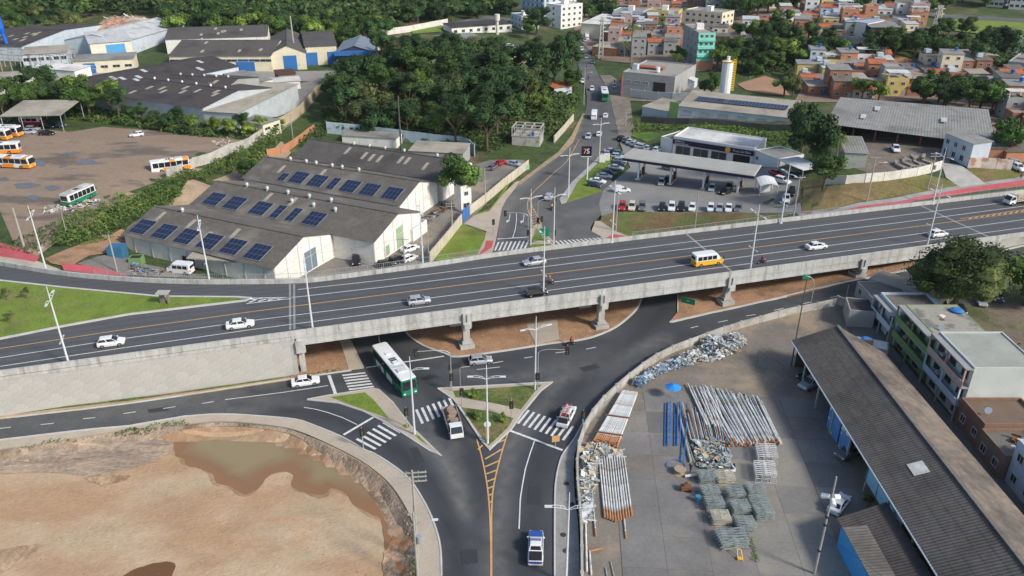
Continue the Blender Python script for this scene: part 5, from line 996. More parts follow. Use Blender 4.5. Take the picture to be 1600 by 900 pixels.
wall_path('boundary_wall', 'white wall in front of the grey workshop by the avenue', [(985, 152), (1040, 158), (1080, 158), (1130, 160)], 3.0, .2, WWHITE, panel=6)
wall_path('retaining_wall', 'dark stained retaining wall below the long solar roofed building', [(1002, 190), (1060, 194), (1150, 198), (1240, 204)], 1.9, .3, M('wall_dark', (.13, .115, .10), .95, .25, .3, fine=(1.5, .2)), 'retaining wall', panel=8)
wall_path('boundary_wall', 'cream wall of the workshops along the unpaved lane', [(415, 208), (440, 200), (470, 180), (495, 150), (520, 132)], 3.2, .2, M('wall_creamdirty', (.46, .38, .26), .9, .2, .3), panel=6)
wall_path('boundary_wall', 'orange brick wall beside the grassy lane behind the warehouses', [(418, 245), (445, 240), (470, 222), (492, 205)], 2.2, .2, WL_['orange'], panel=5)
wall_path('boundary_wall', 'grey wall beside the road above the earth bank', [(1305, 66), (1350, 70), (1400, 70), (1450, 68)], 3.0, .3, WCON, panel=8)
wall_path('boundary_wall', 'long pale wall curving across the hill toward the white gatehouse', [(588, 62), (600, 55), (640, 50), (700, 38)], 3.0, .3, WWHITE, panel=8)
wall_path('boundary_wall', 'cream wall along the lane beside the wood top', [(790, 100), (830, 98), (860, 86)], 2.5, .3, M('wall_creamdirty', (.4, .4, .3)), panel=8)
wall_path('boundary_wall', 'sloping sand coloured wall beside the avenue footpath below the wood', [(866, 223), (880, 207), (896, 188)], 2.2, .25, M('precast', (.5, .5, .4)), panel=4)
gate = thing('gate', 'blue double gate in the cream wall beside the avenue', 'gate', P(723, 349)); g0, g1 = Vector(P(723, 349)), Vector(P(733, 337))
for i in range(2): b = MB(); m = g0.lerp(g1, .26+.48*i); b.box((m.x, m.y, m.z+1.5), ((g1-g0).length*.46, .1, 2.9), atan2(g1.y-g0.y, g1.x-g0.x)); wp(gate, 'gate_leaf', b, WL_['royal'])
# fence on the far parapet
def mesh_fence(label, px, h, deckz=None, post=2.5):
    pts = dense([PD(*p) for p in px] if deckz else PS(*px), post, not deckz); th = thing('railing_fence', label, 'fence', pts[0])
    for p in pts: b = MB(); b.tube(p, (p[0], p[1], p[2]+h), .045, n=5); wp(th, 'post', b, GALV)
    for z in (h, h*.5, .15): b = MB(); b.sweep(pts, .04, z-.03, z+.02); wp(th, 'rail', b, GALV)
    b = MB()
    for a, c in zip(pts, pts[1:]):
        for k in range(1, 8): q = lerp(a, c, k/8); b.box((q[0], q[1], q[2]+h/2), (.025, .025, h-.1))
    o = wp(th, 'bars', b, GALV); o['kind'] = 'stuff'
mesh_fence('grey metal railing fence behind the slip road parapet by the white warehouses', [(150, 434), (250, 441), (400, 442), (455, 441), (500, 437), (600, 424), (700, 410), (750, 403)], 1.7, 1)
mesh_fence('grey metal railing fence along the far parapet below the petrol station bank', [(988, 374), (1100, 361), (1200, 348.5), (1300, 336), (1400, 324), (1500, 312), (1600, 300), (1700, 288)], 1.6, 1)
# ================= warehouses =================
def PZs(px, py, z): return PZ(px, py, z)
SOL = M('solar_cell', (.012, .020, .052), .12, .15, 1.5, spec=.6); SOLF = M('solar_frame', (.30, .33, .38), .4)
def solar_array(th, ox, oy, oz, slope, nx, ny, w=1.05, hh=1.5, frame=True, cell_rows=2):
    """array on a roof slope: origin at the low left corner in the building frame; rises toward +y"""
    fb = MB(); fb.box((nx*w/2, ny*hh/2, .05), (nx*w+.1, ny*hh+.1, .06)); o = fb.build('solar_array', SOLF, th); o.location = (ox, oy, oz); o.rotation_euler = (slope, 0, 0)
    if 'cell' not in MEM: q = MB(); q.box((0, 0, 0), (w-.07, hh-.07, .05)); MEM['cell'] = q.mesh('solar_panel', SOL)
    for i in range(nx):
        for j in range(ny): c = part('solar_panel', MEM['cell'], o, ((i+.5)*w, (j+.5)*hh, .09)); c.scale = ((w-.07)/(1.05-.07), (hh-.07)/(1.5-.07), 1)
def vent(th, x, y, z):
    b = MB(); b.tube((x, y, z-.3), (x, y, z+.5), .28, n=8); b.tube((x, y, z+.5), (x, y, z+.95), .45, .3, n=8); b.build('roof_vent', M('vent_metal', (.55, .56, .56), .5, metal=.3), th)
def skylight(th, x, y, z, slope, w=.9, l=3.2, mat=None): onroof(th, x, y, z, (w, l, .05), 'skylight', mat or RF['beige'], slope)
A25 = radians(-25)
def ware(label, FRpx, L, dep, h, rise, z0, wall='white', roof='brown', doors=(), pil=5, ang=A25, arrays=(), vents=(), sky=(), zb=None):
    """gabled warehouse placed by the top of its front right corner"""
    x, y, _ = PZ(FRpx[0], FRpx[1], z0+h); p1 = (x, y, z0); p0 = (x-cos(ang)*L, y-sin(ang)*L, z0)
    th = block('warehouse', label, 'warehouse', p0, p1, dep, h, wall, roof, roofshape='gx', rise=rise, over=.5); k = rise/(dep/2); sl = math.atan(k)
    zr = lambda yy: h+k*min(yy, dep-yy)+.16
    for i in range(pil+1): b = MB(); b.box((L+.03, dep*i/pil*.98+.15, zr(dep*i/pil)/2-.25), (.12, .2, zr(dep*i/pil)-.5)); b.build('pilaster', M('pilaster', (.55, .51, .44), .9), th)
    for (yy, w, hh, m) in doors: door(th, (L, yy, 0), w, hh, pi/2, m)
    for (ox, oy, nx, ny) in arrays: solar_array(th, ox, oy, zr(oy)+.08, sl, nx, ny)
    for (ox, oy) in vents: vent(th, ox, oy, zr(oy))
    for (ox, oy) in sky: skylight(th, ox, oy, zr(oy)+.05, sl if oy < dep/2 else -sl)
    b = MB(); b.box((L+.1, dep/2, h*.62), (.04, dep, .08)); b.build('band', M('pilaster', (.4, .4, .3)), th)
    return th
MBLUE = M('door_steel', (.16, .22, .27), .6, .1, 2); MGRN = M('door_green', (.30, .42, .27), .6, .1, 2); MROY = WL_['royal']
L1 = 39.8
w1 = ware('nearest white warehouse with a grey steel door and solar arrays along its front eave', (427, 418), L1, 18.6, 5, 2.9, .2, doors=[(11, 3.4, 4.2, MBLUE)], arrays=[(.8+6.2*i, .5, 4, 3) for i in range(6)], sky=[(4, 6.6), (13, 6.2), (19.5, 3.8), (25, 6.2)], vents=[(8, 9.2)])
for i in range(8): b = MB(); b.box((L1*(i+.5)/8, -.05, 2.0), (.3, .14, 4.6)); b.build('pilaster', M('pilaster', (.4, .4, .3)), w1)
b = MB(); b.box((17.5, -.06, 1.5), (3, .16, 3)); b.build('loading_door', WINDK, w1)
w2 = ware('second white warehouse with a green door and ridge vents facing the inner yard', (583, 378), 50, 18.8, 5, 2.9, .2, doors=[(10, 2.6, 4.6, MGRN), (5, 1, 2.2, MGRN)], arrays=[(2.4, 1.0, 4, 3), (8.5, 1.0, 4, 3), (16, .9, 4, 3), (22, .9, 2, 3), (26.3, .9, 2, 3), (30.8, .9, 4, 3)], vents=[(24, 6.8), (30, 6.8), (36, 6.6), (9, 9.3), (15, 9.3), (21, 9.3), (27, 9.3), (33, 9.3)], sky=[(17, 7), (24, 7)])
w3 = ware('third white warehouse with seven solar arrays beside the leafy tree', (624, 320), 46, 17.6, 5, 2.9, .3, doors=[], arrays=[(9.8, .8, 2, 2), (13, .8, 4, 3), (18.7, .8, 4, 3), (24.5, .8, 2, 3), (28.3, .8, 4, 3), (34, .8, 4, 3), (40.2, .8, 4, 3)], vents=[(8, 8.9), (13, 8.9), (16, 9.0), (21, 8.9), (24, 8.9), (29, 8.9)], sky=[(8, 5), (20, 6), (16, 12)])
w4 = ware('fourth warehouse with a plain charcoal roof against the light blue wall', (690, 282), 46, 16.5, 5, 2.8, .5, roof='dark', vents=[(14, 8.6), (19, 8.6), (24, 8.6), (30, 8.6), (40, 8.6)], sky=[(14, 5.5), (20, 4.5), (22.5, 4.2), (25, 4.2), (31, 5), (33, 5), (39, 4)])
# lean-tos by the warehouses
canopy('lean_to', 'beige lean-to roof beside the third warehouse gable', 'lean-to', P(640, 332), P(668, 318), 6, 3.6, 'beige', 3)
canopy('lean_to', 'pale sheet roof projecting from the front of the nearest warehouse', 'lean-to', P(298, 424), P(382, 437), 4.5, 3.0, 'beige', 4, slope=.6)
block('hut', 'small white flat roofed hut beside the second warehouse gable', 'hut', P(646, 378), P(668, 362), 3.5, 2.8, 'white', parapet_=.2)
b_ = block('guard_tower', 'tall narrow white guard house above the blue gate', 'guard house', P(721, 332), P(737, 328), 3.2, 6.4, 'white', parapet_=.25); facade(b_, 0, fr(P(721, 332), P(737, 328))[0], 3, 4.6, 1, 1.0, 1.0); facade(b_, 0, fr(P(721, 332), P(737, 328))[0], 3, 1.6, 1, 1.6, 1.2, glass=WINDK)
block('lean_to', 'grey slab roof shed at the end of the light blue wall', 'shed', P(640, 258), P(724, 262), 9, 4.2, 'grey', 'beige', roofshape='mono', rise=.3)
block('shed', 'long pale narrow roof in front of the light blue wall', 'shed', P(535, 222), P(620, 232), 5, 3.0, 'white', 'grey', roofshape='mono', rise=.3)
block('container', 'blue painted container beside the nearest warehouse', 'container', P(168, 400), P(193, 405), 2.6, 2.5, M('container_blue', (.04, .15, .26), .6, .2), M('container_blue', (.1, .1, .1)), parapet_=0)
block('skip', 'green rubbish skip in front of the nearest warehouse', 'skip', P(201, 411), P(222, 414), 2.0, 1.3, 'green', WINDK, parapet_=.15)
# far left works
A26 = radians(-26.8)
def farware(label, f0, f1, dep, h, rise, wall, roof, shape='gx', doors=(), wins=(), name='warehouse', cat='warehouse', sky=0, z=None, seed=1, vents=0):
    p0, p1 = P(*f0), P(*f1); L = fr(p0, p1)[0]; th = block(name, label, cat, p0, p1, dep, h, wall, roof, roofshape=shape, rise=rise, over=.4, base=2)
    for (x, w, hh, m) in doors: door(th, (x*L, 0, 0), w, hh, 0, m)
    for (z_, n, w, hh) in wins: facade(th, 0, L, dep, z_, n, w, hh)
    r = random.Random(seed)
    if shape == 'gx':
        k = rise/(dep/2); sl = math.atan(k)
        for i in range(sky): yy = r.uniform(.2, .8)*dep/2; skylight(th, r.uniform(.1, .9)*L, yy, h+k*yy+.25, sl, 1.2, 3)
        for i in range(vents): vent(th, (i+.7)/(vents+.5)*L, dep/2, h+rise)
    elif shape == 'gy':
        k = rise/(L/2)
        for i in range(sky): xx = r.uniform(.55, .9)*L; onroof(th, xx, r.uniform(.1, .9)*dep, h+k*(L-xx)+.25, (3, 1.4, .05), 'skylight', RF['pale'], math.atan(k), 'y')
    return th
farware('grey sheet clad warehouse with a dark roof above the bus yard hedge', (176, 176), (322, 200), 30, 6, 2.2, 'steel', 'charcoal', wins=[], sky=9, vents=6, seed=2)
farware('beige roofed steel shed at the corner of the works', (322, 200), (376, 206), 38, 5.6, .6, 'steel', 'beige', 'mono')
farware('long dark twin roof with pale patches between the trees and the cream works', (96, 152), (172, 172), 52, 5.5, 2.2, 'bluewhite', 'charcoal', 'gy', sky=9, seed=4)
farware('charcoal roof with dotted vents in the middle of the works', (240, 168), (345, 176), 26, 6, 2.2, 'grey', 'charcoal', sky=5, vents=5, seed=6)
farware('pale sheet roofed store behind the dark works roofs', (375, 165), (428, 150), 16, 4.5, .5, 'bluewhite', 'beige', 'mono')
farware('grey gabled block with a sagging beige roof near the lane', (398, 150), (428, 145), 18, 4.8, .8, 'white', 'grey', 'mono')
farware('orange tarpaulin covered stall roof by the workshops', (408, 186), (432, 176), 5, 3, .3, 'grey', M('tarp_orange', (.62, .18, .08), .7), 'mono', name='shed', cat='shed')
farware('cream workshop with a dark flat roof beside the lane', (413, 215), (440, 208), 34, 4.4, .3, 'cream', 'grey', 'mono', wins=[(2.8, 2, 2.2, .8)])
farware('small white sheet roofed shed beside the workshops lane', (420, 141), (470, 139), 7, 3, .3, 'white', 'white', 'mono', name='shed', cat='shed')
farware('brown roofed open shelter near the works gate', (437, 133), (464, 131), 8, 3.8, .4, 'brown', M('roof_rust', (.10, .05, .04), .9), 'mono', name='shed', cat='shed')
farware('long cream factory hall with blue doors and a grey roof', (268, 110), (426, 112), 34, 6.2, 3.2, 'cream', 'dark', doors=[(.12, 7, 4.2, MROY), (.74, 7, 4.2, MROY)], wins=[(4.4, 9, 4.5, 1.0)], sky=4, vents=3, seed=8)
farware('second cream factory hall with a tall dark blue door under a grey gable', (424, 110), (480, 108), 44, 6.5, 3, 'cream', 'dark', 'gy', doors=[(.55, 5, 5.5, MROY)])
farware('cream factory hall with two royal blue shutters', (480, 102), (528, 100), 40, 7.5, 1.8, 'cream', 'dark', 'gx', doors=[(.15, 5, 5, MROY), (.85, 4, 5, MROY)])
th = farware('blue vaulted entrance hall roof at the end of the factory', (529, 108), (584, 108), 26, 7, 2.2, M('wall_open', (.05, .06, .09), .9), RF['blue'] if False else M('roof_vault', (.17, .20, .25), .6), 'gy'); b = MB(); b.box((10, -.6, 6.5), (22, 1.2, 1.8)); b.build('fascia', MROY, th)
farware('wide grey shed roof stretching behind the cream factory', (262, 84), (420, 80), 30, 6.5, 2.5, 'white', 'dark', sky=6, seed=11)
farware('tall cream gable with a bright blue door in the works', (146, 96), (210, 90), 20, 7, 2, M('wall_palecream', (.70, .66, .55), .9), 'pale', 'mono', doors=[(.6, 7, 6, M('door_sky', (.10, .34, .62), .5))])  # gable wall in its own pale cream colour
farware('pale blue roofed hall with a raised ridge at the left works', (105, 84), (200, 88), 50, 6, 2.6, 'bluewhite', 'pale', 'gy', sky=3)
farware('large charcoal roof dotted with white skylights at the left edge', (-60, 92), (40, 96), 60, 6, 2, 'bluewhite', 'charcoal', 'gx', sky=16, seed=13)
farware('white two storey office with a row of small windows in the works', (40, 112), (110, 108), 14, 6.4, .8, 'bluewhite', 'beige', 'mono', wins=[(4.6, 6, 1.8, 1.3), (1.8, 5, 1.8, 1.3)], name='building', cat='building')
farware('long dull grey shed wall with three small windows behind the depot yard', (118, 116), (212, 112), 12, 5, .5, 'cream', 'grey', 'mono', wins=[(2.6, 5, 2.5, 1)], doors=[(.25, 4, 4, MROY)])
farware('white low building with three windows left of the hedge trees', (-20, 150), (45, 147), 12, 5, .6, 'white', 'beige', 'mono', wins=[(2.8, 5, 2, 1.4)], name='building', cat='building')
farware('white stepped roof store behind the hedge trees', (50, 122), (120, 128), 8, 4, .4, 'white', 'white', 'mono')
canopy('bus_shelter', 'wide beige shelter roof over parked vehicles in the bus yard', 'shelter', P(8, 208), P(100, 206), 15, 5.0, 'beige', 4, slope=1.0)
th = thing('water_tower', 'tall bright blue water tower at the left edge', 'water tower', P(20, 92)); b = MB(); b.tube((0, 0, 0), (-1.4, 0, 10), .7, .8, 10); b.build('stem', M('tower_blue', (.01, .12, .52), .4), th); b = MB(); b.tube((-1.4, 0, 10), (-1.7, 0, 12), .8, 1.5, 12); b.tube((-1.7, 0, 12), (-2.3, 0, 18), 1.5, 1.5, 12); b.build('tank', M('tower_blue', (.1, .1, .1)), th)
# substation
for i in range(16):
    x = 4+(i % 8)*16+(i//8)*5; y = 112-(i//8)*9+(i % 3)
    b = thing('substation_mast', ['pale steel substation mast with twin crossbars in the works yard'][0], 'mast', P(x, y), radians(-20), 'substation masts'); m = MB(); m.box((0, 0, 3.5), (.25, .25, 7)); m.build('post', PGREY, b); m = MB(); m.box((0, 0, 6.6), (4.5, .2, .2)); m.box((0, 0, 5.2), (3, .15, .15)); m.build('crossbar', PGREY, b)
    for k in (-1.8, 0, 1.8): m = MB(); m.tube((k, 0, 5.8), (k, 0, 6.6), .15, n=6); m.build('insulator', M('insulator', (.4, .4, .4)), b)
# buildings on the hill behind the factory
farware('long white walled compound with a parapet on the green hill', (408, 27), (560, 24), 12, 5, .4, 'white', 'grey', 'mono', wins=[(2.5, 6, 2, 1.5)], name='building', cat='building')
farware('low house with a bright red tiled roof on the green hill', (428, 12), (500, 8), 10, 4, 1.6, 'teal', 'tile', 'gx', name='house', cat='house')
farware('grey roofed pavilion on the hill near the trees', (572, 12), (612, 12), 10, 4, 1.5, 'white', 'grey', 'gx', name='building', cat='building')
farware('white angular clinic with dark roofs and a slim water tower', (706, 52), (800, 50), 12, 4.2, .8, 'white', 'charcoal', 'mono', wins=[(2.4, 8, 1.6, 1.4)], name='building', cat='building')
th = thing('water_tower', 'slim white water tower beside the angular clinic', 'water tower', P(777, 54)); b = MB(); b.tube((0, 0, 0), (0, 0, 7), .8, n=8); b.tube((0, 0, 7), (0, 0, 10), 1.4, n=10); b.build('tower', WWHITE, th)
canopy('open_pavilion', 'open grey roofed pavilion in the yard above the wood', 'pavilion', P(698, 86), P(757, 84), 14, 5.5, 'grey', 4, slope=.8)
farware('cream office wall at the back of the open pavilion', (735, 82), (757, 81), 6, 3.4, .2, 'cream', 'beige', 'mono', name='building', cat='building')
farware('old low building with a mottled grey roof above the wood', (588, 80), (652, 76), 12, 4, 1.2, 'cream', 'shade', 'gx', name='building', cat='building')
farware('dark roofed store beside the open pavilion', (672, 90), (700, 88), 12, 3.2, .3, 'grey', 'charcoal', 'mono')
farware('long charcoal roof at the edge of the wood', (745, 102), (812, 97), 10, 3, .3, 'cream', 'charcoal', 'mono')
farware('small tiled roof hut with a pale blue wall below the wood', (866, 150), (893, 147), 6, 3, .8, 'bluewhite', 'tile', 'mono', name='hut', cat='hut')
# ================= petrol station =================
NAVY = M('navy_panel', (.018, .014, .045), .35, .05, 1); WPAN = M('white_panel', (.72, .73, .72), .4, .05, 1)
s0, s1 = P(1050, 242), P(1176, 256); Ls, as_ = fr(s0, s1)
st = block('petrol_station_shop', 'white petrol station shop with a navy fascia and glass front', 'shop', s0, s1, 12, 5.2, WPAN, 'white', parapet_=.45)
b = MB(); b.box((Ls/2, -.25, 4.2), (Ls, .45, 1.35)); b.build('fascia', NAVY, st)
for i in range(3): 
    window(st, ((.035+.225*i+.1)*Ls, -.02, 1.75), .205*Ls-.5, 2.6)
b = MB(); b.box((.86*Ls, -.02, 1.6), (.2*Ls, .1, 3.0)); b.build('garage_opening', WINDK, st); b = MB(); b.tube((.69*Ls, -.52, 4.2), (.69*Ls, -.46, 4.2), .75, n=16); b.build('logo_disc', M('logo_amber', (.75, .36, .04), .5), st)
lettering('Padaria e', st, (.7, -.5, 4.5), 0, .75, WHITE, ax='LEFT'); lettering('Conveniência', st, (.7, -.5, 3.85), 0, .75, WHITE, ax='LEFT'); lettering('Troca de Óleo', st, (.86*Ls, -.5, 4.2), 0, .85, WHITE)
th = block('petrol_station_annex', 'low white annex at the left end of the petrol station shop', 'annex', P(1031, 236), P(1049, 240), 9, 4.2, WPAN, 'shade', parapet_=.3)
th = block('petrol_station_annex', 'white annex with a grey flat roof right of the petrol station shop', 'annex', P(1177, 256), P(1214, 262), 9, 3.8, WPAN, 'grey', parapet_=.3); facade(th, 0, 8, 9, 2, 1, .9, .9, xs=[1.2])
canopy('carport', 'white flat carport beside the station annex', 'carport', P(1214, 274), P(1252, 282), 6, 4.2, M('roof_bright', (.66, .68, .69), .4), 3)
th = thing('tensile_canopy', 'curved white tensile canopy near the carport', 'canopy', P(1196, 302)); b = MB(); n = 6
V = [(x*.9-2.2, y*1.1-2.2, 2.6+.6*sin(x/5*pi)+.18*y) for x in range(6) for y in range(5)]; b.add(V, [(x*5+y, x*5+y+1, x*5+y+6, x*5+y+5)[::-1] for x in range(5) for y in range(4)]); b.build('membrane', M('roof_bright', (.6, .6, .6)), th)
for k in ((-2.1, -2.1), (2.2, -2.1), (2.2, 2.0), (-2.1, 2.0)): b = MB(); b.tube((k[0], k[1], 0), (k[0], k[1], 2.7), .1, n=6); b.build('post', POLE, th)
b = MB(); b.box((0, 1.5, 1.3), (2.4, 2, 2.6)); b.build('booth', WPAN, th)
ca, cb = PZ(972, 252, 6.6), PZ(1178, 281, 6.6); Lc, ac = fr(ca, cb); zc = 1.8
cn = thing('station_canopy', 'long grey topped petrol canopy with a dark purple edge band', 'canopy', (ca[0], ca[1], zc), ac)
b = MB(); b.box((Lc/2, 4.6, 5.35), (Lc, 9.2, .7)); b.build('canopy_edge', NAVY, cn); b = MB(); b.box((Lc/2, 4.6, 5.78), (Lc+.1, 9.3, .16)); b.build('canopy_trim', M('trim_cream', (.58, .54, .48), .6), cn)
b = MB(); corr(b, (.2, 9.0, 5.9), (Lc-.2, 9.0, 5.9), (Lc-.2, .2, 5.88), (.2, .2, 5.88), .5, .05); b.build('roof_sheet', M('roof_light', (.36, .36, .34), .8, .1, .4), cn)
for i in range(4):
    x = Lc*(.12+.255*i)
    for y in (1.9, 7.0): b = MB(); b.box((x, y, 2.5), (.45, .45, 5.0)); b.build('column', POLE, cn)
    ic = Matrix.Rotation(ac, 3, 'Z')@Vector((x, 4.4, 0)); pw_ = (ca[0]+ic.x, ca[1]+ic.y, zc-.05)
    isl = thing('pump_island', ['fuel pump island under the left end of the canopy', 'fuel pump island second from the left under the canopy', 'fuel pump island third along under the canopy beside the pale hatchback', 'fuel pump island under the right end of the canopy'][i], 'fuel pump', pw_, ac)
    b = MB(); b.box((0, 0, .1), (1.2, 6.5, .2)); b.build('kerb', KERB, isl)
    for y in (-1.7, 1.7):
        b = MB(); b.box((0, y, 1.1), (.6, .9, 1.9)); o = b.build('pump', M('pump_dark', (.05, .04, .06), .4), isl); b = MB(); b.box((0, y, 1.5), (.64, .7, .5)); b.build('display', M('pump_orange', (.7, .25, .03), .4), o)
        b = MB(); b.path([(.3, y, 1.6), (.55, y, 1.0), (.32, y, .5)], .03, 5); b.build('hose', BLK, o)
th = thing('price_totem', 'tall pole sign with a dark board reading 75 beside the avenue', 'sign', P(917, 282)); b = MB(); b.tube((0, .2, 0), (0, .2, 8.5), .22, n=10); b.build('pole', POLE, th)
b = MB(); b.box((-.4, 0, 8.1), (2.7, .35, 2.7)); b.build('board', NAVY, th); b = MB(); b.box((-.4, 0, 6.7), (2.8, .4, .15)); b.build('board_trim', WPAN, th); lettering('7', th, (-.85, -.22, 8.1), 0, 1.9, M('logo_amber', (.7, .4, 0))); lettering('5', th, (0, -.22, 8.1), 0, 1.9, WPAN)
for (x, y, l) in ((948, 255, 'white notice board standing on the station verge'), (941, 258, 'small low white board beside the station verge')): sign(P(x, y-2), 1.5, 1.7, 2.2, WPAN, l, two=True)
# workshop, long solar building, big shed
g0, g1 = P(971, 150), P(1052, 153); Lg = fr(g0, g1)[0]
th = block('workshop', 'raw grey concrete workshop with stepped flat roofs beside the avenue', 'workshop', g0, g1, 26, 8.5, 'grey', 'slab', parapet_=.5); facade(th, 0, Lg, 26, 5.6, 3, 2.0, 1.0, xs=[Lg*.12, Lg*.3, Lg*.45], glass=M('louvre', (.25, .25, .25), .8)); b = MB(); b.box((Lg*.72, -.03, 4.4), (4.6, .1, 4)); b.build('dark_opening', WINDK, th)
b = MB(); b.box((Lg*.35, 12, 9.2), (10, 4, .3)); b.build('red_tiled_roof', RF['tile'], th); b = MB(); b.tube((Lg*.57, 6, 8.8), (Lg*.57, 6, 10.6), .8, n=10); b.build('water_tank', WPAN, th); b = MB(); b.box((Lg*.1, 8, 9.6), (2, 2, 2)); b.build('stair_box', WL_['bluewhite'], th)
b = MB(); b.box((-.08, 4, 3.9), (.3, 9, 7.4)); b.build('red_shopfront', WL_['red'], th); b = MB(); b.box((-.1, 17, 4.2), (.3, 15, 8.8)); b.build('blue_shopfront', M('shop_blue', (.08, .17, .32), .7), th)
block('kiosk', 'small white gabled kiosk with blue lettering in the workshop yard', 'kiosk', P(1058, 138), P(1084, 139), 5, 3.2, 'bluewhite', 'pale', roofshape='gy', rise=1)
m0, m1 = P(1059, 184), P(1236, 189); Lm = fr(m0, m1)[0]
th = block('storehouse', 'long white storehouse with a strip of solar panels on its beige roof', 'storehouse', m0, m1, 17, 3.9, 'bluewhite', 'beige', roofshape='mono', rise=1.6); facade(th, 0, Lm, 17, 2.1, 6, 3.0, 1.3, glass=M('shutter_grey', (.4, .42, .43), .7))
solar_array(th, Lm*.11, 6.0, 4.6+.35, math.atan(1.6/17), 26, 2, w=1.12, hh=1.9)
b = MB(); b.box((-1.5, -.1, 2.1), (3, .5, 6)); b.build('green_gate_pier', WL_['green'], th)
block('shed', 'white walled shed with a dirty roof left of the long storehouse', 'shed', P(1003, 180), P(1052, 184), 12, 3.0, 'bluewhite', 'beige', roofshape='mono', rise=.7)
th = thing('cement_silo', 'tall white silo with a yellow ladder cage behind the storehouse', 'silo', P(1131, 154)); b = MB(); b.tube((0, 0, 1.5), (0, 0, 12.5), 1.9, n=14); b.tube((0, 0, 12.5), (0, 0, 13.2), 1.9, .8, n=14); b.tube((0, 0, 13.2), (0, 0, 14.6), .6, n=8); b.build('tank', WPAN, th)
for k in range(4): b = MB(); a = k*pi/2+.7; b.tube((1.7*cos(a), 1.7*sin(a), 0), (1.7*cos(a), 1.7*sin(a), 1.7), .15, n=5); b.build('leg', POLE, th)
b = MB(); LY = M('ladder_yellow', (.72, .48, .02), .5)
for k in range(14): b.box((2.35, 0, 3+k*.8), (.9, 1.2, .12))
for y in (-.6, .6): b.box((2.8, y, 8), (.12, .12, 10.5)); b.box((2.0, y, 8), (.12, .12, 10.5))
b.build('ladder', LY, th); b = MB(); b.tube((0, 0, 12.9), (0, 0, 13.0), 2.2, n=14); b.build('platform', LY, th)
h0, h1 = P(1296, 222), P(1510, 238); hz = 5.2; Lh, ah = fr(h0, h1)
th = thing('open_shed', 'huge open fronted shed with a weathered grey corrugated roof', 'shed', h0, ah); b = MB(); corr(b, (-2, 27, hz+1.6), (Lh+4, 31, hz+1.6), (Lh+6, -1, hz-.4), (-2, -1, hz), .7, .05, lap=4); b.build('roof', RF['grey'], th)
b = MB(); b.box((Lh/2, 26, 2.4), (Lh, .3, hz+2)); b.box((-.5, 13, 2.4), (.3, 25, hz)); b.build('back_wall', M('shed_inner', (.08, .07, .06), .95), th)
for i in range(7): b = MB(); b.box((Lh*i/6, 0, hz/2-.6), (.4, .4, hz)); b.build('column', M('column_rust', (.16, .07, .05), .9), th)
for x, y in ((Lh*.28, 18), (Lh*.8, 14), (Lh*.2, 9)): onroof(th, x, y, hz+.25+y*.065, (1.4, 4, .08), 'skylight', RF['pale'], .07)
th = block('shed', 'small beige roofed shed with corrugated walls beside the palm', 'shed', P(1316, 264), P(1352, 262), 11, 4.2, M('sheet_wall', (.34, .36, .33), .8, .2, 1), 'grey', roofshape='mono', rise=1.2)
th = block('office', 'white angled office with slit windows at the right end of the open shed', 'office', P(1470, 240), P(1512, 262), 5, 6, 'bluewhite', 'grey', roofshape='mono', rise=.4); facade(th, 0, 9, 5, 4.2, 3, 1.1, 1.2); facade(th, 0, 9, 5, 1.6, 3, 1.2, 1.4)
block('shed', 'dark grey roofed brick shed behind the pink patched wall', 'shed', P(1520, 248), P(1570, 250), 9, 3, 'brick', 'shade', roofshape='mono', rise=.6); block('shed', 'low grey roofed shed at the right edge beside parked cars', 'shed', P(1570, 252), P(1640, 254), 8, 3, 'orange', 'shade', roofshape='mono', rise=.4)
# scrap timber and stone blocks in that yard
rs = random.Random(9)
for i, (x, y) in enumerate([(1420, 252), (1436, 250), (1428, 262), (1442, 260), (1412, 264), (1405, 258)]):
    t = thing('timber_stack', ['stack of pale boards at the front of the shed yard', 'tall grey timber stack in the shed yard', 'stack of boards leaning in the shed yard', 'square pile of pale blocks in the shed yard', 'low pile of planks by the white wall', 'crossed planks beside the timber stacks'][i], 'timber stack', P(x, y), rs.random()*3)
    for k in range(7): b = MB(); b.box((rs.uniform(-.3, .3), (k % 3-1)*.8, .15+(k//3)*.5), (rs.uniform(2.4, 3.6), .7, .4), rs.uniform(-.15, .15)); b.build('board', M('timber_grey', (.30, .27, .23), .9, .2, 1), t)
RUST0 = M('rust', (.20, .085, .04), .9, .3, 2)
# ================= pipe yard shed and row houses =================
zs = 5.0; y0_, y1_ = 111.5, 50.0; xe, xr, xw = 45.6, 53.2, 60.0; zr_ = 7.6
shd = thing('long_shed', 'long open sided shed with a dark corrugated double pitch roof by the pipe yard', 'shed', (xe, y1_, 0))
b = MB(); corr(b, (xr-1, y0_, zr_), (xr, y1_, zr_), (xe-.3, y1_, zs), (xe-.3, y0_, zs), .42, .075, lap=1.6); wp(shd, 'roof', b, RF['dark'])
b = MB(); corr(b, (xr-1, y0_, zr_), (xr, y1_, zr_), (xw, y1_, zs), (xw-1.5, y0_-4, zs), .42, .075, lap=1.6); wp(shd, 'roof', b, M('roof_sunlit', (.19, .155, .125), .9, .2, .3, .2, 4, col2=(.10, .09, .08), thr=(.45, .65, .12), fine=(1.2, .15)))  # sunlight painted in: this slope is coloured lighter and warmer than the other
b = MB(); b.sweep([(xr-1, y0_, zr_), (xr, y1_, zr_)], .5, .05, .2); wp(shd, 'ridge_cap', b, RF['shade'])
b = MB(); b.box((xw-1.4, (y0_+y1_)/2-2, 2.3), (.25, y0_-y1_-6, 4.9)); b.box((xe+6.8, y0_-.2, 2.6), (12, .25, 5.0)); wp(shd, 'back_wall', b, M('shed_inner', (.1, .1, .1)))
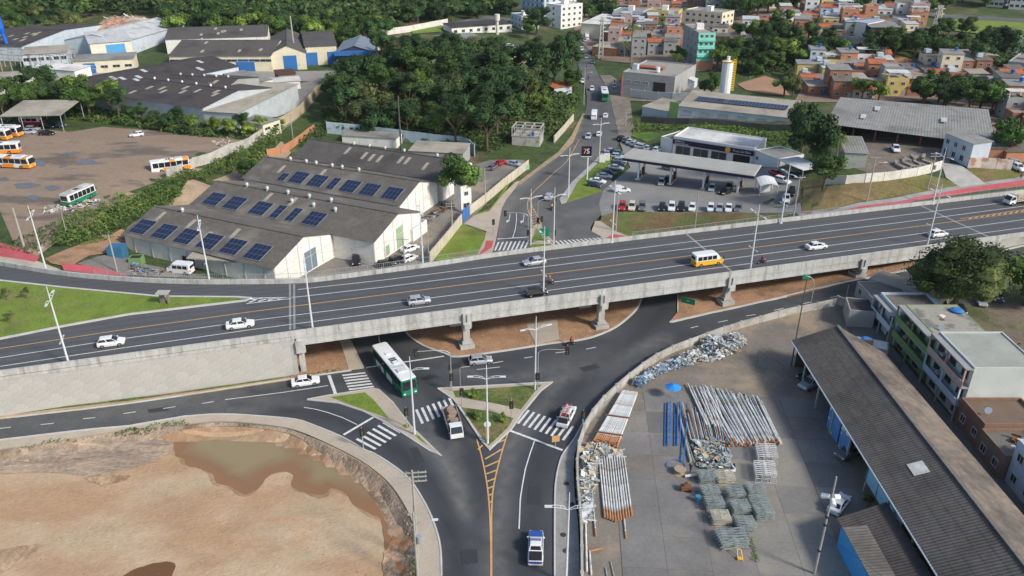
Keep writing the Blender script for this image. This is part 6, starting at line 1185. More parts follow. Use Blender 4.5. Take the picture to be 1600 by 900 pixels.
b = MB(); b.sweep([(xe-.4, y0_, zs-.08), (xe-.4, y1_, zs-.08)], .25, -.12, .05); wp(shd, 'gutter', b, M('gutter_white', (.5, .54, .56), .5))
for y in np.arange(y1_, y0_, 6.2): b = MB(); b.box((xe+.2, y, zs/2), (.22, .22, zs)); wp(shd, 'post', b, GALV)
for (x, y) in ((xe+4.2, 77.5), (xe+11.5, 63.5)): b = MB(); zz = zs+(x-xe)*(zr_-zs)/(xr-xe) if x < xr else zs+(xw-x)*(zr_-zs)/(xw-xr); b.box((x, y, zz+.25), (1.9, 2.1, .06), 0, 0, -.33 if x < xr else .36); wp(shd, 'skylight', b, RF['white'])
for k in (0, 1, 2): b = MB(); b.box((xe+.15, 79.6-k*3.4, 3.3), (.12, 3.2, 3.0)); wp(shd, 'painted_panel', b, M('panel_sky', (.22, .42, .56), .6, .12, 1, col2=(.05, .08, .16), thr=(.60, .63, 1.3)))
for k, (a, c) in enumerate(((95, 91), (90.5, 87.5))): b = MB(); b.box((xe+.35, (a+c)/2, 2.4), (.15, a-c, 4.6)); wp(shd, 'painted_panel', b, M('panel_blue', (.07, .22, .48), .6, .15, 1, col2=(.6, .63, .63), thr=(.56, .6, .6)))
lt = thing('lean_to', 'sky blue walled lean-to with a dark roof at the bottom of the shed', 'lean-to', (36, 60, 0)); q0, q1, q2, q3 = PZ(1340, 868, 3.4), PZ(1355, 818, 3.6), PZ(1410, 795, 3.8), PZ(1455, 895, 3.8)
b = MB(); corr(b, (45.2, 74.5, 4.0), (45.2, 52, 4.0), (39.2, 52, 3.3), (38.6, 72.5, 3.3), .42, .06, lap=2); wp(lt, 'roof', b, RF['charcoal']); b = MB(); corr(b, (41.4, 70.8, 3.75), (41.4, 52, 3.75), (39.0, 52, 3.4), (38.6, 70.8, 3.4), .42, .06, lap=2, lift=.06); wp(lt, 'pale_roof', b, RF['shade'])
b = MB(); b.box((38.85, 61.8, 1.6), (.2, 19, 3.4)); wp(lt, 'wall', b, M('wall_skyblue', (.06, .32, .66), .6, .08, .5)); b = MB(); b.box((41.8, 52.6, 1.8), (6, .2, 3.6)); wp(lt, 'end_wall', b, WL_['bluewhite'])
block('building', 'pale roofed store at the bottom edge beside the lean-to', 'building', (42, 44, 0), (58, 44, 0), 8, 3.9, 'bluewhite', 'pale', parapet_=.2)
sheet('street', [(59.2, 132), (64.2, 132), (64.8, 40), (59.2, 40)], M('street_concrete', (.15, .14, .125), .9, .2, .3, fine=(2, .12)), .12, 3)
sheet('car_park', [(72, 136), (130, 136), (130, 80), (64, 60), (64, 90), (74, 100)], M('parking_earth', (.19, .15, .115), .95, .2, .15, .3, 3, col2=(.10, .12, .045), thr=(.5, .62, .1), fine=(2, .18)), .10, 4)
# row houses: facades face the street (local front looks to -x)
def rowhouse(label, ya, yb, h, wall, dep=9.5, x=63.0, floors=2, roof='slab', par=.5, name='row_house', bands=None, wins=None, z=.6, balc=False, x2=None, gl=None, wcol=None):
    p0, p1 = (x, ya, z), (x if x2 is None else x2, yb, z); L = fr(p0, p1)[0]; th = block(name, label, 'house', p0, p1, dep, h, wall, roof, parapet_=par, base=1.5)
    fh = h/floors
    for f in range(floors):
        n = max(1, int(L/2.8)) if wins is None else wins; facade(th, 0, L, dep, f*fh+fh*.52, n, 1.5 if bands else 1.1, 1.6 if bands else 1.2, glass=WINDK if (f+int(ya)) % 2 else None, frame=M('frame_dark', (.12, .11, .10), .7) if bands else None)
        if bands:
            b = MB(); b.box((L/2, -.6, (f+1)*fh-.1), (L, 1.2, .22)); b.build('balcony_floor', M('slab_edge', (.3, .3, .3), .9), th)
            if f > 0: b = MB(); b.box((L/2, -1.15, f*fh+.5), (L, .12, 1.0)); b.build('balcony_wall', WL_.get(bands[f % len(bands)], WL_['grey']), th)
            for x in (.1, L/2, L-.1): b = MB(); b.box((x, -1.1, f*fh+fh/2), (.2, .2, fh-.2)); b.build('balcony_pillar', WL_.get(bands[f % len(bands)], WL_['grey']), th)
            b = MB(); b.box((L*.3, -.5, f*fh+.8), (.9, .5, 1.1)); b.build('balcony_clutter', M('clutter', (.35, .38, .45), .9, .5, 2, col2=(.3, .12, .1), thr=(.5, .52, 1)), th) if f else None
        if f == 0 and L > 4: door(th, (L*.88, 0, 0), 1.0, 2.1, 0, WL_['brown'])
    return th
gw = PZ(1497, 661, .7); gx_ = gw[0]; gy_ = gw[1]; gh = topz(gy_, 577)
rowhouse('three storey house with peach and lilac balconies and a blank pale side wall', 105.2, gy_, gh-.6, M('wall_palegreen', (.52, .55, .52), .9, .12, .2, col2=(.33, .36, .34), thr=(.5, .7, .15)), 9.5, gx_, 3, bands=['grey', 'bluewhite', 'pink'], par=.25, x2=gx_, roof=M('roof_slabgrey', (.33, .34, .30), .9, .15, .3))
rowhouse('green three storey house with leaf green balconies', 116.5, 105.3, 8.2, 'green', 8.5, gx_+.1, 3, bands=['green', 'green', 'green'], par=.08, roof=M('roof_stain', (.34, .32, .27), .9, .2, .3, col2=(.16, .15, .14), thr=(.5, .6, .3)))
rowhouse('grey blue two storey house with a white upper wall next to the green house', 124.5, 116.6, 6.0, 'bluewhite', 8, gx_-.3, 2, bands=['grey', 'bluewhite'], roof='shade')
rowhouse('low dark grey house at the far end of the row', 132.5, 124.7, 4.6, 'grey', 7, gx_-1.0, 2, roof='shade', par=.2)
block('row_house', 'wide beige roofed low house beside the mango tree', 'house', (66.5, 133.5, .8), (75.5, 124.5, .8), 5, 4.6, 'grey', M('roof_dusty', (.30, .26, .215), .9, .2, .3), parapet_=.15)
for i, (l, a, c, hh, wl, x) in enumerate([('brown brick house with cluttered terrace below the pale side wall', gy_-.2, gy_-6.5, 4.2, M('brick_dull', (.24, .14, .10), .9, .2, .5), 64.2), ('brown fronted house with a blue door in the row', gy_-6.7, gy_-12.5, 3.6, 'brown', 63.8), ('white two storey house with dark doorways in the row', gy_-12.7, gy_-18.5, 6.4, 'bluewhite', 64.6), ('pale lilac house near the right edge of the row', gy_-18.7, gy_-26, 6.2, M('wall_lilac', (.42, .42, .50), .9), 64.2), ('dim grey house at the bottom right corner', gy_-26.2, gy_-34, 5.6, 'grey', 64.0)]):
    rowhouse(l, a, c, hh, wl, 8.5, x, 2 if hh > 5 else 1, roof='shade' if i else M('roof_planks', (.17, .12, .09), .9))
block('shed', 'rusty and pale sheet roofed outbuilding behind the brick house', 'shed', (70, gy_-6, .6), (78, gy_-6, .6), 5.5, 3.6, 'brick', 'pale', roofshape='mono', rise=.5)
th = thing('tarpaulin', 'bright blue tarpaulin strip on the roof beside the brick house', 'tarpaulin', (73, gy_-8.2, 4.4)); b = MB(); V = [(i*.8-3, j*.5, .25*sin(i*.9+j)+.1*j) for i in range(9) for j in range(3)]; b.add(V, [(i*3+j, i*3+j+3, i*3+j+4, i*3+j+1) for i in range(8) for j in range(2)]); b.build('sheet', M('tarp_blue', (.02, .10, .60), .5), th)
for i_, (x_, y_, z_, l_) in enumerate([(gx_+2, 108, 8.45, 'white satellite dish on the stained roof of the green house'), (66, gy_-4, 4.9, 'white satellite dish on the terrace of the brown brick house'), (67, gy_-15, 7.6, 'satellite dish on the white two storey house')]):
    t = thing('satellite_dish', l_, 'satellite dish', (x_, y_, z_)); b = MB(); b.tube((0, 0, 0), (0, 0, .7), .04, n=5); b.build('mast', GALV, t); b = MB(); b.tube((0, 0, .7), (-.25, -.15, .95), .12, .5, 12); b.build('dish', WPAN, t)
rc_ = random.Random(77)
for i_, l_ in enumerate(['pile of planks and bins on the roof beside the blue tarpaulin', 'stacked odds and ends on the brown house roof', 'boxes and boards on the roof of the green house']):
    x_, y_, z_ = [(70, gy_-9.5, 4.4), (66.5, gy_-9.5, 4.4), (gx_+4, 111, 8.4)][i_]; t = thing('junk_pile', l_, 'junk', (x_, y_, z_), .4*i_)
    for k in range(7): b = MB(); b.box((rc_.uniform(-1.4, 1.4), rc_.uniform(-1.2, 1.2), rc_.uniform(.1, .5)), (rc_.uniform(.4, 1.8), rc_.uniform(.2, .7), rc_.uniform(.1, .5)), rc_.random()*3); b.build('board', [RUST0, WPAN, WL_['brown'], WL_['orange']][k % 4], t)
def tank(loc, label, r=1.0, h=1.1):
    th = thing('water_tank', label, 'water tank', loc); b = MB(); b.tube((0, 0, 0), (0, 0, h*.8), r*.8, r, 16); b.build('body', M('tank_blue', (.02, .12, .42), .4), th); b = MB(); b.tube((0, 0, h*.8), (0, 0, h), r*1.03, r*.6, 16); b.build('lid', M('tank_lid', (.05, .2, .5), .4), th)
tank((gx_+7.3, 114, 8.3), 'round blue water tank on the stained roof of the green house'); tank((58.2, 113, 3.4), 'round blue water tank behind the top corner of the long shed', .95); 
block('hut', 'small white topped hut beside the blue tank behind the shed', 'hut', (56.5, 113, .8), (61, 111, .8), 3, 2.5, 'grey', 'white', parapet_=0)
block('shed', 'dark boxy outhouse with a white panel near the wall corner', 'shed', PZ(1322, 512, .8), PZ(1362, 516, .8), 5, 3.4, 'grey', 'charcoal', parapet_=.2); block('hut', 'white metal cabin beside the dark outhouse', 'hut', PZ(1322, 503, .8), PZ(1334, 505, .8), 3, 2.6, 'white', 'white', parapet_=0)
# ================= vehicles =================
def H(px, py, qx, qy, deck=False): a = (PD if deck else P)(px, py); c = (PD if deck else P)(qx, qy); return atan2(c[1]-a[1], c[0]-a[0])
def dcar(kind, col, label, px, py, rev=False, g='cars driving on the highway', dy=0): return car(kind, col, label, PD(px, py), BANG+(pi if rev else 0), g)
dcar('hatchback', 'white', 'white hatchback on the highway above the left part of the panelled wall', 175, 539); dcar('sedan', 'white', 'white sedan on the highway just left of the expansion joint', 376, 511)
dcar('hatchback', 'silver', 'silver hatchback on the highway near the bridge pier', 655, 474); dcar('sedan', 'silver', 'silver sedan driving left in the far lane of the highway', 835, 413, True)
dcar('hatchback', 'black', 'black hatchback in the nearest highway lane by the middle lamp', 838, 461); dcar('sedan', 'white', 'white sedan alone in the middle of the highway on the right', 1275, 388.5); dcar('hatchback', 'white', 'white hatchback on the highway near the right joint line', 1465, 369)
boxvehicle('minibus', 'white and yellow school minibus on the highway', 'minibus', PD(1104, 413), BANG, 5.9, 2.0, 2.5, 'white', 'yellow', nwin=4, style='van')
truck('white truck with a high caged cargo body on the highway at the right edge', PD(1590, 318), BANG+pi, 'cage', 6.8, 'cage_truck')
motorbike(PD(858, 445), BANG, (.45, .10, .05), 'black motorcycle beside the middle highway lamp', 'rider in an orange top on the highway motorcycle', helmet='yellow'); motorbike(PD(1190, 412), BANG, (.30, .02, .02), 'red motorcycle right of the minibus on the highway', 'rider in dark red on the motorcycle near the minibus', 'red', 'red')
motorbike(P(892, 540), H(892, 540, 930, 532), (.45, .02, .03), 'motorcycle on the lower road beside the concrete apron', 'rider in a red top beside the concrete apron', 'black', 'red'); motorbike(P(862, 328), H(862, 328, 862, 305), (.6, .38, .02), 'motorcycle on the avenue beside the signal mast', 'rider in a yellow top on the avenue', 'black', 'black')
motorbike(P(919, 124), H(919, 124, 917, 110), (.05, .05, .06), 'motorcycle far up the avenue below the tall trees', 'rider in black far up the avenue'); motorbike(P(916, 108), H(916, 108, 914, 98), (.08, .08, .1), 'small motorcycle at the bend of the avenue', 'rider in grey at the avenue bend')
G = 'cars driving at the junction'
car('sedan', 'white', 'white sedan waiting before the zebra crossing on the left lower road', P(478, 600), H(478, 600, 540, 591), G); car('hatchback', 'silver', 'silver hatchback turning under the viaduct behind the central island', P(751, 567), H(751, 567, 800, 562), G)
th = boxvehicle('city_bus', 'green and white city bus crossing the junction', 'bus', P(617, 590), H(592, 553, 640, 612), 12.6, 2.55, 3.15, 'green', 'green', 'white', doors=2, nwin=8, stripe=[(-.38, -.12, 'white'), (-.02, .16, 'white')])
truck('white flatbed truck with a rusty load in front of the zebra crossing', P(708, 668), H(700, 640, 716, 690), 'load', 6.6); 
th = car('pickup', 'white', 'white service pickup carrying a red and white ladder across the right crossing', P(885, 656), H(879, 668, 893, 640), G); b = MB()
for y in (-.35, .35): b.box((-.4, y, 2.0), (3.6, .07, .1))
for k in range(9): b.box((-2+k*.4, 0, 2.0), (.05, .7, .06))
b.build('ladder', M('ladder_red', (.45, .10, .08), .6), th); b = MB()
for x in (-2.3, -.6, .6): b.tube((x, -.8, 1.0), (x, -.8, 1.95), .03); b.tube((x, .8, 1.0), (x, .8, 1.95), .03); b.tube((x, -.8, 1.95), (x, .8, 1.95), .03)
b.build('roof_rack', GALV, th)
th = car('pickup', 'white', 'white and blue police pickup driving away at the bottom of the photo', P(837, 862), H(837, 880, 838, 830), G); b = MB(); b.hexa([(1.35, -.86, 1.03), (2.5, -.78, .93), (2.5, .78, .93), (1.35, .86, 1.03)], [(1.35, -.80, 1.085), (2.45, -.7, .95), (2.45, .7, .95), (1.35, .80, 1.085)]); b.build('bonnet_panel', PT['blue'], th); b = MB(); b.box((.1, 0, 1.83), (.28, 1.2, .14)); b.build('light_bar', M('lightbar', (.15, .16, .3), .2), th)
for sy in (-1, 1): b = MB(); b.box((-.1, sy*.935, .75), (2.6, .02, .35)); b.build('side_stripe', PT['blue'], th)
b = MB(); b.box((-2.64, 0, .9), (.03, 1.5, .3)); b.build('tailgate_stripe', PT['blue'], th)
G = 'vehicles driving on the avenue'
car('suv', 'silver', 'silver car on the avenue level with the mast lamps', P(858, 311), H(858, 311, 866, 295), G); car('hatchback', 'pale', 'pale blue hatchback on the avenue approaching the median', P(919, 216), H(919, 214, 913, 226), G); car('hatchback', 'white', 'white hatchback behind the lamp on the avenue', P(936, 212), H(936, 212, 939, 200), G)
boxvehicle('van', 'white van on the avenue below the green bus', 'van', P(928, 185), H(928, 178, 925, 192), 5.6, 2.0, 2.5, 'white', nwin=4, style='van'); car('sedan', 'white', 'small white car beside the white van on the avenue', P(946, 183), H(946, 183, 948, 172), G)
boxvehicle('city_bus', 'green bus with a white roof on the avenue', 'bus', P(944, 153), H(944, 158, 941, 140), 12, 2.5, 3.1, 'green', 'green', 'white', doors=2, nwin=8); car('hatchback', 'white', 'white car just beyond the green bus on the avenue', P(925, 141), H(925, 141, 925, 150), G); car('hatchback', 'white', 'white car at the avenue kerb under the tall trees', P(910, 129), H(910, 129, 912, 140), G)
for i, (x, y, k, c, l) in enumerate([(960, 137, 'hatchback', 'pale', 'pale car parked in front of the red shopfront'), (972, 148, 'hatchback', 'white', 'white car parked by the blue gate of the workshop'), (926, 99, 'hatchback', 'grey', 'grey car parked at the avenue bend'), (916, 91, 'hatchback', 'silver', 'silver car at the top of the avenue'), (909, 79, 'suv', 'white', 'white car beside the far avenue kerb'), (914, 65, 'suv', 'silver', 'silver car near the cream hall at the top of the avenue')]): car(k, c, l, P(x, y), H(x, y, x+2, y+12), 'cars parked along the avenue', simple=True)
boxvehicle('van', 'white delivery van near the cream hall up the avenue', 'van', P(917, 62), H(917, 62, 917, 75), 6, 2.1, 2.8, 'white', nwin=3, style='van')
G = 'cars parked at the petrol station'
for x, k, c, l in [(972, 'suv', 'red', 'red car at the left end of the station row'), (987, 'suv', 'cream', 'beige grey car second in the station row beside the red one'), (1003, 'suv', 'grey', 'dark grey car third in the station row'), (1034, 'hatchback', 'black', 'black car left of the tall white car in the station row'), (1049, 'suv', 'white', 'tall white car between two black cars in the station row'), (1064, 'suv', 'black', 'black car right of the tall white car in the station row'), (1081, 'hatchback', 'white', 'white hatchback between the black car and the lamp post'), (1110, 'hatchback', 'white', 'white car first of the right group of four in the station row'), (1124, 'sedan', 'silver', 'silver car second of the right group in the station row'), (1138, 'sedan', 'white', 'white car third of the right group in the station row'), (1153, 'hatchback', 'grey', 'grey car last in the station row')]:
    car(k, c, l, P(x, 326.5+(x-972)*.012), H(x, 322, x-1, 331)+random.uniform(-.04, .04), G)
for x, y, k, c, l in [(929, 292, 'hatchback', 'darkblue', 'dark car parked nearest the avenue corner of the station verge'), (934, 286, 'sedan', 'white', 'white car behind the dark one on the station verge'), (944, 278, 'sedan', 'silver', 'silver sedan third along the station verge'), (951, 273, 'hatchback', 'black', 'black car fourth along the station verge'), (962, 265, 'sedan', 'silver', 'long silver sedan beside the station verge'), (967, 259, 'hatchback', 'darkblue', 'dark hatchback beside the middle of the verge'), (969, 254, 'hatchback', 'silver', 'silver hatchback under the left canopy corner'), (965, 247, 'hatchback', 'pale', 'pale hatchback at the top of the verge'), (967, 242, 'hatchback', 'grey', 'grey car beyond the pale hatchback'), (955, 239, 'sedan', 'silver', 'silver sedan at the avenue edge above the verge'), (962, 240, 'sedan', 'darkblue', 'dark sedan at the avenue edge above the verge')]: car(k, c, l, P(x, y), H(x, y, x+12, y+1)+random.uniform(-.08, .08), G)
for x, y, k, c, l in [(970, 218, 'hatchback', 'black', 'black car at the start of the angled row above the station'), (978, 221, 'hatchback', 'grey', 'grey car second in the angled row above the station'), (985, 224, 'sedan', 'pale', 'pale car third in the angled row above the station'), (991, 227, 'hatchback', 'silver', 'silver car fourth in the angled row above the station'), (998, 230, 'sedan', 'pale', 'light blue grey car fifth in the angled row above the station'), (1004, 231, 'hatchback', 'silver', 'silver hatchback sixth in the angled row above the station'), (1012, 234, 'sedan', 'silver', 'silver sedan seventh in the angled row above the station'), (1027, 237, 'suv', 'white', 'white car beside the shop annex')]: car(k, c, l, P(x, y), H(x, y, x+10, y-8), G)
car('panel_van', 'white', 'white car based van driving out of the station forecourt', P(973, 300), H(973, 300, 990, 299), G)
for x, y, k, c, l, d in [(1033, 288, 'hatchback', 'silver', 'silver hatchback refuelling at the second island', (-3, 14)), (1043, 284, 'hatchback', 'black', 'black car close to the second pump island', (-3, 12)), (1112, 297, 'hatchback', 'pale', 'pale hatchback refuelling at the third island', (-5, 14)), (1139, 296, 'suv', 'black', 'black car refuelling at the right island', (-4, 12)), (1045, 266, 'hatchback', 'grey', 'grey car behind the canopy near the shop', (12, 2)), (1134, 303, 'hatchback', 'black', 'small black car in front of the right island', (-10, 3)), (1213, 274, 'sedan', 'red', 'dark red car left of the white carport', (10, 1)), (1222, 286, 'suv', 'white', 'large white car in front of the carport', (14, 1)), (1244, 278, 'hatchback', 'black', 'black car under the carport', (10, 1)), (1228, 314, 'pickup', 'white', 'white pickup parked beside the bank at the station edge', (-2, 12)), (1236, 304, 'suv', 'black', 'dark car behind the white pickup', (-2, 12))]: car(k, c, l, P(x, y), H(x, y, x+d[0], y+d[1]), G)
G = 'cars parked in the warehouse yard'
for x, y, k, c, l, d in [(557, 410, 'pickup', 'black', 'black pickup parked against the white warehouse wall', (0, 12)), (604, 416, 'hatchback', 'black', 'dark car first in the warehouse yard by the railing', (12, -2)), (622, 410, 'suv', 'black', 'black car second in the warehouse yard by the railing', (12, -5)), (640, 407, 'hatchback', 'white', 'white car third in the warehouse yard by the railing', (12, -5)), (641, 392, 'sedan', 'white', 'white sedan parked beside the warehouse gable', (14, -5)), (783, 257, 'hatchback', 'red', 'bright red car behind the cream wall', (8, -4)), (804, 259, 'sedan', 'pale', 'pale car behind the green patched wall by the avenue', (10, 2)), (770, 264, 'hatchback', 'grey', 'grey car beside the bright red car', (8, -6))]: car(k, c, l, P(x, y), H(x, y, x+d[0], y+d[1]), G)
boxvehicle('van', 'white van in front of the nearest warehouse', 'van', P(283, 426), H(283, 426, 263, 422), 5.2, 2.0, 2.3, 'white', nwin=3, style='van')
G = 'vehicles in the bus yard'
def bus(l, x, y, d, **k): return boxvehicle('coach', l, 'bus', P(x, y), H(x, y, x+d[0], y+d[1]), k.pop('L', 9.5), 2.5, 3.0, 'white', k.pop('low', 'orange'), k.pop('rf', 'white'), nwin=6, group=G, **k)
bus('orange and white bus standing alone by the bus yard wall', 268, 266, (20, 2), stripe=[(-.5, -.2, 'white'), (.2, .3, 'white')], hoop=[(-.02, .12, 'orange'), (.33, .46, 'orange')]); bus('orange and white bus nearest in the yard row', 22, 261, (20, 1), stripe=[(-.5, -.2, 'white'), (.1, .3, 'white')], hoop=[(-.1, .06, 'orange'), (.36, .46, 'orange')], L=11); bus('orange bus second in the yard row with a white rear', 2, 240, (-20, 1), L=10); bus('orange bus with a plain roof at the back of the row', 12, 212, (20, 1), L=9); bus('orange bus half outside the left edge of the photo', -8, 217, (20, 1), L=10)
bus('old white bus with a green lower stripe abandoned on rubble', 125, 314, (20, -9), low='green', rf=M('bus_dirty', (.42, .42, .38), .8, .2, 1), L=8.5)
for x, y, k, c, l, d in [(214, 213, 'hatchback', 'white', 'white hatchback alone at the back of the bus yard', (-10, 1)), (74, 211, 'sedan', 'black', 'black sedan in front of the beige shelter', (10, 0)), (46, 209, 'hatchback', 'pale', 'pale car in front of the beige shelter', (10, 0)), (52, 204, 'hatchback', 'silver', 'silver car just under the shelter roof', (10, 0)), (8, 190, 'hatchback', 'black', 'black car at the left under the shelter', (10, 0)), (78, 200, 'suv', 'black', 'black car in the shade of the shelter', (10, 1)), (92, 199, 'suv', 'darkblue', 'dark blue car in the shade of the shelter', (10, 1))]: car(k, c, l, P(x, y), H(x, y, x+d[0], y+d[1]), G)
boxvehicle('van', 'red and white van under the beige shelter', 'van', P(52, 196), 0, 7, 2.2, 2.8, 'white', 'red', nwin=3, style='van')
G = 'cars parked under and beside the mango tree'
for x, y, k, c, l, d in [(1469, 483, 'suv', 'black', 'black people carrier left under the mango tree', (8, 12)), (1497, 486, 'hatchback', 'black', 'black car mostly hidden under the mango tree', (8, 10)), (1532, 474, 'hatchback', 'silver', 'silver grey car peeking out under the tree', (5, 12)), (1554, 466, 'pickup', 'darkblue', 'dark pickup with chrome front between the two trees', (6, 12))]: car(k, c, l, P(x, y), H(x, y, x+d[0], y+d[1]), G)
car('sedan', 'white', 'white sedan parked alone on the yard behind the floodlight mast', P(1310, 792), H(1304, 800, 1322, 776)); 
for x, y, k, c, l in [(1262, 604, 'suv', 'silver', 'silver car nosing out of the long shed'), (1322, 712, 'suv', 'grey', 'grey car in the shade of the long shed'), (1258, 590, 'hatchback', 'black', 'black car at the far end inside the long shed')]: car(k, c, l, P(x+3, y), H(x, y, x-8, y+4), 'cars under the long shed')
for x, y, k, c, l, d in [(1398, 236, 'pickup', 'white', 'white truck cab parked inside the open shed', (6, 8)), (1590, 266, 'suv', 'white', 'white car parked at the right end by the pink wall', (8, 5)), (1585, 260, 'suv', 'silver', 'silver car behind the white one at the right edge', (8, 4)), (765, 81, 'hatchback', 'white', 'white car parked first beside the open pavilion', (6, 3)), (767, 74, 'hatchback', 'grey', 'grey car parked beside the open pavilion', (6, 3)), (780, 76, 'hatchback', 'pale', 'pale car parked second beyond the pavilion', (6, 3)), (781, 86, 'suv', 'white', 'white car parked in front of the charcoal roof', (7, 1)), (797, 73, 'hatchback', 'white', 'white car parked by the curved lane', (8, 1)), (523, 126, 'hatchback', 'white', 'white car parked beside the wood edge near the factory', (6, -5)), (1372, 62, 'suv', 'silver', 'silver van parked on the terrace above the earth bank', (8, 0)), (1396, 62, 'suv', 'white', 'white van parked on the terrace above the earth bank', (8, 0)), (1178, 60, 'hatchback', 'grey', 'grey car parked by the orange wall on the hill', (8, -1)), (1050, 137, 'pickup', 'white', 'white pickup in the workshop yard', (2, 8)), (1040, 134, 'hatchback', 'grey', 'grey car in the workshop yard', (8, 1))]: car(k, c, l, P(x, y), H(x, y, x+d[0], y+d[1]), simple=True)
pw1 = walker_mesh((.06, .06, .07)); 
for x, y, l in [(762, 331, 'person in dark clothes walking on the pavement near the blue gate'), (1594, 281, 'person in dark clothes on the red cycle path'), (960, 131, 'person standing outside the red shopfront'), (1078, 740, 'worker in dark clothes near the cable spool')]: p = thing('person', l, 'person', P(x, y, .15), random.random()*6); part('body', pw1, p)
# ================= lamps, signals, poles =================
for x, y, l in [(108, 570, 'street lamp rising from the near parapet above the panelled wall'), (489, 517, 'street lamp on the near parapet right of the panelled wall'), (849, 462, 'street lamp on the near parapet in the middle of the viaduct'), (1172, 422, 'street lamp on the near parapet beside the minibus'), (1448, 385, 'street lamp on the near parapet above the mango tree')]: streetlamp(PD(x, y), l, BANG+pi/2)
for x, y, l in [(73, 424, 'street lamp behind the slip road at the left edge'), (328, 442, 'street lamp behind the slip road in front of the solar roof'), (661, 415, 'street lamp on the far parapet beside the warehouse yard'), (956, 379, 'street lamp by the small red path corner'), (1220, 349, 'street lamp beside the station carport'), (1457, 319, 'street lamp on the far parapet near the driveway')]: streetlamp(PD(x, y), l, BANG+pi/2)
G = 'tall white lamps round the junction'
for x, y, l, low in [(648, 680, 'white lamp at the tip of the left island in front of the bus', 0), (762, 694, 'white lamp at the bottom tip of the central island', 0), (836, 610, 'white lamp at the right corner of the central island', 0), (884, 912, 'white lamp on the pavement at the bottom of the photo', 0), (829, 384, 'white lamp on the left side of the avenue median', 0), (865, 381, 'white lamp on the right side of the avenue median', 0), (888, 309, 'white lamp on the station pavement by the verge', 0), (936, 254, 'white lamp on the avenue pavement beyond the totem', 0)]: streetlamp(P(x, y), l, 0.0 if y > 650 else .4, 13.2, False, G)
signal(P(706, 612), 7, 'traffic signal with a curved arm at the top left of the central island', -5.2, .15, (.4,)); sign(P(712, 606), 4.0, 2.4, 1.0, SIGB, 'dark rectangular sign seen from behind on the central island', .5, two=True)
signal(P(840, 611), 7, 'traffic signal with an arm reaching over the right road', 4.4, -.1, (.4,)); signal(P(722, 636), 3.8, 'short pedestrian signal beside the path on the central island', 0, .1, (.75,)); signal(P(799, 655), 3.8, 'slim pedestrian signal at the right end of the island path', 0, 0, (.7,)); signal(P(636, 668), 3.6, 'pedestrian signal on the left island near the lamp', 0, .3, (.8,)); signal(P(568, 702), 3.8, 'signal post at the kerb by the slip road crossing', 0, .3, (.8,))
signal(P(910, 672), 3.6, 'short signal post on the pavement by the right crossing', 0, .2, (.8,))
signal(P(840, 358), 6.5, 'traffic signal arching over the avenue from the median', 4.4, .35, (.35,)); signal(P(825, 380), 6.5, 'traffic signal arching left over the avenue stop line', -5, .0, (.4,)); signal(P(846, 360), 3.6, 'double headed signal on the median lawn', 0, .2, (.8,)); signal(P(866, 380), 3.2, 'low signal beside the right avenue crossing', 0, .2, (.8,)); signal(P(771, 366), 3.6, 'signal on the pavement by the gate driveway', 0, .2, (.85,))
GRN = M('sign_green', (.01, .22, .11), .5)
sign(P(1073, 490), 2.6, 2.6, 1.1, GRN, 'green direction sign standing under the viaduct', -.55, text='<<', ts=.5); sign(P(850, 384), 3.2, 2.0, 1.9, GRN, 'green direction sign on the avenue median', .05, text='^', ts=.8); sign(P(868, 700), 1.6, 1.1, 1.0, YEL, 'small yellow warning board on the pavement by the right crossing', .2)
t = sign(P(762, 690), 3.0, 1.0, 1.0, WPAN, 'round white and red traffic sign at the tip of the central island', 0, round_=True); b = MB(); b.box((0, -.05, 1.5), (.5, .06, 1.9)); b.build('hazard_board', YEL, t)
t = thing('gantry_sign', 'green sign on a curved pole beside the lower road on the right', 'sign', P(1266, 479)); b = MB(); b.path([(0, 0, 0), (0, 0, 4.4), (-.3, 0, 5.4), (-.9, 0, 6.0), (-1.8, 0, 6.3)], .07, 6); b.build('pole', GALV, t); b = MB(); b.box((-1.7, 0, 6.1), (1.3, .08, .9)); b.build('board', GRN, t)
t = thing('street_lamp', 'curved single arm lamp beside the mango tree', 'street lamp', P(1418, 460)); b = MB(); b.path([(0, 0, 0), (.1, 0, 5.4), (.7, 0, 6.9), (1.9, 0, 7.9), (3, 0, 8.2)], .07, 6); b.build('pole', GALV, t); b = MB(); b.box((3.3, 0, 8.2), (.8, .3, .12)); b.build('luminaire', LAMPW, t)
t = thing('bus_stop', 'small abandoned concrete shelter on the highway lawn', 'shelter', PD(258, 476)); b = MB(); b.box((0, 0, 2.3), (2.0, 1.6, .18)); b.build('roof', CONC, t); b = MB(); b.box((-.4, .3, 1.1), (.9, .2, 2.2)); b.box((.6, .3, 1.1), (.2, .8, 2.2)); b.build('wall', M('stained', (.2, .17, .14), .9), t)
U = 'concrete utility poles'
def up(x, y, tx, ty, l, **k):
    p = P(x, y); h = topz(p[1], ty)-p[2]; return utilitypole(p, h, l, **k), (p[0], p[1], p[2]+h)
_, t1 = up(653, 868, 638, 735, 'utility pole with three crossarms on the pit pavement', arms=3, cross=1.6, rz=.1); _, t2 = up(653, 905, 652, 800, 'utility pole with a lamp arm at the bottom of the pit pavement', arms=1, rz=.1, light=True, cross=.6, trafo=True)
_, t3 = up(183, 424, 165, 366, 'pale utility pole beside the blue container', arms=1); _, t4 = up(38, 387, 17, 325, 'thick pale utility pole left of the slip road', arms=0, r=.2); _, t5 = up(106, 372, 96, 330, 'thin utility pole in the hedge gap', arms=0, r=.08)
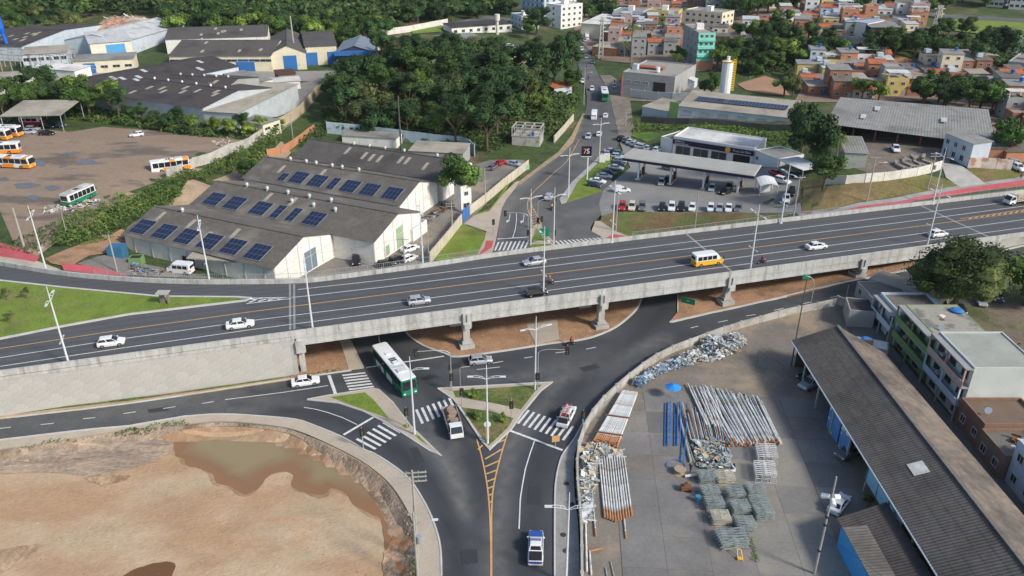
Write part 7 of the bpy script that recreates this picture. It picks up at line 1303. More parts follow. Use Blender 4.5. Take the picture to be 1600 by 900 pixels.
_, t6 = up(1354, 316, 1367, 244, 'utility pole on the grass bank beside the red path', arms=1, light=True); _, t7 = up(1240, 336, 1247, 275, 'green tinted utility pole beside the station carport', arms=1); _, t8 = up(1449, 297, 1462, 238, 'utility pole with transformers by the driveway', arms=2, trafo=True); _, t9 = up(1085, 360, 1088, 304, 'utility pole in the verge below the station', arms=0); _, t10 = up(962, 361, 964, 300, 'utility pole beside the lamp at the red path corner', arms=0)
_, t11 = up(627, 235, 622, 150, 'tall dark mast rising in front of the wood', arms=0, mat=M('mast_dark', (.09, .09, .085), .8), r=.22); _, t12 = up(462, 98, 453, 25, 'very tall pale mast in front of the factory', arms=0, r=.35); _, t13 = up(458, 218, 448, 178, 'thin pole beside the earth lane', arms=1, r=.1); _, t14 = up(707, 368, 707, 316, 'utility pole inside the cream wall', arms=2); _, t15 = up(758, 318, 759, 262, 'utility pole by the avenue pavement', arms=1); _, t16 = up(632, 412, 629, 372, 'utility pole in the warehouse yard', arms=1); _, t17 = up(670, 410, 668, 362, 'thin pole at the end of the cream wall', arms=0, r=.1); _, t18 = up(447, 434, 443, 400, 'short pole with a green lamp box beside the warehouse', arms=0, r=.12)
_, t19 = up(977, 198, 978, 175, 'pole at the avenue kerb below the palm', arms=1); _, t20 = up(912, 163, 908, 105, 'lamp pole at the avenue kerb under the tall trees', arms=1, light=True); _, t21 = up(1272, 897, 1303, 745, 'floodlight mast standing in the pipe yard', arms=0, r=.12, mat=PGREY); _, t22 = up(1236, 572, 1247, 432, 'dark leaning mast at the far end of the long shed', arms=0, r=.1, mat=M('mast_dark', (.1, .1, .1))); _, t23 = up(1318, 482, 1328, 446, 'utility pole with lamps by the wall corner', arms=0, r=.1, mat=M('mast_dark', (.1, .1, .1))); _, t24 = up(1401, 598, 1410, 560, 'dark lamp post in the narrow street', arms=0, r=.1, mat=M('mast_dark', (.1, .1, .1)))
fl = [o for o in bpy.data.objects if o.get('label') == 'floodlight mast standing in the pipe yard'][0]; fh_ = t21[2]-fl.location.z
for k in range(3): a = k*2.1+.4; b = MB(); b.tube((cos(a)*.25, sin(a)*.25, fh_*.80), (cos(a)*1.0, sin(a)*1.0, fh_*.78), .25, .32, 10); b.build('floodlight', WPAN, fl)
for z in (.25, .52, .6): b = MB(); b.tube((0, 0, fh_*z), (0, 0, fh_*z+.2), .24, n=8); b.build('clamp', BLK, fl)
G = 'overhead wires'
for a, c, l in [(t1, t2, 'wire between the two poles on the pit pavement'), (t6, t7, 'sagging wire above the grass bank'), (t6, t8, 'wire running along the white wall toward the driveway'), (t14, t15, 'wire along the cream wall by the avenue'), (t16, t14, 'wire crossing the warehouse yard'), (t3, t5, 'wire over the hedge bottom near the container'), (t18, t16, 'wire crossing in front of the white gables'), (t15, t20, 'long wire along the avenue below the wood'), (t19, t20, 'wire crossing over the avenue')]: wire(a, c, l)
wire((t21[0], t21[1], t21[2]*.45), (44.5, 54, 5), 'thin guy wire from the floodlight mast to the shed', .2, .03); wire(t22, t7, 'wire from the leaning mast toward the station', 1.0)
def lattice(x, y, ty, label, w=1.2, n=9):
    p = P(x, y); h = topz(p[1], ty)-p[2]; th = thing('pylon', label, 'pylon', p); b = MB()
    for sx, sy in ((-1, -1), (1, -1), (1, 1), (-1, 1)): b.tube((sx*w, sy*w, 0), (sx*w*.45, sy*w*.45, h), .24, .16, 5)
    b.build('leg', M('pylon_pale', (.52, .50, .44), .8), th); b = MB()
    for k in range(n):
        z0, z1 = h*k/n, h*(k+1)/n; a, c = w*(1-.55*k/n), w*(1-.55*(k+1)/n)
        for s_ in (-1, 1): b.tube((-a, s_*a, z0), (c, s_*c, z1), .1, n=4); b.tube((a, s_*a, z0), (-c, s_*c, z1), .1, n=4); b.tube((s_*a, -a, z0), (s_*c, c, z1), .1, n=4)
    b.build('bracing', M('pylon_pale', (.5, .5, .5)), th)
    for k in (.9, .75): b = MB(); b.box((0, 0, h*k), (w*3.2, .4, .4)); b.build('crossarm', M('pylon_pale', (.5, .5, .5)), th)
    return (p[0], p[1], p[2]+h)
u1 = lattice(938, 92, 26, 'pale pylon beside the avenue in front of the brick houses', 1.0); u2 = lattice(1458, 62, 8, 'pale pylon above the bank on the right hill', 1.4); u3 = lattice(1362, 14, -14, 'pale pylon at the top edge of the right hill', 1.4)
for k in (-2, 0, 2): wire((u1[0]+k, u1[1], u1[2]-2), (u2[0]+k, u2[1], u2[2]-2), ['upper', 'middle', 'lower'][k//2+1]+' power line spanning between the avenue pylon and the hill pylon', 4, .05, n=14)
# ================= vegetation =================
rv = np.random.default_rng(21)
def spaced(px, gap, nmax=400, seed=0):
    poly = R(px); r = np.random.default_rng(seed); Q = []; a = np.array(poly); lo, hi = a.min(0), a.max(0)
    for _ in range(6000):
        p = lo+(hi-lo)*r.random(2)
        if inpoly([p], poly)[0] and all((p[0]-q[0])**2+(p[1]-q[1])**2 > gap*gap for q in Q): Q.append(p)
        if len(Q) >= nmax: break
    return Q
BASES = {}
def wood(px, gap, rr, hh, kinds, label, group, seed=0, nmax=300):
    for i, p in enumerate(spaced(px, gap, nmax, seed)):
        k = kinds[int(rv.integers(len(kinds)))]; r = float(rv.uniform(*rr)); h = float(rv.uniform(*hh))
        tree(0, 0, r, h, k, {'mid': 'mid green leafy ', 'dark': 'dark green dense ', 'lime': 'yellow green bright ', 'olive': 'dull olive thin '}[k]+label, group, xyz=(p[0], p[1], hg(*p)))
wood([(512, 203), (560, 208), (640, 220), (742, 236), (765, 236), (785, 218), (805, 196), (835, 170), (850, 140), (800, 118), (700, 112), (640, 108), (590, 112), (548, 130), (520, 165)], 7.9, (4.6, 8.0), (10, 19), ['dark', 'dark', 'mid', 'dark', 'olive', 'dark'], 'tree in the wood behind the dark roofed warehouses', 'trees of the wood in the middle', 1, 100)
for x, y, r, h, k, l in [(886, 134, 6.6, 21, 'dark', 'tallest dark tree leaning over the bend of the avenue'), (866, 141, 7, 19, 'dark', 'dark tree left of the tallest one at the avenue bend'), (843, 140, 7.5, 17, 'dark', 'broad dark tree above the wood edge near the lane'), (893, 146, 4, 10, 'mid', 'mid green tree in front of the tallest tree by the avenue'), (838, 55, 8, 15, 'dark', 'round dark tree in front of the white apartment block'), (825, 60, 5, 10, 'mid', 'smaller tree beside the round dark tree by the apartments'), (640, 128, 8, 15, 'dark', 'big rounded dark tree crowning the wood'), (575, 150, 7.5, 14, 'dark', 'spreading dark tree at the left end of the wood'), (612, 118, 7, 14, 'olive', 'olive crowned tree behind the wood'), (665, 165, 6, 12, 'lime', 'bright yellow green tree inside the wood'), (560, 205, 5.5, 10, 'olive', 'dull tree at the lower left edge of the wood'), (822, 160, 5, 11, 'lime', 'bright green tree near the avenue side of the wood'), (846, 178, 4.5, 8, 'lime', 'light green tree above the tiled hut'), (722, 324, 6.4, 14.0, 'mid', 'big leafy tree behind the white guard house'), (1268, 264, 7.6, 15, 'dark', 'large dark tree left of the open shed'), (1252, 240, 6, 14.5, 'dark', 'tall dark tree behind the large one by the open shed'), (1285, 298, 4.8, 9.5, 'mid', 'rounded tree on the bank beside the palm'), (1486, 492, 8.6, 14.0, 'dark', 'huge round mango tree in front of the highway parapet'), (1600, 478, 6.0, 9.5, 'mid', 'spreading tree over parked cars at the right edge'), (1640, 470, 6, 10, 'mid', 'tree beyond the right edge near the car park'), (388, 284, 3.4, 6.5, 'mid', 'round bush like tree at the upper end of the hedge'), (1575, 245, 6, 10, 'mid', 'leafy tree beside the orange houses at the right edge'), (1225, 150, 5, 9, 'olive', 'bare brownish tree in front of the clay pitch'), (1238, 152, 4.5, 8, 'olive', 'second bare brownish tree right of the clay pitch'), (1112, 147, 4.5, 8, 'mid', 'tree left of the cement silo'), (1100, 150, 4, 7, 'mid', 'small tree behind the white kiosk'), (1120, 110, 5, 10, 'lime', 'yellow green tree below the teal building'), (1133, 112, 5, 9, 'lime', 'bright green tree right of the teal building'), (1215, 62, 6.5, 14, 'lime', 'feathery light green tree on the hill bank'), (1058, 105, 4.5, 9, 'mid', 'leafy tree beside the teal building side wall'), (1346, 156, 4.5, 8, 'lime', 'light green tree among the brick houses'), (1372, 157, 4, 7, 'lime', 'small light green tree among the brick houses')]: 
    t = tree(x, y, r, h, k, l)
    if 'avenue' in l or 'crowning' in l or 'open shed' in l: KIDS(t)[1].scale.z *= 1.35; KIDS(t)[1].location.z -= r*.25
    if 'mango' in l:
        c = KIDS(t)[1]; c.location.z = 7.6; c.scale = (8.9, 8.2, 7.4); c.data = crown_mesh(77, 44, 12000, .028, M('leaf_mango', (.042, .068, .018), .75, .3, .5, col2=(.10, .11, .035), thr=(.5, .72, .5), fine=(2, .35), spec=.25), flat=.85)
wood([(1438, 174), (1548, 182), (1545, 164), (1440, 156)], 6, (4.6, 6.2), (9, 12), ['dark', 'mid'], 'tree in the dense row behind the open shed', 'dense row of trees in the favela', 3)
wood([(-60, 186), (40, 184), (95, 178), (190, 190), (190, 178), (100, 160), (40, 158), (-60, 165)], 6.5, (4, 6), (8, 11), ['mid', 'mid', 'dark', 'lime'], 'tree in the hedge behind the bus yard shelter', 'trees of the hedge behind the bus yard', 4)
tree(70, 160, 6.5, 13, 'dark', 'big dark tree standing behind the beige shelter'); tree(130, 180, 7.5, 12, 'mid', 'broad mid green tree in front of the dark works roofs')
wood([(195, 192), (300, 212), (405, 222), (440, 202), (410, 205), (300, 200), (200, 182)], 5.5, (2.2, 3.4), (4, 6), ['mid', 'dark', 'lime'], 'small tree along the steel clad warehouse', 'small trees along the bus yard edge', 5)
wood([(1130, 112), (1175, 118), (1215, 112), (1300, 100), (1320, 88), (1290, 72), (1200, 66), (1140, 80)], 7, (4, 6.5), (8, 13), ['dark', 'mid', 'dark', 'lime'], 'tree on the wooded slope between the houses', 'trees on the slope behind the silo', 6, 36)
wood([(1440, 96), (1540, 118), (1575, 105), (1560, 72), (1470, 66), (1435, 75), (1350, 74), (1340, 84), (1400, 90)], 7, (4, 6.5), (7, 12), ['dark', 'mid', 'dark'], 'tree on the dark thicket below the hill pylon', 'trees of the thicket below the pylon', 7, 45)
wood([(1130, 30), (1190, 42), (1230, 38), (1240, 14), (1180, 2), (1120, 5)], 9, (6, 8), (10, 14), ['dark', 'mid'], 'tree behind the cream apartments on the hill', 'trees on the upper right hill', 8, 12)
wood([(1285, 14), (1350, 18), (1450, 14), (1540, 12), (1600, 14), (1600, -5), (1300, -8)], 10, (6, 8), (9, 13), ['dark', 'mid'], 'tree along the top edge of the right hill', 'trees along the top right edge', 9, 26)
wood([(905, 32), (955, 30), (960, 12), (900, 12)], 8, (4, 6), (7, 10), ['mid', 'dark'], 'tree between the white hall and the blue apartments', 'trees behind the white roofed hall', 10, 16)
wood([(640, 45), (700, 36), (800, 24), (800, 5), (640, 10)], 10, (6, 8.5), (9, 14), ['dark', 'mid', 'dark'], 'tree on the hill right of the walled compound', 'trees on the middle hill', 11, 24)
wood([(420, 66), (580, 74), (600, 52), (560, 46), (420, 48)], 8, (5, 7.5), (8, 13), ['mid', 'dark', 'lime', 'mid'], 'tree on the slope behind the cream factory', 'trees on the slope behind the factory', 12, 40)
wood([(272, 60), (420, 66), (420, 44), (330, 30), (272, 36)], 9, (5.5, 8), (9, 14), ['mid', 'dark', 'mid', 'lime'], 'tree of the forest behind the works', 'front trees of the forest behind the works', 13, 45)
wood([(-40, 66), (118, 52), (128, 36), (60, 30), (-40, 34)], 9, (4, 6.5), (6, 10), ['mid', 'dark', 'olive'], 'tree at the rubble field behind the left works', 'trees around the rubble field', 14, 18)
FOREST = M('forest_leaf', (.045, .085, .022), .85, .35, .06, col2=(.10, .15, .03), thr=(.5, .66, .035), fine=(.35, .35))
def XYs(*p): return list(p)
leafcover('forest', [(-150, 34), (130, 32), (160, 26), (240, 26), (268, 42), (275, 54), (330, 50), (430, 46), (560, 44), (640, 34), (800, 20), (800, -14), (300, -14), (-150, -14)], .85, 11, 1.25, FOREST, 'far forest covering the hills at the top left', 'forest', seed=5, cell=8)
leafcover('forest', None, .10, 14, 3.4, FOREST, 'distant forest beyond the top of the photo', 'forest', seed=6, cell=16, xy=[(-620, 640), (700, 640), (900, 1100), (-900, 1100)])
HEDGE = M('hedge_leaf', (.075, .125, .025), .8, .35, .4, col2=(.13, .18, .04), thr=(.48, .64, .15), fine=(1.6, .35)); HEDGED = M('hedge_leaf_dark', (.045, .085, .02), .8, .35, .4, col2=(.09, .12, .03), thr=(.5, .66, .15), fine=(1.6, .35))
leafcover('hedge_bank', [(80, 392), (100, 352), (130, 343), (200, 306), (262, 287), (340, 254), (375, 243), (408, 228), (436, 208), (440, 218), (405, 262), (372, 272), (337, 276), (262, 330), (212, 352), (150, 380)], 15, 3.2, .27, HEDGE, 'thick green hedge growing on the bank below the bus yard', 'hedge', seed=1, cell=2.4)
leafcover('undergrowth', [(-60, 192), (40, 188), (100, 186), (195, 198), (300, 214), (400, 224), (432, 206), (390, 203), (300, 200), (180, 176), (60, 172), (-60, 178)], 7, 2.2, .38, HEDGED, 'undergrowth along the back of the bus yard', 'undergrowth', seed=2, cell=3)
leafcover('undergrowth', [(512, 208), (640, 224), (742, 240), (780, 236), (800, 216), (832, 190), (842, 206), (868, 218), (893, 182), (907, 165), (902, 140), (850, 125), (700, 105), (600, 105), (545, 125), (515, 165), (500, 185)], 2.6, 3.4, .55, HEDGED, 'undergrowth filling the wood and its edge by the avenue', 'undergrowth', seed=3, cell=4)
leafcover('undergrowth', [(842, 204), (868, 216), (895, 180), (905, 165), (880, 155), (850, 165), (836, 188)], 6, 2.2, .4, HEDGE, 'bright shrubs on the avenue bank below the wood', 'shrubs', seed=31, cell=3)
leafcover('undergrowth', [(1140, 118), (1175, 122), (1215, 115), (1330, 104), (1330, 80), (1420, 84), (1480, 112), (1560, 122), (1600, 110), (1600, 78), (1480, 62), (1330, 70), (1240, 64), (1120, 84)], 1.3, 3.5, .8, HEDGED, 'scrub on the steep bank between the two parts of the town', 'scrub', seed=4, cell=5)
leafcover('undergrowth', [(985, 208), (1000, 193), (1060, 198), (1150, 194), (1240, 199), (1262, 225), (1248, 240), (1195, 218), (1060, 203), (1030, 206)], 5, .9, .35, HEDGE, 'rough greenery on the slope behind the petrol station', 'greenery', seed=7, cell=3)
leafcover('undergrowth', [(460, 225), (482, 212), (500, 190), (516, 165), (530, 150), (510, 215), (480, 238)], 5, 1.8, .35, HEDGED, 'scrub beside the lane left of the wood', 'scrub', seed=8, cell=2.5)
leafcover('weeds', [(20, 702), (58, 695), (95, 689), (120, 690), (60, 700)], 16, .7, .14, HEDGE, 'weeds along the top of the pit bank', 'weeds', seed=9, cell=1.2); leafcover('weeds', [(175, 678), (210, 671), (290, 661), (296, 666), (200, 685), (178, 686)], 22, .9, .15, HEDGE, 'denser weeds on the pit bank near the pond', 'weeds', seed=10, cell=1.2)
leafcover('weeds', [(330, 662), (380, 663), (410, 667), (380, 669)], 8, .4, .12, HEDGE, 'thin weeds beside the pond', 'weeds', seed=11, cell=1)
leafcover('weeds', [(640, 885), (652, 880), (653, 935), (636, 930)], 30, .9, .13, HEDGED, 'clump of weeds at the bottom of the pit bank', 'weeds', seed=12, cell=1)
leafcover('weeds', [(455, 589), (530, 577), (545, 575), (540, 580), (456, 594)], 12, .5, .12, HEDGE, 'weeds at the foot of the abutment', 'weeds', seed=13, cell=1)
leafcover('weeds', [(1380, 462), (1430, 470), (1600, 540), (1600, 560), (1500, 520), (1440, 500)], 3, .25, .16, M('weeds_dry', (.10, .12, .03), .9, .3, .5), 'thin grass in the car park behind the row houses', 'weeds', seed=14, cell=1.5)
leafcover('weeds', [(1170, 845), (1176, 838), (1186, 880), (1178, 885)], 30, .5, .12, HEDGE, 'weeds beside the nearest bundle in the yard', 'weeds', seed=15, cell=.8); leafcover('weeds', [(1093, 640), (1098, 640), (1112, 690), (1104, 690)], 24, .35, .12, HEDGE, 'weeds between the pipe stacks', 'weeds', seed=16, cell=.8)
leafcover('weeds', [(0, 388), (40, 370), (80, 350), (100, 352), (70, 385), (55, 400)], 4, .8, .25, HEDGED, 'low scrub beside the red path at the left edge', 'scrub', seed=17, cell=2)
for x, y, l in [(745, 655, 'small shrub on the central island lawn left of the lamp'), (786, 660, 'small palm like shrub on the central island lawn'), (12, 470, 'young tree on the highway lawn at the left edge'), (43, 468, 'thin young tree on the highway lawn'), (17, 506, 'sparse young tree low on the highway lawn'), (740, 622, 'low shrub in the upper part of the central island')]:
    t = tree(0, 0, .9, 1.5 if y > 600 else 2.4, 'olive' if y < 600 else 'lime', l, name='shrub', cat='shrub', xyz=(PD(x, y) if y < 600 else P(x, y)))
palm(985, 104, 17, 'tall coconut palm rising over the brick houses', 5); palm(746, 205, 13, 'slender palm with yellow fronds in the wood', 3.8); palm(1304, 266, 8.5, 'palm beside the small beige roofed shed', 3.6); palm(990, 208, 4.5, 'short palm at the avenue kerb', 2.6); palm(736, 118, 10, 'palm in front of the open pavilion', 3.5); palm(1056, 112, 7, 'banana like palm beside the teal building', 3.6); palm(690, 118, 9, 'palm standing left of the open pavilion', 3); palm(1133, 240, 3.2, 'small palm in front of the petrol station shop', 1.9); palm(975, 94, 8, 'shorter palm left of the tall coconut palm', 3.5)
# unfinished concrete frame beside the avenue
t = thing('concrete_frame', 'unfinished concrete frame house on the bank beside the avenue', 'building', P(800, 226), radians(-12)); t.scale = (.85, .85, .85)
b = MB(); b.box((5, 4, 1.4), (10, 8, 3.4)); b.build('base_wall', WCON, t)
for z in (3.3, 6.2):
    for y in (0, 4, 8): b = MB(); b.box((5, y, z), (10.6, .3, .35)); b.build('beam', CONC, t)
    for x in (0, 3.4, 6.8, 10): b = MB(); b.box((x, 4, z-.02), (.3, 8.4, .3)); b.build('beam', CONC, t)
for x in (0, 3.4, 6.8, 10):
    for y in (0, 4, 8): b = MB(); b.box((x, y, 4.6), (.3, .3, 3.2)); b.build('column', CONC, t)
b = MB(); b.tube((7, 2, 3.1), (7, 2, 4.2), .8, n=10); b.build('water_tank', M('tank_blue', (.02, .12, .4)), t)
sign(P(815, 268), .2, 6, 2.2, M('board_green', (.20, .42, .30), .8), 'pale green patched board wall beside the avenue pavement', .75, cat='board', name='board', two=True)
# ================= town houses =================
HC = {'brick': 'bare brick', 'orange': 'orange', 'white': 'white', 'bluewhite': 'pale blue', 'cream': 'cream', 'grey': 'grey rendered', 'yellow': 'yellow', 'pink': 'pink', 'green': 'green', 'teal': 'turquoise', 'blue': 'light blue', 'brown': 'brown'}
RC = {'grey': 'grey sheet roof', 'tile': 'red tiled roof', 'slab': 'flat concrete roof', 'beige': 'dusty beige roof', 'pale': 'pale metal roof', 'shade': 'dark weathered roof'}
FT = {0: '', 1: ', blue tank', 2: ', covered terrace', 3: ', white cabin'}
USED = set(); rh = random.Random(33)
def house(p, a, L, dep, fl, wall, roof, ft, where, group):
    key = (wall, roof, fl, ft, where); n = 0
    while key in USED and n < 200: wall = rh.choice(list(HC)[:8]); roof = rh.choice(list(RC)); ft = rh.randrange(4); fl = rh.choice((1, 2, 2, 3)); key = (wall, roof, fl, ft, where); n += 1
    USED.add(key); h = 2.9*fl+.2; p1 = (p[0]+cos(a)*L, p[1]+sin(a)*L, p[2]); sh = 'flat' if roof in ('slab',) or ft == 2 else ('gx' if roof == 'tile' else 'mono')
    th = block('house', f"{['low', 'two storey', 'three storey'][fl-1]} {HC[wall]} house, {RC[roof]}{FT[ft]} {where}", 'house', p, p1, dep, h, wall, roof, parapet_=.5, group=group, roofshape=sh, rise=.7 if sh == 'mono' else 1.2, base=4, over=.25)
    for f in range(fl): facade(th, 0, L, dep, f*2.9+1.6, rh.choice((1, 2, 2)), 1.1, 1.0, glass=WINDK if rh.random() < .5 else WING); facade(th, 1, L, dep, f*2.9+1.6, 1, 1, .9); facade(th, 3, L, dep, f*2.9+1.6, 1, 1, .9)
    door(th, (L*.85, 0, 0), .9, 2.0, 0, WL_[rh.choice(('brown', 'grey', 'royal'))]); tp = h+(.8 if sh != 'flat' else 0)
    if ft == 1: b = MB(); b.tube((L*.7, dep*.6, tp), (L*.7, dep*.6, tp+1.1), .55, .7, 10); b.build('water_tank', M('tank_blue', (.02, .12, .4)), th)
    if ft == 2:
        for x, y in ((.3, .3), (L-.3, .3), (L-.3, dep*.6), (.3, dep*.6)): b = MB(); b.box((x, y, h+1.1), (.2, .2, 2.2)); b.build('terrace_post', WL_['white'], th)
        b = MB(); corr(b, (0, dep*.65, h+2.4), (L, dep*.65, h+2.4), (L, -.2, h+2.2), (0, -.2, h+2.2), .6, .05); b.build('terrace_roof', RF[rh.choice(('white', 'pale', 'grey'))], th)
    if ft == 3: b = MB(); b.box((L*.3, dep*.6, tp+.6), (L*.35, dep*.35, 1.4)); b.build('cabin', WL_['bluewhite'], th)
    return th
def quarter(px, where, group, gx_=6.9, gy_=7.4, ang=-.15, walls=('brick', 'orange', 'white', 'bluewhite', 'grey', 'brick', 'cream', 'pink'), roofs=('grey', 'tile', 'slab', 'beige', 'pale', 'shade', 'grey'), fls=(1, 1, 1, 2, 2, 1, 3), seed=0, jit=1.3, keep=.93):
    poly = R(px); rr = random.Random(seed); a = np.array(poly); c = a.mean(0); Rm = np.array([[cos(ang), -sin(ang)], [sin(ang), cos(ang)]]); q = (a-c)@Rm; lo, hi = q.min(0), q.max(0)
    y = lo[1]; 
    while y < hi[1]:
        x = lo[0]+rr.uniform(0, 3)
        while x < hi[0]:
            w = Rm@np.array([x+rr.uniform(-.5, .5), y+rr.uniform(-jit, jit)])+c
            if inpoly([w], poly)[0] and rr.random() < keep: house((w[0], w[1], hg(*w)), ang+rr.uniform(-.12, .12)+(pi/2 if False else 0), rr.uniform(5.2, 7.6), rr.uniform(5.5, 8), rr.choice(fls), rr.choice(walls), rr.choice(roofs), rr.choice((0, 0, 0, 0, 1, 2, 3)), where, group)
            x += gx_*rr.uniform(.9, 1.15)
        y += gy_
quarter([(1252, 148), (1300, 154), (1440, 152), (1438, 132), (1530, 128), (1530, 112), (1480, 104), (1420, 106), (1330, 104), (1290, 98), (1262, 105), (1240, 126)], 'below the earth bank', 'houses of the brick town below the bank', seed=2, gx_=6.3, gy_=6.9, keep=.97, roofs=('tile', 'shade', 'tile', 'beige', 'grey', 'slab', 'grey'), walls=('brick', 'brick', 'orange', 'white', 'grey', 'brick', 'cream'))
quarter([(1535, 152), (1556, 190), (1570, 215), (1640, 225), (1640, 115), (1545, 120)], 'at the right edge', 'houses at the right edge', seed=3)
quarter([(1200, 60), (1240, 64), (1330, 62), (1352, 50), (1345, 28), (1290, 14), (1240, 18), (1205, 35)], 'above the wooded slope', 'houses on the hill', walls=('white', 'bluewhite', 'brick', 'cream', 'orange', 'white', 'blue', 'pink'), seed=4)
quarter([(1352, 48), (1425, 50), (1425, 32), (1352, 30)], 'near the hill pylon', 'houses by the hill pylon', seed=5)
quarter([(948, 88), (1010, 92), (1050, 90), (1048, 52), (1000, 48), (946, 52)], 'beside the coconut palm', 'houses beside the avenue', walls=('brick', 'orange', 'grey', 'brick', 'pink'), fls=(2, 3, 2, 1), seed=6)
quarter([(898, 14), (1000, 14), (1100, 16), (1200, 6), (1200, -6), (898, -6)], 'along the top edge', 'far houses along the top edge', gx_=12, gy_=13, walls=('brick', 'orange', 'pink', 'white', 'brick', 'brick'), roofs=('tile', 'grey', 'shade', 'tile', 'slab'), seed=7)
quarter([(1110, 86), (1150, 72), (1200, 60), (1195, 50), (1130, 62), (1108, 66)], 'on the upper lane', 'houses by the upper lane', walls=('orange', 'white', 'brick', 'cream'), seed=8)
def flats(label, f0, f1, dep, fl, wall, roof='slab', nw=5, side=3, bands=None, cat='apartment building'):
    p0, p1 = P(*f0), P(*f1); L = fr(p0, p1)[0]; th = block('apartment_building', label, cat, p0, p1, dep, fl*2.9+.4, wall, roof, parapet_=.5, base=4)
    for f in range(fl):
        facade(th, 0, L, dep, f*2.9+1.7, nw, 1.5, 1.2); facade(th, 1, L, dep, f*2.9+1.7, side, 1.5, 1.2); facade(th, 3, L, dep, f*2.9+1.7, side, 1.5, 1.2)
        if bands: b = MB(); b.box((L/2, -.3, f*2.9+.5), (L*.96, .6, .9)); b.build('balcony', WL_[bands], th)
    b = MB(); b.box((L*.5, dep*.5, fl*2.9+1.6), (3, 3, 2.4)); b.build('tank_house', WL_['white'], th); return th
flats('turquoise five storey building with a long bare grey side wall', (1086, 111), (1112, 109.4), 24, 5, 'grey', 'slab', 0, 4)
tb = bpy.data.objects[[o.name for o in bpy.data.objects if o.get('label', '').startswith('turquoise five')][0]]; Lt = fr(P(1086, 111), P(1112, 109.4))[0]
b = MB(); b.box((Lt/2, -.1, 9.6), (Lt, .25, 11)); b.box((Lt/2, -.5, 6.2), (Lt, .9, .9)); b.box((Lt/2, -.5, 9.4), (Lt, .9, .9)); b.box((Lt/2, -.5, 12.4), (Lt, .9, .9)); b.build('turquoise_front', WL_['teal'], tb); b = MB(); b.box((Lt/2, -.1, 2.4), (Lt, .25, 3.2)); b.build('orange_base', WL_['orange'], tb)
for z in (7.9, 10.9, 14): 
    for k in (.2, .5, .8): w = window(tb, (k*Lt, -.24, z), 1.1, 1.1, glass=WINDK)
flats('pale blue apartment block with two rows of dark windows', (957, 45), (1003, 44), 14, 3, 'bluewhite', 'grey', 5); flats('yellow and green apartment block behind the coconut palm', (1010, 45), (1058, 42), 12, 3, 'yellow', 'slab', 5, bands='green'); flats('cream apartment block with white end walls above the brick houses', (1068, 45), (1126, 46), 13, 3, 'cream', 'slab', 6)
flats('blank white apartment block beside the white roofed hall', (853, 40), (876, 46), 16, 4, 'white', 'white', 1, 4); flats('colourful blue striped apartment block left of the white one', (815, 24), (850, 32), 14, 4, 'bluewhite', 'slab', 5, bands='blue'); flats('cream and green apartment block at the top edge', (880, 25), (900, 22), 14, 3, 'cream', 'white', 2, bands='green'); flats('pale blue low block left of the dark round tree', (798, 38), (815, 46), 10, 2, 'bluewhite', 'grey', 3)
flats('cream tall apartment block at the top edge of the hill', (1200, 14), (1225, 12), 12, 3, 'cream', 'slab', 3); flats('pale grey tower block at the top edge by the trees', (1102, 12), (1150, 10), 14, 4, 'grey', 'slab', 4); flats('light apartment block beside the top pylon', (1340, 10), (1362, 8), 12, 3, 'cream', 'slab', 3)
flats('white row block with brown windows at the top right', (1538, 10), (1566, 12), 10, 2, 'white', 'grey', 4); flats('white row block in the top right corner', (1575, 14), (1610, 16), 10, 2, 'white', 'grey', 4); flats('small white block on the top right lawn edge', (1448, 4), (1470, 6), 10, 2, 'bluewhite', 'grey', 3)
flats('long grey banded building at the right edge above the brick town', (1568, 124), (1620, 128), 22, 2, 'grey', 'grey', 0, 0)
p0, p1 = P(907, 60), P(950, 62); th = block('hall', 'cream hall with a bright white roof and a row of openings beside the avenue', 'hall', p0, p1, 34, 7.5, 'cream', 'white', roofshape='mono', rise=.5, base=3); 
for k in range(5): b = MB(); b.box((-.03, 5+k*6, 2.6), (.1, 4, 4)); b.build('opening', WINDK, th)
block('shed', 'long white roofed brick shed behind the coconut palm', 'shed', P(942, 66), P(985, 68), 12, 5, 'brick', 'white', roofshape='mono', rise=.6, base=3); block('building', 'orange fronted low building beside the pylon on the avenue', 'building', P(925, 86), P(962, 88), 12, 4, 'orange', 'beige', roofshape='mono', rise=.5, base=3)
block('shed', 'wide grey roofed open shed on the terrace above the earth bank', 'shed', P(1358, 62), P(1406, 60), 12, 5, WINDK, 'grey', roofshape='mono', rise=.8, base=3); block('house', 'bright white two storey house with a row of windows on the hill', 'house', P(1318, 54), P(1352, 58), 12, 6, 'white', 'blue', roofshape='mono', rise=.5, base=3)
t = block('kiosk', 'red tiled pyramid roofed kiosk on the green hill', 'kiosk', P(1382, 22), P(1396, 22), 6, 3.4, 'brown', 'tile', roofshape='gx', rise=1.8, over=1)
block('building', 'white roofed grey building among the trees near the right edge', 'building', P(1572, 82), P(1592, 84), 14, 6, 'steel', 'white', roofshape='gy', rise=1.4, base=3)
sheet('earth_bank', R([(1342, 92), (1400, 104), (1428, 103), (1425, 92), (1390, 84), (1345, 80)]), M('bank_orange', (.48, .25, .13), .95, .25, .15, .3, 2, col2=(.36, .27, .17), thr=(.45, .6, .08), fine=(.8, .2)), .35, 4)
sheet('spoil_heap', R([(143, 47), (160, 36), (200, 30), (240, 34), (262, 50), (250, 60), (200, 58), (150, 54)]), M('rubble_orange', (.42, .24, .15), .95, .3, .15, .3, 2, col2=(.42, .36, .30), thr=(.45, .6, .1), fine=(.6, .3)), .5, 4)
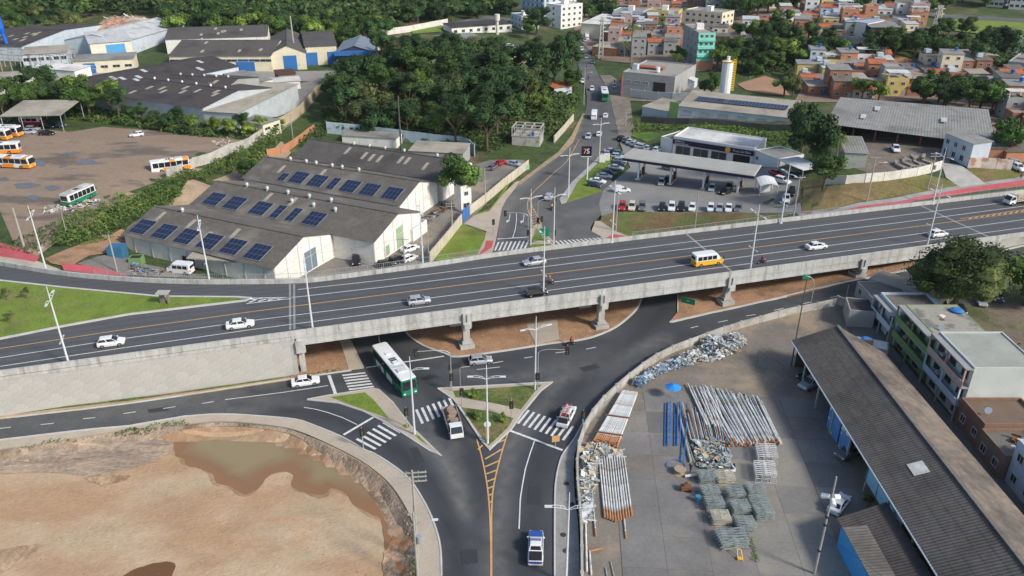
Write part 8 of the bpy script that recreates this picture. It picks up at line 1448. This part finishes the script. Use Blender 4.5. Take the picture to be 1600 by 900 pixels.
# ================= storage yard =================
PW = M('post_white', (.62, .63, .62), .55, .15, 1.5, col2=(.38, .34, .28), thr=(.48, .66, .9), rnd=.12); PO = M('primer_orange', (.40, .20, .10), .8, .2, 2); PB_ = M('pipe_blue', (.04, .17, .46), .5, .1, 2); PGL = M('pipe_galv', (.36, .42, .42), .55, .25, 2, metal=.2); RUST = M('rust', (.20, .085, .04), .9, .3, 2)
def pole_(th_label, a, c, r0=.12, r1=.08, tip=1.1, mat=PW, group='white lamp poles stored in the yard', lift=.15, z=None, name='pole'):
    a, c = Vector(a), Vector(c); t = thing(name, th_label, 'pole', tuple(a), 0, group); d = (c-a); L = d.length; k = d.normalized()
    if ('pl', round(L, 1), r0, mat.name) not in MEM:
        b = MB(); b.tube((0, 0, 0), (L, 0, 0), r0, r1, 8); e = MB(); e.tube((-.02, 0, 0), (tip, 0, 0), r0+.006, r0+.004, 8); MEM[('pl', round(L, 1), r0, mat.name)] = (b.mesh('shaft', mat), e.mesh('painted_end', PO))
    s_, e_ = MEM[('pl', round(L, 1), r0, mat.name)]; part('shaft', s_, t)
    if tip: part('painted_end', e_, t)
    t.rotation_euler = d.to_track_quat('X', 'Z').to_euler(); return t
ry_ = random.Random(12)
# bundle of primed poles by the wall
b0, b1, t0_, t1_ = P(926, 694), P(966, 700), P(972, 617), P(996, 620)
for lay in range(4):
    n = 15
    for i in range(n):
        u = (i+.5*(lay % 2))/n; a = lerp(b0, b1, u); c = lerp(t0_, t1_, u); z = .2+lay*.22
        pole_('white pole with an orange end in the strapped bundle by the yard wall', (a[0], a[1]+ry_.uniform(-.2, .2), a[2]+z), (c[0], c[1], c[2]+z), .125, .085, 1.3, group='strapped pole bundle by the yard wall')
for k, u in ((.12, 0), (.45, 0)):
    a = lerp(b0, t0_, k); c = lerp(b1, t1_, k); b = MB(); b.box(((a[0]+c[0])/2, (a[1]+c[1])/2, 1.08), (hypot(c[0]-a[0], c[1]-a[1])+.5, .2, .12), atan2(c[1]-a[1], c[0]-a[0])); o = b.build('strap_beam', RUST, None, None); tag(o, ['lower rusty beam strapped across the pole bundle', 'upper rusty beam strapped across the pole bundle'][k > .3], 'beam')
# fan of long white poles
for i in range(11):
    a = P(945+i*4.2, 808+10*(1-abs(i-4.2)/6)*.9); c = P(936+i*3.9, 712+abs(i-5)*1.0); pole_('long white pole with a rusty primed end in the fan of poles', (a[0], a[1], .2+.05*(i % 3)), (c[0], c[1], .25), .14, .085, 1.5, group='fan of white poles')
pole_('single white pole lying apart left of the fan', (*P(931, 839)[:2], .15), (*P(922, 740)[:2], .2), .11, .07, 1.2, group=None); pole_('single white pole lying apart right of the fan', (*P(978, 843)[:2], .15), (*P(970, 760)[:2], .3), .11, .07, 1.1, group=None)
pole_('white pole along the foot of the yard wall', (*P(917, 895)[:2], .2), (*P(915, 818)[:2], .2), .12, .1, 0, group=None); pole_('short white pole with an orange end lying crosswise by the wall', (*P(941, 859)[:2], .2), (*P(921, 863)[:2], .2), .13, .13, 1.6, group=None); pole_('second white pole along the foot of the yard wall', (*P(924, 900)[:2], .15), (*P(921, 862)[:2], .2), .12, .1, 0, group=None)
pole_('dark thin pole lying near the bottom edge of the yard', (*P(960, 905)[:2], .12), (*P(954, 878)[:2], .12), .06, .06, 0, mat=PGL, group=None); pole_('second dark thin pole lying near the bottom edge', (*P(949, 905)[:2], .12), (*P(946, 888)[:2], .12), .06, .06, 0, mat=PGL, group=None)
# rows of white pipes
for i in range(58):
    u = i/57; a = P(1141+u*80+ry_.uniform(-1.5, 1.5), 697+ry_.uniform(-5, 3)-u*1); top = (1091+u*95+ry_.uniform(-3, 3), 603+u*22+ry_.uniform(-3, 8)); c = P(*top); z = .14+.17*(i % 3)
    pole_('white pipe in the long row of stacked pipes', (a[0], a[1], a[2]+z), (c[0], c[1], c[2]+z), .13, .09, .7 if ry_.random() < .55 else 0, group='row of white pipes', mat=PW if ry_.random() < .85 else PGL)
for i in range(7):
    a = P(1104+i*4.5, 668+ry_.uniform(-5, 5)); c = P(1074+i*6, 604+i*1+ry_.uniform(-4, 4)); pole_('thick white pipe left of the long pipe row', (a[0], a[1], .3), (c[0], c[1], .35), .17, .12, 0, group='thick pipes beside the row')
for i in range(26):
    a = P(1083+i*2.2+ry_.uniform(-2, 2), 722+ry_.uniform(-8, 6)); c = P(1062+i*2.4+ry_.uniform(-3, 3), 640+ry_.uniform(-12, 14)); pole_('thin galvanised rod in the mixed heap', (a[0], a[1], .1+.25*ry_.random()), (c[0], c[1], .15+.3*ry_.random()), .06, .06, 0, mat=[PGL, RUST, PW][i % 3], group='rods of the mixed heap')
pole_('long plain plank like beam beside the blue frames', (*P(1079, 724)[:2], .2), (*P(1056, 632)[:2], .2), .2, .16, 0, mat=M('beam_pale', (.35, .33, .28), .9), group=None); pole_('long white beam lying across the bottom of the mixed heap', (*P(1070, 747)[:2], .3), (*P(1148, 740)[:2], .5), .2, .2, 0, group=None); pole_('bent white pipe right of the mixed heap', (*P(1148, 738)[:2], .4), (*P(1128, 712)[:2], .5), .16, .16, 0, group=None)
for i, (x0, x1) in enumerate(((1037, 1039), (1041, 1043), (1052, 1054), (1056, 1058), (1062, 1068))):
    t = thing('pipe_rack', ['outermost blue pipe frame beside the umbrella', 'second blue pipe frame beside the umbrella', 'third blue pipe frame in the blue group', 'fourth blue pipe frame in the blue group', 'lowest blue pipe frame nearest the cable spool'][i], 'pipe rack', (0, 0, 0)); dy = 0 if i < 4 else 25
    a, c = Vector(P(x0+1, 698+dy)), Vector(P(x1, 632+dy)); a.z += .15; c.z += .15; s_ = Vector((.45, 0, 0)); t.location = a
    for k in (0, 1): b = MB(); b.tube(a+s_*k+Vector((0, 0, .3*k)), c+s_*k+Vector((0, 0, .3*k)), .07, n=6); wp(t, 'rail', b, PB_)
    for k in range(7): b = MB(); m = a.lerp(c, k/6); b.tube(m, m+s_+Vector((0, 0, .3)), .05, n=5); wp(t, 'rung', b, PB_)
t = thing('pipe_loop', 'bent blue pipe loop at the end of the blue frames', 'pipe', P(1056, 728)); b = MB(); b.path([(1.3*cos(a), 1.1*sin(a), .2+.1*sin(2*a)) for a in [k*pi/8-.6 for k in range(13)]], .06, 6); b.build('pipe', PB_, t)
# white lattice racks
for i, (x, y, l) in enumerate([(1190, 716, 'upper left stack of white lattice frames'), (1203, 716, 'upper right stack of white lattice frames'), (1187, 744, 'lower left stack of white lattice frames'), (1201, 744, 'lower right stack of white lattice frames')]):
    t = thing('frame_stack', l, 'frame stack', P(x, y)); t.rotation_euler = (0, 0, -.15); t.scale = (1.25, 1.25, 1.1)
    for k in range(8):
        b = MB(); y_ = k*.33-1.2
        for z in (.1, .7, 1.3): b.box((0, y_, z), (1.25, .07, .08))
        for x_ in (-.6, 0, .6): b.box((x_, y_, .7), (.08, .07, 1.3))
        b.build('frame', PW, t)
# galvanised bracket bundles
BR = []
for s_ in range(4):
    b = MB(); r = random.Random(s_)
    for q in range(6): y_ = -.55+q*.22; b.path([(-1.15, y_, .03), (-.4, y_+r.uniform(-.05, .05), .05), (.4, y_+r.uniform(-.05, .05), .03), (1.15, y_, .05)], .026, 4)
    for q in range(3): x_ = -.9+q*.9+r.uniform(-.1, .1); b.path([(x_, -.6, .07), (x_+.1, .6, .07)], .022, 4)
    BR.append(b.mesh('bracket', M('bracket_grey', (.34, .39, .38), .6, .3, 2, metal=.2) if s_ < 3 else M('bracket_pale', (.50, .48, .40), .7, .2, 2)))
for i, (x, y, l, pale) in enumerate([(1104, 752, 'grey bracket bundle just below the long white beam', 0), (1131, 752, 'cream bracket bundle at the right end of the white beam', 1), (1108, 775, 'grey bracket bundle second from the top in the left column', 0), (1115, 794, 'grey bracket bundle third in the left column', 0), (1125, 816, 'beige bracket bundle fourth in the left column', 1), (1142, 848, 'largest grey bracket bundle nearest the camera', 0), (1147, 778, 'grey bracket bundle at the top of the middle column', 0), (1155, 800, 'grey bracket bundle in the middle of the middle column', 0), (1163, 826, 'blue grey bracket bundle at the foot of the middle column', 0), (1178, 772, 'grey bracket bundle at the top of the right column', 0), (1183, 792, 'grey bracket bundle in the middle of the right column', 0), (1192, 808, 'grey bracket bundle at the foot of the right column', 0)]):
    big = 1.5 if i == 5 else 1.0; t = thing('bracket_bundle', l, 'bracket bundle', P(x, y), .12, 'bundles of galvanised brackets')
    for k in range(12): c = part('bracket', BR[3] if pale else BR[k % 3], t, (ry_.uniform(-.12, .12), ry_.uniform(-.1, .1), .05+k*.115), ry_.uniform(-.12, .12)); c.scale = (big, big*1.35, 1)
    for k in (-.6, .6): b = MB(); b.box((k*big, 0, .02), (.12, 1.7*big, .1)); b.build('bearer', RUST, t)
# loose scrap along the wall and in the mixed heap
def scrap(name, px, n, hmax, mats, label, sz=(.4, 2.2), seed=0, cellh=2.0):
    r = np.random.default_rng(seed); Q = samples(R(px), n, r); K = samples(R(px), 10, r); b = MB()
    for q in Q:
        d = min(hypot(q[0]-k[0], q[1]-k[1]) for k in K); h = hmax*max(.12, 1-d/(cellh*1.6)); z = hg(*q)+r.uniform(.05, max(.1, h)); L = r.uniform(*sz); a = r.uniform(0, pi*2); e = r.uniform(-.6, .6)
        kx = r.random()
        if kx < .55: b.tube((q[0]-cos(a)*L/2, q[1]-sin(a)*L/2, z-L*e/3), (q[0]+cos(a)*L/2, q[1]+sin(a)*L/2, z+L*e/3), r.uniform(.03, .07), n=4, mi=int(r.integers(len(mats))), cap=False)
        elif kx < .85: u, w = Vector((cos(a), sin(a), e))*L*.4, Vector((-sin(a), cos(a), r.uniform(-.7, .7)))*r.uniform(.15, .45); c = Vector((q[0], q[1], z)); b.quad(c-u-w, c+u-w, c+u+w, c-u+w, mi=int(r.integers(len(mats))))
        else: b.box((q[0], q[1], z), (L*.4, L*.25, L*.2), a, int(r.integers(len(mats))), e)
    return tag(b.build(name, mats), label, 'scrap', None, 'stuff')
SW = M('scrap_white', (.62, .64, .64), .6, .2, 1); SG = M('scrap_grey', (.30, .34, .36), .6, .3, 1, metal=.2); SB_ = M('scrap_blue', (.14, .24, .38), .6, .2, 1); STN = M('scrap_tan', (.45, .36, .22), .85, .2, 1)
scrap('scrap_heap', [(1030, 575), (1060, 560), (1100, 540), (1150, 522), (1164, 530), (1160, 548), (1130, 560), (1085, 568), (1045, 578)], 2200, 2.4, [SW, SG, SW, PGL, STN], 'large heap of white and grey metal scrap against the curved wall', seed=1, sz=(.3, 1.5)); scrap('scrap_heap', [(990, 602), (1020, 583), (1050, 570), (1075, 570), (1050, 578), (1020, 590), (998, 606)], 900, 1.4, [SB_, SW, SG, PGL, SB_], 'low heap of blue and grey scrap along the curved wall', seed=2, sz=(.3, 1.3))
scrap('scrap_heap', [(913, 700), (935, 697), (968, 706), (975, 716), (940, 716), (930, 730), (930, 760), (922, 775), (915, 815), (926, 818), (912, 820), (908, 760)], 420, 1.1, [SW, PW, STN, PGL], 'tangle of white frames and scrap beside the yard wall', seed=3)
scrap('scrap_heap', [(1082, 690), (1100, 690), (1130, 688), (1140, 712), (1145, 735), (1110, 738), (1090, 730)], 520, .9, [PGL, SG, SW, STN, BLK], 'mixed heap of galvanised offcuts in the middle of the yard', seed=4, sz=(.3, 1.4)); scrap('rubble', [(915, 770), (928, 775), (926, 812), (914, 812)], 160, .7, [SG, SW, PGL], 'grey offcuts boxed in at the wall', seed=5, sz=(.2, .8))
scrap('rubble', [(95, 320), (150, 312), (165, 318), (120, 330), (70, 335), (60, 328)], 220, .8, [SW, STN, SG], 'strip of white rubble around the abandoned bus', seed=6, sz=(.3, 1.5)); scrap('rubble', [(330, 222), (360, 216), (372, 228), (345, 232)], 60, .6, [SW, SW, STN], 'few white rubble pieces at the end of the bus yard', seed=7, sz=(.3, 1.3)); scrap('rubble', [(10, 45), (60, 40), (115, 46), (100, 60), (30, 62)], 420, 1.5, [SW, STN, SG], 'pale rubble strewn on the field behind the left works', seed=8, sz=(.8, 4)); scrap('rubble', [(150, 45), (200, 32), (240, 40), (240, 52), (180, 50)], 260, 2.5, [STN, SW, PO, SG], 'rubble on the orange spoil heap behind the works', seed=9, sz=(.8, 4))
scrap('rubble', [(205, 415), (260, 425), (255, 432), (200, 428)], 120, .8, [RUST, SG, SB_, STN], 'odds and ends on the ground in front of the nearest warehouse', seed=10, sz=(.3, 1.4)); scrap('rubble', [(655, 345), (690, 320), (700, 328), (668, 350)], 110, .7, [BLK, SG, RUST], 'dark clutter in the shade beside the third warehouse', seed=11, sz=(.3, 1.6))
# yard odds and ends
t = thing('umbrella', 'sky blue parasol beside the blue frames', 'umbrella', P(1050, 622)); b = MB(); b.tube((0, 0, 0), (0, 0, 2.3), .04, n=6); b.build('pole', GALV, t); b = MB(); b.tube((0, 0, 2.0), (0, 0, 2.55), 1.25, .05, 8, cap=False); b.build('canopy', M('parasol_blue', (.03, .25, .72), .7, .08), t)
t = thing('cable_spool', 'round wooden cable spool near the mixed heap', 'cable spool', P(1062, 740)); b = MB(); b.tube((0, 0, .0), (0, 0, .08), .8, n=18); b.tube((0, 0, .75), (0, 0, .83), .8, n=18); b.build('flange', M('spool_wood', (.36, .28, .2), .9), t); b = MB(); b.tube((0, 0, .08), (0, 0, .75), .4, n=14); b.build('drum', M('spool_wood', (.3, .2, .2)), t)
t = thing('mixer', 'rusty red machine below the cable spool', 'machine', P(1071, 767)); b = MB(); b.box((0, 0, .6), (1.3, .8, .5)); b.tube((-.2, 0, .8), (.3, 0, 1.3), .35, .25, 10); b.build('body', RUST, t)
for s_ in (-.4, .4): b = MB(); b.tube((.4, s_-.05, .28), (.4, s_+.05, .28), .28, n=10); b.build('wheel', TYRE, t)
t = thing('barrel', 'blue open barrel beside the bracket bundles', 'barrel', P(1090, 784)); b = MB(); b.tube((0, 0, 0), (0, 0, .95), .36, .38, 14); b.build('body', M('barrel_blue', (.05, .22, .33), .5), t)
t = thing('hand_truck', 'yellow hand truck at the foot of the nearest bundle', 'hand truck', P(1155, 872)); b = MB(); b.path([(-.3, -.5, .1), (-.2, .5, .9), (.2, .5, .9), (.3, -.5, .1)], .05, 6); b.box((0, -.3, .3), (.6, .5, .06)); b.build('frame', PT['yellow'], t)
for x in (1.5, 3.9): pass
gp = [P(1183, 567), P(1187, 585)]; t = thing('goal_frame', 'thin metal goal frame standing in the open yard', 'frame', P(1183, 567)); b = MB(); q0 = Vector((0, 0, 0)); q1 = Vector((P(1222, 590)[0]-P(1183, 567)[0], P(1222, 590)[1]-P(1183, 567)[1], 0)); up_ = Vector((0, 0, 2.3)); b.path([q0, q0+up_, q1*.5+up_, q1+up_, q1], .05, 5); b.build('tube', M('tube_dark', (.12, .1, .09), .7), t)
for x, y, l in [(1356, 790, 'dark shrub against the painted wall of the long shed'), (1317, 690, 'small potted shrub at a post of the long shed')]: tree(x, y, .9, 1.8, 'olive', l, name='shrub', cat='shrub')
for x, y in ((885, 757), (893, 789), (880, 837), (884, 862)):
    p = P(x, y); b = MB(); b.tube((p[0], p[1], p[2]+.14), (p[0], p[1], p[2]+.165), .38, n=14); tag(b.build('manhole_cover', DARK), {757: 'dark manhole cover highest on the grey pavement', 789: 'manhole cover second down the grey pavement', 837: 'black manhole cover beside the bottom lamp', 862: 'small manhole cover lowest on the grey pavement'}[y], 'manhole cover')

# ================= air =================
b = MB(); b.box((0, 1150, 38), (5400, 3100, 92)); hz_ = b.build('haze', None) if False else None
me = b.mesh('haze', bpy.data.materials.new('haze_air')); ho = link('haze', me); tag(ho, kind='stuff'); hm = me.materials[0]; hm.use_nodes = True; hn = hm.node_tree
hn.nodes.remove(hn.nodes['Principled BSDF']); pv = hn.nodes.new('ShaderNodeVolumePrincipled'); pv.inputs['Color'].default_value = (.82, .88, .95, 1); pv.inputs['Density'].default_value = .00005; pv.inputs['Anisotropy'].default_value = .2
hn.links.new(pv.outputs[0], hn.nodes['Material Output'].inputs['Volume'])
